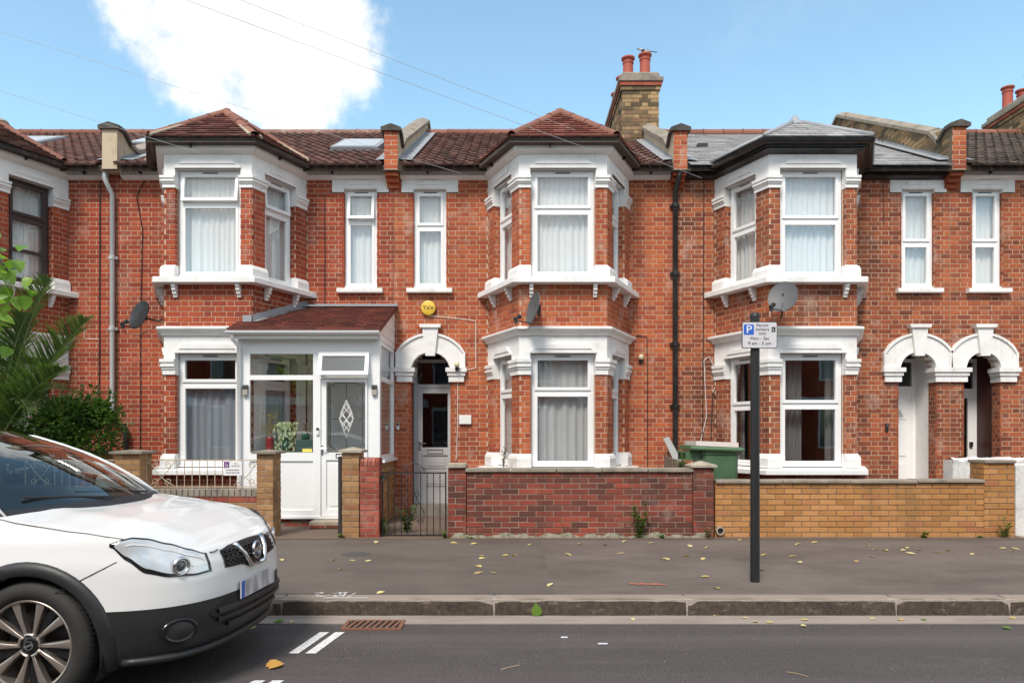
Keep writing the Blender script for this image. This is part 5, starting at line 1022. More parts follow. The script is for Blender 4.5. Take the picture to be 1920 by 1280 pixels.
# ============================================================ THINGS FIXED TO THE FRONTS
def dish(c, face, r, mat, rim, lnb, wallp, label):
    c = Vector(c); f = Vector(face).normalized(); T = thing('satellite_dish', wallp, label, 'satellite dish', 'satellite dishes on the bay fronts')
    Q = f.to_track_quat('Z', 'Y').to_matrix().to_4x4(); M = Matrix.Translation(c) @ Q @ Matrix.Diagonal((.93, 1.06, 1, 1))
    m = MB(); pr = [(r*k/7, .17*r*(k/7)**2) for k in range(8)]; m.lathe(pr+[(r*1.02, .17*r+.002), (r*1.02, .17*r-.012)]+[(x, z-.008) for x, z in reversed(pr)], 28, M); m.build('reflector', MT[mat], T, auto=60)
    low = M @ Vector((0, -r*.92, .15*r)); L_ = Vector(lnb); m = MB(); m.tube([c-f*.02, low-f*.01, L_-Vector((0, 0, .03))], .010, 6); m.build('feed_arm', MT['plastic_dark'], T)
    m = MB(); m.lathe([(0, -.03), (.022, -.03), (.022, .05), (.032, .055), (.032, .085), (0, .085)], 12, Matrix.Translation(L_) @ (c-L_).to_track_quat('Z', 'Y').to_matrix().to_4x4()); m.box(L_.x-.02, L_.x+.02, L_.y-.02, L_.y+.02, L_.z-.07, L_.z-.01); m.build('receiver', MT['plastic_dark'], T)
    w_ = Vector(wallp); m = MB(); m.tube([c-f*.015, c-f*.07, w_+(c-w_)*.35-Vector((0, 0, .05)), w_], .014, 6); m.box(c.x-f.x*.05-.04, c.x-f.x*.05+.04, c.y-f.y*.05-.03, c.y-f.y*.05+.03, c.z-.06, c.z+.06); m.build('bracket', MT['plastic_dark'], T)
    m = MB(); m.tube([L_-Vector((0, 0, .07)), L_+Vector((.02, .02, -.15)), L_.lerp(w_, .4)-Vector((0, 0, .2)), L_.lerp(w_, .8)-Vector((0, 0, .1)), w_], .004, 5); m.build('cable', MT['plastic_dark'], T)
dish(pt(264, 592, 10.80), (-.42, -.78, .30), .215, 'plastic_dark', None, pt(230, 606, 10.55), (-5.18, 10.72, 3.22), 'small black satellite dish beside the grey downpipe')
dish(pt(1003, 579, 10.28), (-.95, -.36, .22), .225, 'dish_grey', None, pt(967, 597, 10.12), (.42, YB-.005, 3.26), 'grey satellite dish seen edge-on above the white cornice of the orange-red house')
dish(pt(1469, 558, 10.20), (-.55, -.80, .33), .22, 'dish_grey', None, pt(1446, 574, 9.92), (3.98, YB-.005, 3.22), 'grey satellite dish facing the road above the parking sign')
AL = thing('alarm_box', (gx(803, YM), YM, gz(592, YM)), 'round yellow burglar alarm box above the white door arch', 'alarm')
Ma = Matrix.Translation((gx(803, 11.6), YM, gz(577, 11.6))) @ Matrix.Rotation(R(90), 4, 'X'); m = MB(); m.lathe([(.0, .075), (.085, .075), (.112, .066), (.121, .045), (.121, .03)], 32, Ma); m.build('cover', MT['alarm_yellow'], AL, auto=35)
m = MB(); m.lathe([(.118, .031), (.123, .03), (.118, .0), (0, 0)], 32, Ma); m.build('base', MT['plastic_dark'], AL); text('Yale', .098, FRONT(gx(803, 11.6), YM-.0765, gz(577, 11.6)), MT['ink_black'], AL)
m = MB(); m.cbox(gx(861, YM), gx(884, YM), YM-.05, YM-.001, gz(795, YM), gz(778, YM), .006); tag(m.build('meter_box', MT['plastic_white'], None), 'small blank white box on the brick beside the grey door', 'box')
def bell(px, py, Y, label, nm='doorbell', w_=.042, h=.115):
    x, z = gx(px, Y), gz(py, Y); T = thing(nm, (x, Y, z-h/2), label, 'doorbell', 'video doorbells'); m = MB(); m.cbox(x-w_/2, x+w_/2, Y-.026, Y-.001, z-h/2, z+h/2, .006); m.build('body', MT['plastic_white'], T); m = MB(); m.box(x-w_/2+.004, x+w_/2-.004, Y-.028, Y-.026, z+.012, z+h/2-.006); m.build('lens_panel', MT['ink_black'], T)
bell(746.5, 799, YM, 'video doorbell on the brick pier between the porch and the grey door'); bell(596, 808, YP-.001, 'video doorbell on the white frame of the porch')
x, z = gx(1662, YM), gz(801, YM); DB = thing('doorbell', (x, YM, z-.06), 'black video doorbell on the brick beside the white front door', 'doorbell', 'video doorbells'); m = MB(); m.cbox(x-.025, x+.025, YM-.03, YM-.001, z-.065, z+.065, .006); m.build('body', MT['ink_black'], DB); m = MB(); m.lathe([(0, .002), (.014, .002), (.016, 0)], 12, Matrix.Translation((x, YM-.03, z+.028)) @ Matrix.Rotation(R(90), 4, 'X')); m.build('lens', MT['chrome'], DB)
def lamp(px, py, Y, label):
    x, z = gx(px, Y), gz(py, Y); T = thing('sensor_light', (x, Y, z), label, 'light'); m = MB(); m.cbox(x-.03, x+.03, Y-.03, Y-.001, z-.04, z+.02, .005); m.build('mount', MT['plastic_dark'], T); m = MB(); m.lathe([(0, .0), (.03, .005), (.042, .03), (.04, .07), (.02, .085), (0, .088)], 14, Matrix.Translation((x, Y-.05, z+.01))); m.build('head', MT['lamp_cream'], T, smooth=True)
lamp(857, 690, YM-.095, 'small cream lamp above the right impost of the grey door'); lamp(1201, 676, YM, 'small cream security light on the brick beside the bay of the orange-red house')
for px, s_ in ((460, 'left post of the porch'), (702, 'right post of the porch, next to the leaded door')):
    x, z = gx(px, YP-.02), gz(731, YP-.02); T = thing('solar_light', (x, YP, z-.07), 'small solar light on the '+s_, 'light', 'solar lights on the porch'); m = MB(); m.cbox(x-.036, x+.036, YP-.045, YP-.001, z-.075, z+.03, .005); m.build('body', MT['solar_body'], T); m = MB(); m.add([(x-.038, YP-.055, z+.025), (x+.038, YP-.055, z+.025), (x+.038, YP-.003, z+.075), (x-.038, YP-.003, z+.075), (x-.038, YP-.055, z+.018), (x+.038, YP-.055, z+.018), (x+.038, YP-.003, z+.018), (x-.038, YP-.003, z+.018)], [(0, 1, 2, 3), (4, 7, 6, 5), (0, 4, 5, 1), (1, 5, 6, 2), (2, 6, 7, 3), (3, 7, 4, 0)]); m.build('solar_panel', MT['ink_black'], T)
# ============================================================ ROAD FURNITURE
DG = thing('drain_grate', (-1.06, 5.52, .012), 'rusty iron drain grate in the gutter by the kerb', 'drain'); dx0, dx1, dy0, dy1 = -1.30, -.84, 5.40, 5.665
m = MB()
for a in ((dx0, dx1, dy0, dy0+.025), (dx0, dx1, dy1-.025, dy1), (dx0, dx0+.03, dy0+.025, dy1-.025), (dx1-.03, dx1, dy0+.025, dy1-.025)): m.box(a[0], a[1], a[2], a[3], .0, .018)
m.build('frame', MT['rust'], DG); m = MB(); m.box(dx0+.02, dx1-.02, dy0+.02, dy1-.02, .013, .0145); m.build('pit', MT['ink_black'], DG)
for k in range(8):
    x = dx0+.035+(dx1-dx0-.07)*(k+.1)/8; m = MB(); m.add([(x, dy0+.025, .0148), (x+.022, dy0+.025, .0148), (x+.052, dy1-.025, .0148), (x+.03, dy1-.025, .0148), (x, dy0+.025, .02), (x+.022, dy0+.025, .02), (x+.052, dy1-.025, .02), (x+.03, dy1-.025, .02)], [(0, 3, 2, 1), (4, 5, 6, 7), (0, 1, 5, 4), (1, 2, 6, 5), (2, 3, 7, 6), (3, 0, 4, 7)]); m.build('bar', MT['rust'], DG)
RM = thing('bay_marking', (-1.4, 5.0, .004), 'two worn white painted stripes on the asphalt by the drain', 'road marking')
for x0_, x1_ in ((-1.40, -1.475), (-1.285, -1.36)):
    m = MB(); m.add([(x0_-.035, 5.34, .009), (x0_+.035, 5.34, .009), (x1_+.035, 4.82, .009), (x1_-.035, 4.82, .009)], [(0, 1, 2, 3)]); m.build('stripe', MT['road_paint'], RM)
m = MB()
for px in (485, 520): a = gx(px, 4.27); m.add([(a-.035, 4.29, .009), (a+.035, 4.29, .009), (a-.01, 4.1, .009), (a-.08, 4.1, .009)], [(0, 1, 2, 3)])
m.build('stripe', MT['road_paint'], RM)
SM = thing('spray_marks', (gx(628, 6.02), 6.02, PAVE), 'white sprayed survey figures at the kerb edge of the pavement', 'ground marking'); gzp = PAVE+.006
Pg = lambda px, py: ((px-CX)*(CAMZ-gzp)/(py-HZ), FPX*(CAMZ-gzp)/(py-HZ), gzp)
for pts in ([(590, 1111), (600, 1110), (606, 1111), (598, 1113), (592, 1116), (606, 1117), (612, 1116)], [(616, 1114), (618, 1114)], [(624, 1112), (636, 1110), (640, 1112), (630, 1114), (626, 1117), (637, 1117), (640, 1114)], [(641, 1110), (652, 1110)], [(648, 1111), (643, 1117)], [(667, 1110), (657, 1116), (652, 1119)], [(606, 1120), (690, 1120)]):
    m = MB(); P = [Vector(Pg(*p)) for p in pts]
    rows = [[p+Vector((.006, .010, 0)) for p in P], [p-Vector((.006, .010, 0)) for p in P]]; m.grid(rows); m.build('stroke', MT['road_paint'], SM)
SO = MB(); rows = [[], []]
for k in range(12): x = gx(1176+k*6, 6.5); rows[0].append((x, 6.47+.02*math.sin(k*1.7)-k*.004, PAVE+.005)); rows[1].append((x+.01, 6.40-k*.004+.015*math.sin(k*2.3), PAVE+.005))
SO.grid(rows); tag(SO.build('spray_dash', MT['spray_orange'], None), 'faded orange sprayed dash on the pavement', 'ground marking')
m = MB(); m.lathe([(0, .003), (.17, .003), (.175, 0)], 24, Matrix.Translation((gx(668, 8.0), 8.0, PAVE+.001))); tag(m.build('cover_plate', MT['dark_patch'], None), 'small dark round cover plate in the pavement near the gate piers', 'cover')
# ============================================================ PARKED CAR  (local axes: x forward from the front axle, y to its left, z up)
b = NB('car_white'); b.out(b.mix(b.rng(b.noise(1.6, 5, .6, b.objc()), .45, .7, 0, .15), C(.74, .735, .73), C(.66, .65, .635)), .26); b.p.inputs['Coat Weight'].default_value = .6; b.p.inputs['Coat Roughness'].default_value = .06
b = NB('car_black'); b.bump(b.noise(400, 2, .5, b.objc()), .15, .002); b.out(b.mix(b.rng(b.noise(3, 5, .6, b.objc()), .4, .7), C(.016, .016, .017), C(.026, .025, .025)), .48)
b = NB('car_gloss_black'); b.out((.010, .010, .011), .12)
b = NB('tyre'); b.out(b.mix(b.noise(14, 5, .6, b.objc()), C(.014, .013, .012), C(.026, .024, .022)), .75)
b = NB('alloy'); b.out((.50, .43, .38), .32, .85)
b = NB('reflector'); b.out(b.mix(b.noise(18, 3, .6, b.objc()), C(.88, .88, .88), C(.62, .62, .63)), .25, .55)
b = NB('seat_cloth'); b.out((.05, .05, .052), .9)
b = NB('plate_white'); b.out(b.mix(b.rng(b.noise(11, 1, .4, b.objc(), (1, 1, .35)), .42, .62), C(.64, .62, .63), C(.34, .33, .35)), .4)
b = NB('plate_blue'); b.out((.03, .12, .50), .4)
glassmat('car_glass', (.46, .52, .50), 1.6, .03)
CAR = thing('parked_car', (gx(64, 3.81), 4.70, .004), 'white compact crossover car parked at the kerb, nose towards the drain', 'car', rz=R(-3.2))
def crom(P, n):
    P = [Vector(p) for p in P]; out = []
    for i in range(len(P)-1):
        a, b_, c_, d_ = P[max(i-1, 0)], P[i], P[i+1], P[min(i+2, len(P)-1)]
        for k in range(n):
            t = k/n; out.append(.5*((2*b_)+(c_-a)*t+(2*a-5*b_+4*c_-d_)*t*t+(3*b_-a-3*c_+d_)*t**3))
    return out+[P[-1]]
def lut(T, x):
    if x <= T[0][0]: return T[0][1]
    for (a, p), (b_, q) in zip(T, T[1:]):
        if x <= b_: t = (x-a)/(b_-a); t = t*t*(3-2*t)*.5+t*.5; return p+(q-p)*t
    return T[-1][1]
OUT = crom([(.885, 0), (.883, .15), (.868, .32), (.835, .48), (.77, .62), (.665, .735), (.52, .81), (.35, .852), (.15, .874), (0, .88), (-.4, .885), (-1.3, .89), (-2.0, .885), (-2.6, .87), (-3.0, .82), (-3.25, .70), (-3.38, .5), (-3.42, .25), (-3.43, 0)], 5)
ARC = [0]
for i in range(1, len(OUT)): ARC.append(ARC[-1]+(OUT[i]-OUT[i-1]).length)
NRM = []
for i in range(len(OUT)):
    t = (OUT[min(i+1, len(OUT)-1)]-OUT[max(i-1, 0)]).normalized(); NRM.append(Vector((t.y, -t.x)))
NRM[0] = Vector((1, 0)); NRM[-1] = Vector((-1, 0))
ZT = [(-3.5, 1.12), (-2.6, 1.12), (-1.3, 1.09), (-.5, 1.06), (-.2, 1.032), (0, .998), (.3, .958), (.5, .926), (.66, .868), (.78, .812), (.87, .795), (.9, .795)]
FI = [(.18, .12), (.24, .06), (.32, .02), (.42, .0), (.55, .0), (.65, .008), (.72, .025), (.78, .055), (.82, .085), (.9, .12)]
SI = [(.18, .07), (.3, .025), (.45, .0), (.75, .0), (.88, .018), (.98, .05), (1.05, .085), (1.2, .13)]
def spt(s_, z, off=0.):                                     # point on the lower body at arc length s_ (sign = side) and height z
    a = abs(s_); i = 0
    while i < len(ARC)-2 and ARC[i+1] < a: i += 1
    t = min(1, max(0, (a-ARC[i])/(ARC[i+1]-ARC[i]))); p = OUT[i].lerp(OUT[i+1], t); n = NRM[i].lerp(NRM[i+1], t).normalized()
    wf = max(0, n.x)**1.5; ins = lut(FI, z)*wf+lut(SI, z)*(1-wf); q = p-n*(ins-off); sg = -1 if s_ < 0 else 1
    return Vector((q.x, q.y*sg, z))
def side_s(x):
    for i in range(len(OUT)-1):
        if OUT[i+1].x <= x <= OUT[i].x and i > 0: return ARC[i]+(ARC[i+1]-ARC[i])*(OUT[i].x-x)/max(1e-6, OUT[i].x-OUT[i+1].x)
    return 0
ZB = .215; NV = 22; mw = MB(); mb_ = MB(); sg_all = []
def ztop(s_): p = spt(s_, .8); return lut(ZT, p.x+.03)
for sg in (1, -1):
    rows = []
    for i in range(len(OUT)):
        s_ = ARC[i]*sg if i else 1e-6*sg; zt = ztop(s_); zl = [ZB+(.525-ZB)*k/7 for k in range(7)]+[.525+(zt-.525)*k/(NV-8) for k in range(NV-7)]
        rows.append([spt(s_, z) for z in zl])
    for i in range(len(rows)-1):
        for j in range(NV-1):
            q = [rows[i][j], rows[i+1][j], rows[i+1][j+1], rows[i][j+1]]; c = sum(q, Vector())/4
            if abs(c.y) > .55 and (math.hypot(c.x, c.z-.345) < .405 or math.hypot(c.x+2.63, c.z-.345) < .405): continue
            lowz = .525 if c.x > .2 else .36
            (mb_ if c.z < lowz else mw).add(q, [(0, 1, 2, 3) if sg > 0 else (3, 2, 1, 0)])
    sg_all.append([r_[-1] for r_ in rows])
# bonnet
edge = [p for p in sg_all[0] if p.x > -.26]; rows = []
for p in edge:
    cr = lut([(-.3, .01), (-.1, .028), (.2, .042), (.5, .040), (.7, .026), (.8, .012), (.9, 0)], p.x); fw_ = lut([(-.3, .16), (0, .06), (.5, .0), (.9, 0)], p.x)
    rows.append([Vector((p.x+fw_*(1-f*f), p.y*f, p.z+cr*(1-abs(f)**2.6)+(.008*math.exp(-((abs(f)-.62)/.10)**2) if p.x < .7 else 0))) for f in [k/12-1 for k in range(25)]])
mw.grid(rows)
body = mw.build('body', MT['car_white'], CAR, local=True, weld=True, auto=38); mb_.build('lower_body', MT['car_black'], CAR, local=True, weld=True, auto=38)
# wheel arch cladding
for wxc in (0, -2.63):
    for sg in (1, -1):
        rows = []
        for k in range(33):
            a = R(-22+224*k/32); row = []
            for r_, of in ((.375, -.05), (.378, .012), (.395, .022), (.435, .020), (.452, .002), (.455, -.02)):
                x, z = wxc+r_*math.cos(a), .345+r_*math.sin(a); z = max(z, .19); p = spt(side_s(x)*sg, z, of); row.append((x, p.y, z))
            rows.append(row)
        m = MB(); m.grid(rows); m.build('arch_trim', MT['car_black'], CAR, local=True, auto=45)
        m = MB(); rows = [[(wxc+r_*math.cos(R(a)), sg*y, .345+r_*math.sin(R(a))) for a in range(-30, 211, 12)] for r_, y in ((.40, .84), (.40, .52), (.0, .52))]; m.grid(rows); m.build('wheel_housing', MT['car_black'], CAR, local=True)
def wheel(x, y, sg, rot=0.):
    base = Matrix.Translation((x, y, .345)) @ Matrix.Rotation(R(90)*sg, 4, 'X') @ Matrix.Rotation(rot, 4, 'Z')       # local z points outward
    m = MB(); m.lathe([(.243, -.02), (.25, .005), (.285, .016), (.322, .008), (.338, -.012), (.345, -.03), (.3455, -.05), (.339, -.052), (.339, -.058), (.3465, -.06), (.347, -.10), (.340, -.102), (.340, -.108), (.347, -.11), (.3455, -.15), (.338, -.175), (.30, -.20), (.243, -.19)], 64, base); T = m.build('wheel', MT['tyre'], CAR, local=True, smooth=True)
    inv = WM[T.name].inverted() @ WM[CAR.name]
    def sub(mm, nm, mt_, **k):
        o = mm.build(nm, MT[mt_], CAR, local=True, **k); o.parent = T; loc = inv @ o.location; o.location = loc; o.matrix_parent_inverse = Matrix.Identity(4); return o
    m = MB()
    for k in range(72):                                      # tread blocks on the shoulder
        a = 2*math.pi*k/72; M = base @ Matrix.Rotation(a, 4, 'Z'); m.add([M @ Vector(p) for p in ((.3405, -.006, -.012), (.3405, .006, -.012), (.3495, .006, -.05), (.3495, -.006, -.05), (.334, -.006, -.02), (.334, .006, -.02), (.336, .006, -.05), (.336, -.006, -.05))], [(0, 1, 2, 3), (0, 3, 7, 4), (1, 5, 6, 2), (0, 4, 5, 1)])
    sub(m, 'tread', 'tyre')
    m = MB(); m.lathe([(.246, -.03), (.247, .0), (.243, .004), (.234, .0), (.231, -.012), (.229, -.10), (.215, -.15)], 64, base); sub(m, 'rim', 'alloy', auto=40)
    m = MB(); m.lathe([(0, -.09), (.17, -.09), (.172, -.10), (.23, -.16)], 40, base); sub(m, 'brake_disc', 'car_black')
    for k in range(5):
        c0 = 2*math.pi*k/5; m = MB(); m2 = MB()
        for sgn in (-1, 1):
            P0 = (.052, c0+sgn*R(24)); P1 = (.236, c0+sgn*R(17.5)); rows = []
            for t in [i/8 for i in range(9)]:
                r_ = P0[0]+(P1[0]-P0[0])*t; a = P0[1]+(P1[1]-P0[1])*(t**.35); hw = (.0085+.016*t**1.5)/r_; zz = -.012+.010*t-.006*t*t
                rows.append([base @ Vector((r_*math.cos(a+d), r_*math.sin(a+d), zz+h)) for d, h in ((-hw, -.04), (-hw, -.003), (-hw*.7, 0), (hw*.7, 0), (hw, -.003), (hw, -.04))])
            m.grid(rows)
            rows = [[base @ Vector((r_*math.cos(c0+sgn*R(24)+d), r_*math.sin(c0+sgn*R(24)+d), -.045)) for d in (-.25, .25)] for r_ in (.05, .12)]; 
        arc = [base @ Vector((.058*math.cos(c0+R(a)), .058*math.sin(c0+R(a)), -.012)) for a in range(-24, 25, 8)]; m.tube(arc, .008, 6)
        sub(m, 'spoke', 'alloy', auto=40)
        m = MB(); rows = [[base @ Vector((r_*math.cos(c0+R(36)+d/r_), r_*math.sin(c0+R(36)+d/r_), -.03)) for d in (-.02, .02)] for r_ in (.05, .1, .16, .232)]; m.grid(rows); sub(m, 'spoke_web', 'car_gloss_black')
    m = MB(); m.lathe([(0, -.004), (.03, -.006), (.05, -.014), (.062, -.03)], 24, base); hb = sub(m, 'hub', 'car_gloss_black', smooth=True)
    m = MB(); m.lathe([(.0195, -.004), (.021, .0), (.024, .0), (.0255, -.004)], 24, base); m.add([base @ Vector(p) for p in ((-.027, -.005, .0005), (.027, -.005, .0005), (.027, .005, .0005), (-.027, .005, .0005))], [(0, 1, 2, 3)]); sub(m, 'hub_badge', 'chrome')
for x, y, sg, rt in ((0, -.868, 1, .35), (0, .868, -1, .1), (-2.63, -.868, 1, .9), (-2.63, .868, -1, .2)): wheel(x, y, sg, rt)
def patch(fn_lo, fn_hi, s0, s1, n, nvv, off, bulge=0.):
    rows = []
    for i in range(n+1):
        s_ = s0+(s1-s0)*i/n; a, b_ = fn_lo(abs(s_)), fn_hi(abs(s_)); rows.append([spt(s_, a+(b_-a)*j/nvv, off+bulge*math.sin(math.pi*j/nvv)*max(0, math.sin(math.pi*i/n))**.5) for j in range(nvv+1)])
    return rows
lo = lambda a: lut([(.50, .690), (.6, .685), (.75, .695), (.876, .728), (.97, .80), (1.055, .876)], a); hi = lambda a: lut([(.50, .782), (.6, .818), (.75, .866), (.88, .904), (.95, .912), (1.0, .902), (1.055, .882)], a)
for sg in (-1, 1):
    m = MB(); m.grid(patch(lambda a: lo(a)-.007, lambda a: hi(a)+.005, .488*sg, 1.062*sg, 30, 4, .003)); hl = m.build('headlight', MT['car_gloss_black'], CAR, local=True, smooth=True)
    def hs(mm, nm, mt_, **k):
        o = mm.build(nm, MT[mt_], CAR, local=True, **k); o.parent = hl; o.location = o.location-hl.location; return o
    m = MB(); m.grid(patch(lambda a: lo(a)+.10*(hi(a)-lo(a))*max(0, min(1, (a-.6)/.3))+.004, lambda a: hi(a)-.004, .512*sg, 1.035*sg, 30, 5, .006)); hs(m, 'lamp_reflector', 'reflector', smooth=True)
    c = spt(.69*sg, .742, .012); nn = (spt(.69*sg, .742, .1)-spt(.69*sg, .742, 0)).normalized(); nn = (nn+Vector((.5, 0, 0))).normalized(); Mq = Matrix.Translation(c) @ nn.to_track_quat('Z', 'Y').to_matrix().to_4x4()
    m = MB(); m.lathe([(.036, .0), (.040, .014), (.050, .014), (.054, .0)], 24, Mq); hs(m, 'lamp_ring', 'chrome', smooth=True); m = MB(); m.lathe([(0, .014), (.018, .010), (.032, .0)], 20, Mq); hs(m, 'lamp_projector', 'sky_glass', smooth=True)
    m = MB(); m.grid(patch(lambda a: lo(a)+.045, lambda a: lo(a)+.052, .52*sg, .62*sg, 6, 1, .012)); m.grid(patch(lambda a: hi(a)-.035, lambda a: hi(a)-.028, .53*sg, .98*sg, 14, 1, .012)); hs(m, 'lamp_trim', 'plastic_white')
    m = MB(); m.grid(patch(lo, hi, .498*sg, 1.053*sg, 30, 6, .008, .014)); hs(m, 'lamp_lens', 'glass_clear', smooth=True)
    c = spt(.70*sg, .385, .004); nn = (spt(.70*sg, .385, .1)-spt(.70*sg, .385, 0)).normalized(); Mq = Matrix.Translation(c) @ nn.to_track_quat('Z', 'Y').to_matrix().to_4x4() @ Matrix.Diagonal((1.45, 1, 1, 1)) if False else Matrix.Translation(c) @ nn.to_track_quat('X', 'Z').to_matrix().to_4x4() @ Matrix.Rotation(R(90), 4, 'Y') @ Matrix.Diagonal((1, 1.5, 1, 1))
    m = MB(); m.lathe([(.05, .004), (.058, .012), (.066, .010), (.07, .0)], 28, Mq); fo = m.build('fog_lamp', MT['car_gloss_black'], CAR, local=True, smooth=True)
    m = MB(); m.lathe([(0, .010), (.03, .008), (.05, .003)], 24, Mq); o = m.build('lamp_lens', MT['car_black'], CAR, local=True, smooth=True); o.parent = fo; o.location = o.location-fo.location
    # shut lines
    m = MB(); m.tube([spt(side_s(x)*sg, lut(ZT, x+.03)-.012, .001) for x in (-.2, -.1, 0, .1, .2, .3, .4, .5)], .0032, 5); m.build('shut_line', MT['car_black'], CAR, local=True)
    m = MB(); m.tube([spt((1.02-.0*k)*sg+sg*k*.06, .79-.031*k, .0005) for k in range(7)], .003, 5); m.build('shut_line', MT['car_black'], CAR, local=True)
    m = MB(); m.tube([spt(s_*sg, z, .001) for s_, z in ((.46, .785), (.42, .783), (.375, .79))], .0032, 5); m.build('shut_line', MT['car_black'], CAR, local=True)
# grille
glo = lambda a: lut([(0, .642), (.10, .645), (.19, .672), (.36, .680)], a); ghi = lambda a: lut([(0, .808), (.25, .800), (.36, .785)], a)
m = MB(); m.grid(patch(glo, ghi, -.37, .37, 30, 6, .006)); gr = m.build('grille', MT['car_black'], CAR, local=True, smooth=True)
def gs(mm, nm, mt_, **k):
    o = mm.build(nm, MT[mt_], CAR, local=True, **k); o.parent = gr; o.location = o.location-gr.location; return o
m = MB(); m.grid(patch(lambda a: glo(a)+.012, lambda a: ghi(a)-.010, -.355, .355, 30, 4, .009)); gs(m, 'grille_recess', 'ink_black')
for k in range(4):
    z = .695+.026*k; m = MB(); m.tube([spt(-.35+.70*i/28, z+.006*(-1)**i, .016) for i in range(29)], .0055, 5); gs(m, 'grille_slat', 'car_gloss_black')
for sg in (-1, 1):
    m = MB(); P = [spt(sg*(.205-.105*t), .803-.152*t, .022) for t in (0, .25, .5, .75, 1)]; P.append(spt(sg*.02, .652, .024))
    m.tube(P, [.017, .017, .016, .015, .014, .012], 8); gs(m, 'chrome_strut', 'chrome', smooth=True)
c = spt(1e-6, .735, .03); Mq = Matrix.Translation(c) @ Matrix.Rotation(R(90), 4, 'Y'); m = MB(); m.lathe([(.045, 0), (.048, .012), (.057, .012), (.06, .0)], 32, Mq); m.box(c.x, c.x+.016, -.066, .066, c.z-.012, c.z+.012); bg_ = gs(m, 'badge', 'chrome', auto=40); m = MB(); m.lathe([(0, .002), (.046, .0)], 24, Mq); gs(m, 'badge_back', 'car_gloss_black')
# lower grille and plate
m = MB(); m.grid(patch(lambda a: lut([(0, .31), (.3, .315), (.48, .40), (.52, .44)], a), lambda a: lut([(0, .505), (.3, .503), (.45, .475), (.52, .446)], a), -.52, .52, 30, 4, .005)); lg = m.build('lower_grille', MT['ink_black'], CAR, local=True)
for z in (.345, .395, .445):
    e = .46 if z > .36 else .36; m = MB(); rows = []
    for i in range(21): s_ = -e+2*e*i/20; rows.append([spt(s_, z+h, o_) for h, o_ in ((-.014, .004), (-.012, .022), (.010, .018), (.014, .004))])
    m.grid(rows); o = m.build('grille_slat', MT['car_black'], CAR, local=True); o.parent = lg; o.location = o.location-lg.location
m = MB(); c = .892; m.cbox(c, c+.010, -.26, .26, .468, .578, .003); np_ = m.build('number_plate', MT['plate_white'], CAR, local=True); m = MB(); m.box(c+.0102, c+.0112, -.258, -.215, .470, .576); o = m.build('plate_band', MT['plate_blue'], CAR, local=True); o.parent = np_; o.location = o.location-np_.location
m = MB(); m.tube([spt(s_, .235+.0*abs(s_), .012) for s_ in [-1.0+2*i/30 for i in range(31)]], .022, 8); m.build('bumper_lip', MT['car_black'], CAR, local=True, smooth=True)
# greenhouse
BL = lambda t: Vector((-.20+.20*(1-t*t), .755*t, 1.032+.015*(1-t*t))); TL = lambda t: Vector((-1.06+.12*(1-t*t), .575*t, 1.462+.045*(1-t*t)))
rows = []
for i in range(11):
    k = i/10; rows.append([BL(t).lerp(TL(t), k)+Vector((.03, 0, .045))*math.sin(math.pi*k) for t in [j/8-1 for j in range(17)]])
m = MB(); m.grid(rows); m.build('windscreen', MT['car_glass'], CAR, local=True, smooth=True)
m = MB(); m.grid([[BL(t)+Vector((.02, 0, -.012)) for t in [j/8-1 for j in range(17)]], [BL(t)+Vector((-.03, 0, .022)) for t in [j/8-1 for j in range(17)]]]); m.grid([[BL(t)+Vector((.06, 0, -.035)) for t in [j/8-1 for j in range(17)]], [BL(t)+Vector((.02, 0, -.012)) for t in [j/8-1 for j in range(17)]]]); m.build('cowl', MT['car_black'], CAR, local=True)
RFp = lambda x, t: Vector((x, t*lut([(-3.3, .50), (-2.6, .57), (-1.0, .585)], x), lut([(-3.3, 1.40), (-2.9, 1.49), (-2.2, 1.545), (-1.6, 1.55), (-1.0, 1.50)], x)-.05*t*t))
m = MB(); rows = [[TL(t) for t in [j/8-1 for j in range(17)]]]+[[RFp(x, t) for t in [j/8-1 for j in range(17)]] for x in (-1.25, -1.5, -1.8, -2.2, -2.6, -2.9, -3.2)]; m.grid(rows); m.build('roof', MT['car_white'], CAR, local=True, smooth=True)
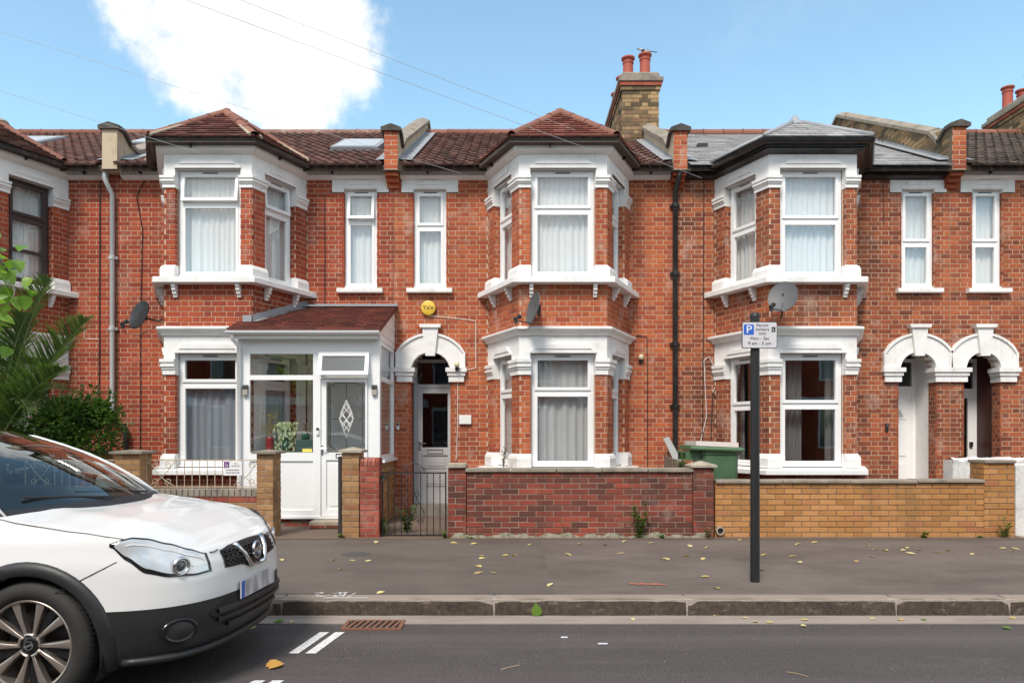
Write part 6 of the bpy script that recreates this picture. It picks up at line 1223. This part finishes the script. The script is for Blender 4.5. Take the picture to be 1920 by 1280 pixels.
for sg in (-1, 1):
    m = MB(); pil = [BL(sg*t)+Vector((.03, 0, .045))*0 for t in (1,)]; path = [BL(sg)+Vector((.0, sg*.02, -.01))]+[BL(sg).lerp(TL(sg), k)+Vector((.03, 0, .045))*math.sin(math.pi*k)+Vector((0, sg*.018, 0)) for k in (.2, .4, .6, .8)]+[TL(sg)+Vector((0, sg*.018, .0))]+[RFp(x, sg*1.03) for x in (-1.3, -1.7, -2.2, -2.7, -3.2)]
    m.tube(path, [.009, .008, .008, .009, .010, .012, .016, .022, .024, .024, .024], 8); m.build('pillar', MT['car_white'], CAR, local=True, smooth=True)
    m = MB(); m.tube([RFp(x, sg*.9)+Vector((0, 0, .025)) for x in (-1.3, -1.36, -1.8, -2.2, -2.7, -2.9)], .014, 8); m.build('roof_rail', MT['alloy'], CAR, local=True, smooth=True)
    rows = []
    for x in [-.3-.15*i for i in range(19)]:
        p0_ = spt(side_s(x)*sg, lut(ZT, x+.03), -.005); tp_ = RFp(min(-1.06, x), sg*1.03) if x < -1.06 else TL(sg).lerp(BL(sg), max(0, (x+1.06)/.86))
        rows.append([p0_.lerp(tp_, k/4)+Vector((0, sg*.03, 0))*math.sin(math.pi*k/4) for k in range(5)])
    m = MB(); m.grid(rows); m.build('side_window', MT['car_glass'], CAR, local=True, smooth=True)
    m = MB(); m.cbox(-.80, -.68, sg*.88 if sg > 0 else -1.05, 1.05 if sg > 0 else -.88, 1.03, 1.16, .03); m.build('mirror', MT['car_white'], CAR, local=True)
    for x in (-1.55, -2.55):
        p0_ = spt(side_s(x)*sg, lut(ZT, x), .004); tp_ = RFp(x, sg*1.03); m = MB(); m.tube([p0_, p0_.lerp(tp_, .5)+Vector((0, sg*.03, 0)), tp_], .035, 6); m.build('pillar', MT['car_gloss_black'], CAR, local=True)
rows = [[RFp(-3.2, t) for t in [j/6-1 for j in range(13)]], [Vector((-3.30, t*.60, 1.25)) for t in [j/6-1 for j in range(13)]], [Vector((-3.35, t*.62, 1.10)) for t in [j/6-1 for j in range(13)]]]
m = MB(); m.grid(rows); m.build('rear_window', MT['car_glass'], CAR, local=True, smooth=True)
for y0_, sg in ((-.10, 1), (.35, 1)):
    m = MB(); m.tube([(-.02-.12*(y0_/.7)**2, y0_, 1.078), (-.13, y0_-.25, 1.10), (-.22, y0_-.52, 1.115)], .009, 6); m.build('wiper', MT['car_black'], CAR, local=True)
# cabin
m = MB(); m.box(-3.2, -.2, -.75, .75, .30, .34); m.cbox(-.62, -.12, -.70, .70, .72, 1.015, .05); m.build('dashboard', MT['car_black'], CAR, local=True)
for y in (-.37, .37):
    m = MB(); m.cbox(-1.65, -1.12, y-.25, y+.25, .42, .62, .06); m.cbox(-1.78, -1.58, y-.24, y+.24, .6, 1.16, .06); st_ = m.build('seat', MT['seat_cloth'], CAR, local=True); m = MB(); m.cbox(-1.76, -1.66, y-.13, y+.13, 1.19, 1.38, .035); o = m.build('headrest', MT['seat_cloth'], CAR, local=True); o.parent = st_; o.location = o.location-st_.location
m = MB(); Mq = Matrix.Translation((-.86, -.37, .98)) @ Matrix.Rotation(R(68), 4, 'Y'); m.lathe([(.172+.014*math.cos(a), .014*math.sin(a)) for a in [2*math.pi*k/8 for k in range(8)]], 28, Mq, True); m.build('steering_wheel', MT['car_black'], CAR, local=True, smooth=True)
m = MB(); m.box(-3.3, .5, -.6, .6, .26, .32); m.build('underbody', MT['car_black'], CAR, local=True)
# ============================================================ PLANTS
def leafmat(name, a, b_, rough=.45, tl=.35):
    b = NB(name); col = b.mix(b.rnd(), C(*a), C(*b_)); b.out(col, rough, 0, .4)
    t = b.node('ShaderNodeBsdfTranslucent'); b.l.new(b.mix(1., col, C(1.5, 1.6, .7), 'MULTIPLY'), t.inputs[0]); m = b.node('ShaderNodeMixShader'); m.inputs[0].default_value = tl
    b.l.new(b.p.outputs[0], m.inputs[1]); b.l.new(t.outputs[0], m.inputs[2]); b.l.new(m.outputs[0], b.n['Material Output'].inputs[0])
leafmat('leaf_palm', (.042, .088, .026), (.10, .16, .045)); leafmat('leaf_bush', (.035, .085, .02), (.12, .21, .04)); leafmat('leaf_lime', (.13, .26, .035), (.24, .38, .07), .4, .45)
leafmat('leaf_weed', (.06, .12, .02), (.12, .19, .04)); leafmat('leaf_dry', (.20, .15, .08), (.30, .25, .15), .8, .2); leafmat('leaf_yellow', (.55, .42, .12), (.68, .58, .28), .7, .15); leafmat('leaf_tan', (.40, .26, .11), (.56, .42, .22), .8, .1); leafmat('leaf_orange', (.50, .25, .05), (.60, .34, .09), .7, .15)
leafmat('leaf_tree', (.04, .08, .02), (.08, .13, .035))
b = NB('bark'); b.bump(b.noise(30, 5, .7, None, (1, 1, .3)), .8, .01); b.out(b.mix(b.noise(12, 5, .7), C(.10, .08, .06), C(.17, .14, .11)), .95)
b = NB('rachis'); b.out((.16, .19, .07), .6)
def leafshape(mb, M, ln, wd, fold=.25, droop=.15, heart=False):
    P = [(0, 0), (.10, .38 if heart else .22), (.35, .5 if heart else .46), (.65, .36 if heart else .40), (.88, .13), (1, 0)]
    mid = [(x*ln, 0, -droop*ln*x*x) for x, y in P]; V = []
    for x, y in P: z = -droop*ln*x*x+fold*y*wd; V.append((x*ln, y*wd, z))
    for x, y in P: z = -droop*ln*x*x+fold*y*wd; V.append((x*ln, -y*wd, z))
    V += mid; f = []; n = len(P)
    for i in range(n-1): f += [(2*n+i, 2*n+i+1, i+1, i), (2*n+i+1, 2*n+i, n+i, n+i+1)]
    mb.add([M @ Vector(v) for v in V], f)
def dirM(p, d, roll=0.):
    d = Vector(d).normalized(); s_ = d.cross(Vector((0, 0, 1))); s_ = s_.normalized() if s_.length > .05 else Vector((1, 0, 0)); u_ = s_.cross(d)
    return Matrix.Translation(p) @ Matrix(((d.x, s_.x, u_.x, 0), (d.y, s_.y, u_.y, 0), (d.z, s_.z, u_.z, 0), (0, 0, 0, 1))) @ Matrix.Rotation(roll, 4, 'X')
# palm
pr_ = random.Random(3); PC = Vector((-7.05, 9.75, 1.30))
PA = thing('palm_tree', (PC.x, PC.y, ZG), 'small feathery palm growing in the front garden beyond the white car', 'palm')
m = MB(); m.tube([(PC.x, PC.y, ZG), (PC.x+.02, PC.y, .7), (PC.x, PC.y, PC.z)], [.16, .14, .10], 10); m.build('trunk', MT['bark'], PA)
def frond(tip, h, lf=.36, n=62):
    tip = Vector(tip); P = [PC+(tip-PC)*t+Vector((0, 0, h))*math.sin(math.pi*t*.92) for t in [i/16 for i in range(17)]]
    m = MB(); m.tube(P, [.018-.014*i/16 for i in range(17)], 6); r_ = m.build('rachis', MT['rachis'], PA); m = MB()
    for i in range(n):
        t = .12+.88*i/n; k = t*16; a = int(min(15, k)); p = P[a].lerp(P[a+1], k-a); tg = (P[a+1]-P[a]).normalized(); sd = tg.cross(Vector((0, 0, 1))).normalized(); up = sd.cross(tg)
        for s_ in (-1, 1):
            ln = lf*(math.sin(math.pi*min(1, t*.9+.12))**.5)*pr_.uniform(.85, 1.1); d = (tg*pr_.uniform(.55, .8)+sd*s_*pr_.uniform(.55, .85)+up*pr_.uniform(.15, .5)).normalized(); q = d.cross(up).normalized()*.0075; m.cur = pr_.random()*.98+.01
            e = p+d*ln+Vector((0, 0, -.05*ln)); mid = p+d*ln*.55+Vector((0, 0, .02)); m.add([p-q, p+q, mid+q, mid-q, e], [(0, 1, 2, 3), (3, 2, 4)])
    m.build('leaflets', MT['leaf_palm'], r_, kind='stuff', fix=False)
frond(pt(168, 600, 9.4), .16, .56, 120); frond(pt(95, 530, 9.7), .30, .55, 110); frond(pt(120, 700, 9.25), .22, .48, 100); frond(pt(30, 500, 9.9), .35, .5, 90); frond(pt(50, 600, 9.6), .3, .5, 100)
for a, rr, hh in ((100, 1.3, .9), (140, 1.4, .5), (175, 1.4, .3), (215, 1.3, .5), (250, 1.2, .3), (290, 1.1, .7), (60, 1.2, .8), (330, .9, .5)): frond(PC+Vector((math.cos(R(a))*rr, math.sin(R(a))*rr, hh-.2)), .5, .38, 50)
def foliage(mb, c, rad, n, ls, r_, heart=False, jag=.25, clumps=14, up=.3):
    cs = []
    for k in range(clumps):
        d = Vector((r_.gauss(0, 1), r_.gauss(0, 1), r_.gauss(0, 1))).normalized()*r_.uniform(.35, .9); cs.append((Vector((d.x*rad[0], d.y*rad[1], d.z*rad[2])), r_.uniform(.22, .42)))
    for i in range(n):
        o_, q = r_.choice(cs); d = Vector((r_.gauss(0, 1), r_.gauss(0, 1), r_.gauss(0, 1))).normalized(); p = o_+Vector((d.x*rad[0], d.y*rad[1], d.z*rad[2]))*q*r_.uniform(.55, 1.08); mb.cur = r_.random()*.98+.01
        dd = (d+Vector((r_.uniform(-.6, .6), r_.uniform(-.6, .6), r_.uniform(-.4, .6)+up))).normalized(); l_ = ls*r_.uniform(.6, 1.25); M = dirM(Vector(c)+p, dd, r_.uniform(-1, 1))
        w_ = l_*.28; mb.add([M @ Vector(v) for v in ((0, 0, 0), (l_*.45, w_, l_*.05), (l_, 0, -l_*.08), (l_*.45, -w_, l_*.05))], [(0, 1, 2), (0, 2, 3)])
SH = thing('garden_shrub', (gx(125, 9.9), 9.95, ZG), 'dark green leafy shrub between the palm and the grey downpipe', 'shrub')
m = MB(); r_ = random.Random(5); foliage(m, pt(118, 800, 9.95), (.78, .45, .62), 5200, .075, r_, clumps=26); foliage(m, pt(165, 770, 9.9), (.36, .3, .3), 1300, .07, r_, clumps=10); foliage(m, pt(60, 850, 9.9), (.6, .4, .4), 1800, .07, r_, clumps=10); m.build('foliage', MT['leaf_bush'], SH, kind='stuff', fix=False)
for k in range(9):
    b0 = Vector((gx(125, 9.9)+r_.uniform(-.12, .12), 9.95+r_.uniform(-.1, .1), ZG)); e = pt(118+r_.uniform(-70, 70), 770+r_.uniform(-40, 60), 9.9); m = MB(); m.tube([b0, b0.lerp(e, .5)+Vector((r_.uniform(-.08, .08), 0, .05)), e], [.016, .011, .005], 6); m.build('stem', MT['bark'], SH)
# street tree whose twigs hang into the picture
r_ = random.Random(11); ST = thing('street_tree', (-5.95, 6.35, PAVE), 'bright green broad-leaved twigs of a street tree hanging beside the brown-framed window', 'tree')
m = MB(); m.tube([(-5.95, 6.35, PAVE), (-5.93, 6.35, 1.5), (-5.98, 6.33, 3.0), (-5.9, 6.35, 4.6)], [.14, .11, .09, .04], 12); m.build('trunk', MT['bark'], ST, smooth=True)
lm = MB(); leafshape(lm, Matrix.Identity(4), .115, .105, .22, .25, True); lme = bpy.data.meshes.new('leaf'); lme.from_pydata(lm.v, [], lm.f); lme.materials.append(MT['leaf_lime'])
limbs = [[(-5.93, 6.35, 2.3), (-5.3, 6.2, 3.0), (-4.75, 6.05, 3.25), (-4.42, 6.0, 3.12), (-4.22, 5.98, 2.85)], [(-5.3, 6.2, 3.0), (-4.8, 6.0, 2.95), (-4.45, 5.95, 2.72), (-4.28, 5.93, 2.45)], [(-5.96, 6.34, 2.8), (-6.4, 6.1, 3.7), (-6.7, 6.0, 4.3)], [(-5.97, 6.33, 3.0), (-5.6, 6.7, 3.9), (-5.4, 6.9, 4.4)], [(-5.95, 6.34, 3.4), (-6.1, 6.8, 4.2), (-6.3, 7.2, 4.6)], [(-5.93, 6.35, 3.6), (-5.6, 6.0, 4.4), (-5.3, 5.8, 4.8)]]
for i, P in enumerate(limbs):
    m = MB(); m.tube(P, [.035-.028*k/(len(P)-1) for k in range(len(P))], 7); m.build('limb', MT['bark'], ST, smooth=True)
    for k in range(80 if i < 2 else 30):
        t = r_.uniform(.38 if i < 2 else .3, 1)*(len(P)-1); a = min(len(P)-2, int(t)); p = Vector(P[a]).lerp(Vector(P[a+1]), t-a)+Vector((r_.gauss(0, .10), r_.gauss(0, .12), r_.gauss(-.03, .12)))*(1 if i < 2 else 2.2)
        if i < 2 and p.x > gx(72, p.y): p.x = gx(72, p.y)-.05
        if CX+FPX*p.x/p.y > -25 and HZ-FPX*(p.z-CAMZ)/p.y < 440: continue
        M = dirM(p, (r_.uniform(-.6, .9), r_.uniform(-.8, .3), r_.uniform(-1, .1)), r_.uniform(-.8, .8)) @ Matrix.Scale(r_.uniform(.75, 1.25), 4); inst('leaf', lme, M, ST)
# weeds
def weed(x, y, z, h, n, label, mat='leaf_weed', ls=.05, spread=.06, seed=1, lean=(0, 0)):
    r_ = random.Random(seed); T = thing('weed', (x, y, z), label, 'weed', 'weeds at the foot of the walls'); ms = MB(); ml = MB()
    for k in range(n):
        a = r_.uniform(0, 6.28); e = Vector((x+math.cos(a)*spread*r_.uniform(.2, 1)+lean[0], y-abs(math.sin(a))*spread+lean[1], z+h*r_.uniform(.55, 1))); b0 = Vector((x+r_.uniform(-.02, .02), y, z)); P = [b0, b0.lerp(e, .5)+Vector((r_.uniform(-.015, .015), 0, .02)), e]; ms.tube(P, [.004, .003, .002], 4)
        for j in range(max(4, int(h/.018))):
            t = r_.uniform(.1, 1); p = b0.lerp(e, t); ml.cur = r_.random()*.98+.01; leafshape(ml, dirM(p, (r_.uniform(-1, 1), r_.uniform(-1, .3), r_.uniform(-.2, .7)), r_.uniform(-.5, .5)), ls*r_.uniform(.6, 1.2), ls*.55)
    ms.build('stem', MT['rachis'], T); ml.build('foliage', MT[mat], T, fix=False)
weed(wx(1197), YW-.05, PAVE, .52, 5, 'tall bushy weed growing up the dark red garden wall', spread=.10, seed=2, ls=.06); weed(wx(1326), YW-.06, PAVE, .22, 5, 'brownish weed at the corner of the dark red wall by the drain pipe', 'leaf_dry', seed=3, spread=.1); weed(wx(1240), YW-.06, PAVE, .09, 4, 'tiny weed at the foot of the dark red wall', seed=4)
weed(wx(1878, YY), YY-.05, PAVE, .30, 5, 'upright feathery weed at the pier end of the yellow wall', seed=5, spread=.08); weed(wx(1726, YY), YY-.05, PAVE, .12, 6, 'low bushy weed at the foot of the yellow wall', seed=6, spread=.08); weed(wx(1830, YY), YY-.05, PAVE, .06, 4, 'tiny green weed in the crack below the yellow wall', seed=7)
weed(wx(835), YW-.04, PAVE, .13, 5, 'leafy weed beside the hinge side of the iron gate', seed=8, spread=.07); weed(wx(752), YW+.5, ZG, .42, 6, 'straggling weed behind the iron gate', seed=9, spread=.16, ls=.07); weed(wx(715), YW+.15, ZG, .30, 5, 'green weed between the small red pier and the iron gate', seed=10, spread=.08, ls=.06)
weed(wx(644), YW-.03, PAVE, .10, 5, 'small weed at the foot of the yellow gate pier', seed=12, spread=.05); weed(gx(1272, 9.7), 9.62, .80, .50, 4, 'green plant rising above the timber fence', seed=13, spread=.1, ls=.06); weed(wx(880), YW-.05, PAVE, .05, 3, 'sparse moss-green weed below the left pier of the dark red wall', seed=14); weed(gx(945, 10.5), 10.52, 1.0, .34, 3, 'dried brown plant growing on the bay window sill', 'leaf_dry', seed=15, ls=.045, spread=.07)
# fallen leaves
r_ = random.Random(21)
def fallen(px, py, z, label, mat, s_=.09, group='fallen leaves on the pavement', curl=.35):
    Y = FPX*(CAMZ-z)/(py-HZ); x = gx(px, Y); ml = MB(); ml.cur = r_.random()*.98+.01; leafshape(ml, Matrix.Translation((x, Y, z+.006)) @ Matrix.Rotation(r_.uniform(0, 6.28), 4, 'Z') @ Matrix.Rotation(r_.uniform(-.2, .2), 4, 'X'), s_*r_.uniform(.7, 1.2), s_*r_.uniform(.5, .75), curl*r_.uniform(.5, 1.4), -.12)
    lo_ = min(v[2] for v in ml.v); ml.v = [(a, b_, c-lo_+z+.002) for a, b_, c in ml.v]
    o = ml.build('fallen_leaf', MT[mat], None, fix=False); tag(o, label, 'leaf', group)
LP = [(628, 1050), (667, 1051), (684, 1052), (640, 1066), (706, 1113), (895, 1042), (897, 1047), (940, 1041), (970, 1042), (902, 1063), (888, 1076), (925, 1073), (1027, 1099), (989, 1022), (1090, 1019), (1139, 1021), (1168, 1016), (1216, 1018), (1070, 1041), (1156, 1037), (1240, 1047), (1254, 1049), (1280, 1042), (1296, 1025), (1322, 1027), (1385, 1013), (1317, 1049), (1313, 1080), (1340, 1101), (1427, 1041), (1432, 1069), (1478, 1043), (1494, 1054), (1491, 1021), (1522, 1017), (1608, 1054), (1627, 1023), (1635, 1030), (1655, 1031), (1634, 1042), (1688, 1031), (1701, 1028), (1717, 1038), (1724, 1030), (1750, 1035), (1785, 1033), (1823, 1040), (1873, 1027), (1900, 1033), (1912, 1030), (1628, 1013), (703, 1018), (858, 1018), (882, 1020), (530, 1051)]
for i, (px, py) in enumerate(LP): fallen(px, py, PAVE, *(('pale yellow fallen leaf lying on the pavement', 'leaf_yellow') if i % 5 else ('light brown fallen leaf lying on the pavement', 'leaf_tan')))
for px, py in ((648, 1166), (662, 1167), (1338, 1154), (1405, 1158), (1421, 1166), (1436, 1165), (1500, 1161), (1630, 1160), (1684, 1161), (1693, 1163), (1906, 1160), (1190, 1162), (552, 1165), (1512, 1173)): fallen(px, py, .012, *(('small light brown leaf in the concrete gutter channel', 'leaf_tan') if px % 2 else ('small pale yellow leaf in the concrete gutter channel', 'leaf_yellow')), .06, 'fallen leaves in the gutter')
for px, py in ((1728, 1160), (1360, 1153), (1878-0, 1175)): fallen(px, py, .012, 'green fallen leaf in the concrete gutter channel', 'leaf_lime', .075, 'green leaves in the gutter')
m = MB(); x, Y = gx(1008, 5.79), 5.79; leafshape(m, Matrix.Translation((x, Y, .014)) @ Matrix.Rotation(R(-100), 4, 'Y') @ Matrix.Rotation(R(90), 4, 'X'), .105, .085, .2, .1, True); tag(m.build('fallen_leaf', MT['leaf_lime'], None, fix=False), 'bright green leaf standing against the kerb face', 'leaf')
fallen(513, 1166, .012, 'green leaf lying in the gutter under the nose of the car', 'leaf_lime', .09, 'green leaves in the gutter'); fallen(468, 1179, .004, 'yellow leaf on the road under the nose of the car', 'leaf_yellow', .08, 'leaves on the road')
m = MB()
for a, dx in ((.5, 0), (.75, .03)): leafshape(m, Matrix.Translation((gx(500, 4.55)+dx, 4.53-dx*1.2, .012)) @ Matrix.Rotation(a, 4, 'Z') @ Matrix.Rotation(R(-14), 4, 'Y') @ Matrix.Rotation(.5, 4, 'X'), .11, .06, .7, .25)
tag(m.build('fallen_leaf', MT['leaf_orange'], None, fix=False), 'curled orange leaf on the road beside the painted stripes', 'leaf')
b = NB('litter'); b.out((.62, .60, .66), .6)
for px, py, l_ in ((1130, 1207, .07), (1058, 1195, .05)):
    Y = FPX*(CAMZ-.004)/(py-HZ); x = gx(px, Y); m = MB(); m.cbox(x-l_/2, x+l_/2, Y-.012, Y+.008, .006, .012, .002); tag(m.build('litter_scrap', MT['litter'], None), 'small pale scrap of litter on the asphalt road', 'litter', 'litter scraps on the road')
for px, py, dx in ((956, 1252, .12), (1494, 1264, .10)):
    Y = FPX*(CAMZ-.004)/(py-HZ); x = gx(px, Y); m = MB(); m.tube([(x-dx/2, Y-.04*(1 if dx > .11 else -1), .009), (x, Y, .012), (x+dx/2, Y+.05*(1 if dx > .11 else -1), .009)], .0022, 5); tag(m.build('dry_twig', MT['leaf_tan'], None), 'thin dry stalk lying on the asphalt road', 'twig', 'stalks on the road')
# loose grit on the road and along the kerb
gm = MB(); r_ = random.Random(31)
for k in range(700):
    z = .004
    if k % 3 == 0: Y, x = 5.57+r_.gauss(0, .04), r_.uniform(-4.6, 4.8)
    elif k % 3 == 1: Y, x = r_.uniform(3.9, 5.55), r_.uniform(-4, 4)
    else: Y, x, z = r_.uniform(6.05, 9.0), r_.uniform(-6, 7), PAVE
    if 5.55 < Y < 5.8: z = .012
    s_ = r_.uniform(.002, .0045); P = [(x+r_.uniform(-s_, s_), Y+r_.uniform(-s_, s_), z) for _ in range(3)]; gm.cur = r_.random(); gm.add([(x-s_, Y-s_, z), (x+s_, Y-s_*.6, z), (x+r_.uniform(-.3, .3)*s_, Y+s_, z), (x, Y, z+s_*.9)], [(0, 1, 3), (1, 2, 3), (2, 0, 3)])
tag(gm.build('grit', MT['coping'], None, fix=False), 'loose pale grit scattered over the road and pavement', 'grit', kind='stuff')
# ============================================================ PORCH CONTENTS
def vase(px, py0, py1, Y, label, pot, flower, seed, spread, name='flower_vase', nfl=40, ls=.05, hang=False):
    x = gx(px, Y); z0, z1 = gz(py0, Y), gz(py1, Y); r_ = random.Random(seed); T = thing(name, (x, Y, z0), label, 'plant'); hh = (z1-z0)*(.4 if not hang else .75)
    m = MB(); m.lathe([(0, 0), (.05, 0), (.062, hh*.4), (.05, hh*.85), (.058, hh), (.045, hh), (.0, hh*.9)], 18, Matrix.Translation((x, Y, z0))); m.build('pot', MT[pot], T, smooth=True); m = MB()
    for k in range(nfl):
        a = r_.uniform(0, 6.28); rr = r_.uniform(0, spread)
        if hang:
            p = Vector((x+rr*math.cos(a)*1.0, Y+rr*math.sin(a)*.5, z1-r_.random()**1.2*(z1-z0)*.95*(rr/spread+.3))); d = (r_.uniform(-.3, .3), r_.uniform(-.6, .1), -1)
        else: p = Vector((x+rr*math.cos(a), Y+rr*math.sin(a)*.6, z0+hh+(z1-z0-hh)*r_.uniform(.1, 1))); d = (math.cos(a), math.sin(a), r_.uniform(0, 1.2))
        m.cur = r_.random()*.98+.01; leafshape(m, dirM(p, d, r_.uniform(-.6, .6)), ls*r_.uniform(.7, 1.3), ls*.6)
        if not hang and k % 4 == 0: m.tube([(x, Y, z0+hh*.9), p], .002, 4)
    m.build('flowers', MT[flower], T, fix=False)
b = NB('pot_red'); b.out((.30, .02, .025), .3); b = NB('pot_green'); b.out((.03, .10, .06), .4); b = NB('teal_box'); b.out((.05, .10, .09), .5)
leafmat('fl_yellow', (.42, .30, .08), (.55, .42, .16)); leafmat('fl_cream', (.42, .50, .30), (.62, .68, .50)); leafmat('fl_pink', (.30, .10, .10), (.12, .16, .06))
m = MB(); bxx0, bxx1, yb_ = gx(500, 10.7), gx(592, 10.7), 10.52; m.cbox(bxx0, bxx1, yb_, 10.86, zb-.03, 1.24, .01); m.cbox(gx(556, 10.6), bxx1, yb_+.02, 10.84, 1.24, gz(824, 10.6), .008); tag(m.build('porch_cabinet', MT['teal_box'], None), 'dark green cabinet standing inside the glazed porch', 'cabinet')
vase(506, 850, 772, 10.62, 'red vase of yellow flowers inside the glazed porch', 'pot_red', 'fl_yellow', 1, .10, nfl=60); vase(537, 851, 790, 10.60, 'cream trailing flowers hanging over the cabinet inside the porch', 'pot_green', 'fl_cream', 2, .19, 'trailing_plant', 420, .05, True); vase(573, 824, 790, 10.62, 'small potted plant with pink flowers inside the porch', 'pot_green', 'fl_pink', 3, .06, 'potted_plant', 30, .04)
# ============================================================ WIRES AND BIRD
b = NB('wire'); b.out((.05, .05, .052), .6); b = NB('wire_pale'); b.out((.42, .42, .43), .6); b = NB('wire_sky'); b.out((.60, .62, .64), .6)
def wire(A_, B_, label, mat='wire', r=.0035, sag=.05):
    A_, B_ = Vector(A_), Vector(B_); P = [A_.lerp(B_, k/24)-Vector((0, 0, sag*4*(k/24)*(1-k/24))) for k in range(25)]; m = MB(); m.tube(P, r, 5); tag(m.build('overhead_wire', MT[mat], None), label, 'wire', 'telephone wires')
pole = Vector((-9.2, 6.3, 7.75))
wire(pt(1131, 289, YB-.08), pole, 'overhead wire running to the eaves of the red tiled bay', 'wire_pale', .0032); wire(pt(1316, 334, 11.4), pole+Vector((0, .1, .33)), 'overhead wire running past the chimney side to the black eaves', 'wire_pale', .0032); wire(pt(884, 331, 11.5), pole+Vector((0, 0, -1.2)), 'overhead wire running to the eaves over the round yellow alarm', 'wire_sky', .0025)
wire(pt(572, 346, 11.45), pole+Vector((0, 0, -1.7)), 'overhead wire running across the bay with open top windows', 'wire_sky', .0025)
b = NB('bird'); b.out(b.mix(b.rng(b.noise(18, 2, .5, b.objc()), .45, .55), C(.03, .03, .035), C(.55, .54, .53)), .8); b = NB('bird_dark'); b.out((.02, .02, .022), .7)
bp = Vector((2.66, 14.3, 8.52+.055+.50)); BD = thing('bird', bp, 'small pied bird perched on a chimney pot', 'bird')
m = MB(); rows = []
for t, r0_, z_ in ((-.11, .004, .075), (-.09, .022, .075), (-.05, .036, .070), (0, .040, .072), (.05, .030, .085), (.08, .022, .105), (.105, .026, .120), (.13, .022, .122), (.15, .008, .118), (.172, .002, .115)):
    rows.append([(bp.x-t, bp.y+r0_*math.cos(a)*.85, bp.z+z_+r0_*math.sin(a)) for a in [2*math.pi*k/12 for k in range(12)]])
m.grid(rows, True); m.build('body', MT['bird'], BD, smooth=True)
m = MB(); m.add([(bp.x+.08, bp.y-.012, bp.z+.075), (bp.x+.08, bp.y+.012, bp.z+.075), (bp.x+.24, bp.y+.018, bp.z+.050), (bp.x+.24, bp.y-.018, bp.z+.050), (bp.x+.08, bp.y, bp.z+.085), (bp.x+.24, bp.y, bp.z+.056)], [(0, 1, 2, 3), (0, 3, 5, 4), (1, 4, 5, 2), (0, 4, 1), (3, 2, 5)]); m.build('tail', MT['bird_dark'], BD)
for s_ in (-1, 1):
    m = MB(); m.tube([(bp.x, bp.y+.012*s_, bp.z+.045), (bp.x-.006, bp.y+.014*s_, bp.z+.02), (bp.x, bp.y+.014*s_, bp.z), (bp.x-.02, bp.y+.014*s_, bp.z+.002)], .0028, 5); m.build('leg', MT['bird_dark'], BD)
# ============================================================ THE OTHER SIDE OF THE ROAD (behind the camera; the panes and the car paint mirror it)
for k in range(9):
    x0 = -20.8+4.6*k; Yo = -9.2; OH = thing('opposite_house', (x0+2.3, Yo, .14), 'brick terraced house across the road, mirrored in the window panes', 'house', 'houses across the road')
    m = MB(); m.box(x0+.01, x0+4.59, Yo-7, Yo, .1, 5.8); m.build('wall', MT['brick_red'], OH); m = MB(); m.add([(x0, Yo+.3, 5.75), (x0+4.6, Yo+.3, 5.75), (x0+4.6, Yo-3.6, 7.8), (x0, Yo-3.6, 7.8), (x0, Yo-7.3, 5.75), (x0+4.6, Yo-7.3, 5.75)], [(0, 1, 2, 3), (3, 2, 5, 4), (0, 3, 4), (1, 5, 2), (0, 4, 5, 1)]); m.build('roof', MT['tile_brown'], OH)
    m = MB(); m.add([(x0+.7, Yo-.01, .14), (x0+3.0, Yo-.01, .14), (x0+2.5, Yo+.9, .14), (x0+1.2, Yo+.9, .14), (x0+.7, Yo-.01, 5.7), (x0+3.0, Yo-.01, 5.7), (x0+2.5, Yo+.9, 5.7), (x0+1.2, Yo+.9, 5.7)], [(0, 1, 2, 3), (4, 5, 6, 7), (0, 1, 5, 4), (1, 2, 6, 5), (2, 3, 7, 6), (3, 0, 4, 7)]); m.build('bay', MT['brick_red'], OH)
    for a, b_, z0_, z1_, y_ in ((1.4, 2.3, 1.0, 2.7, .9), (1.4, 2.3, 3.8, 5.4, .9), (3.4, 4.0, 3.85, 5.4, 0), (3.35, 4.05, .3, 2.6, 0)):
        m = MB(); m.box(x0+a-.08, x0+b_+.08, Yo+y_-.05, Yo+y_+.03, z0_-.08, z1_+.15); wd_ = m.build('window', MT['stucco'], OH); m = MB(); m.box(x0+a, x0+b_, Yo+y_, Yo+y_+.04, z0_, z1_); m.build('pane', MT['sky_glass'], wd_)
    m = MB(); m.box(x0+.6, x0+3.1, Yo-.05, Yo+.98, 2.72, 3.05); m.build('cornice', MT['stucco'], OH)
r_ = random.Random(41)
for x, y, h in ((-6.5, -5.4, 6.6), (5.2, -5.6, 5.9)):
    OT = thing('opposite_tree', (x, y, .14), 'leafy street tree across the road, mirrored in the upper windows', 'tree', 'trees across the road'); m = MB(); m.tube([(x, y, .14), (x+.1, y, 2), (x, y+.1, h*.7)], [.17, .13, .06], 10); m.build('trunk', MT['bark'], OT)
    for k in range(5): a = k*1.26; m = MB(); m.tube([(x+.05, y, h*.4), (x+math.cos(a)*.6, y+math.sin(a)*.6, h*.55), (x+math.cos(a)*1.3, y+math.sin(a)*1.3, h*.72)], [.07, .05, .02], 7); m.build('limb', MT['bark'], OT)
    m = MB(); foliage(m, (x, y, h*.72), (1.9, 1.9, h*.30), 5000, .17, r_, clumps=34); m.build('crown', MT['leaf_tree'], OT, kind='stuff', fix=False)
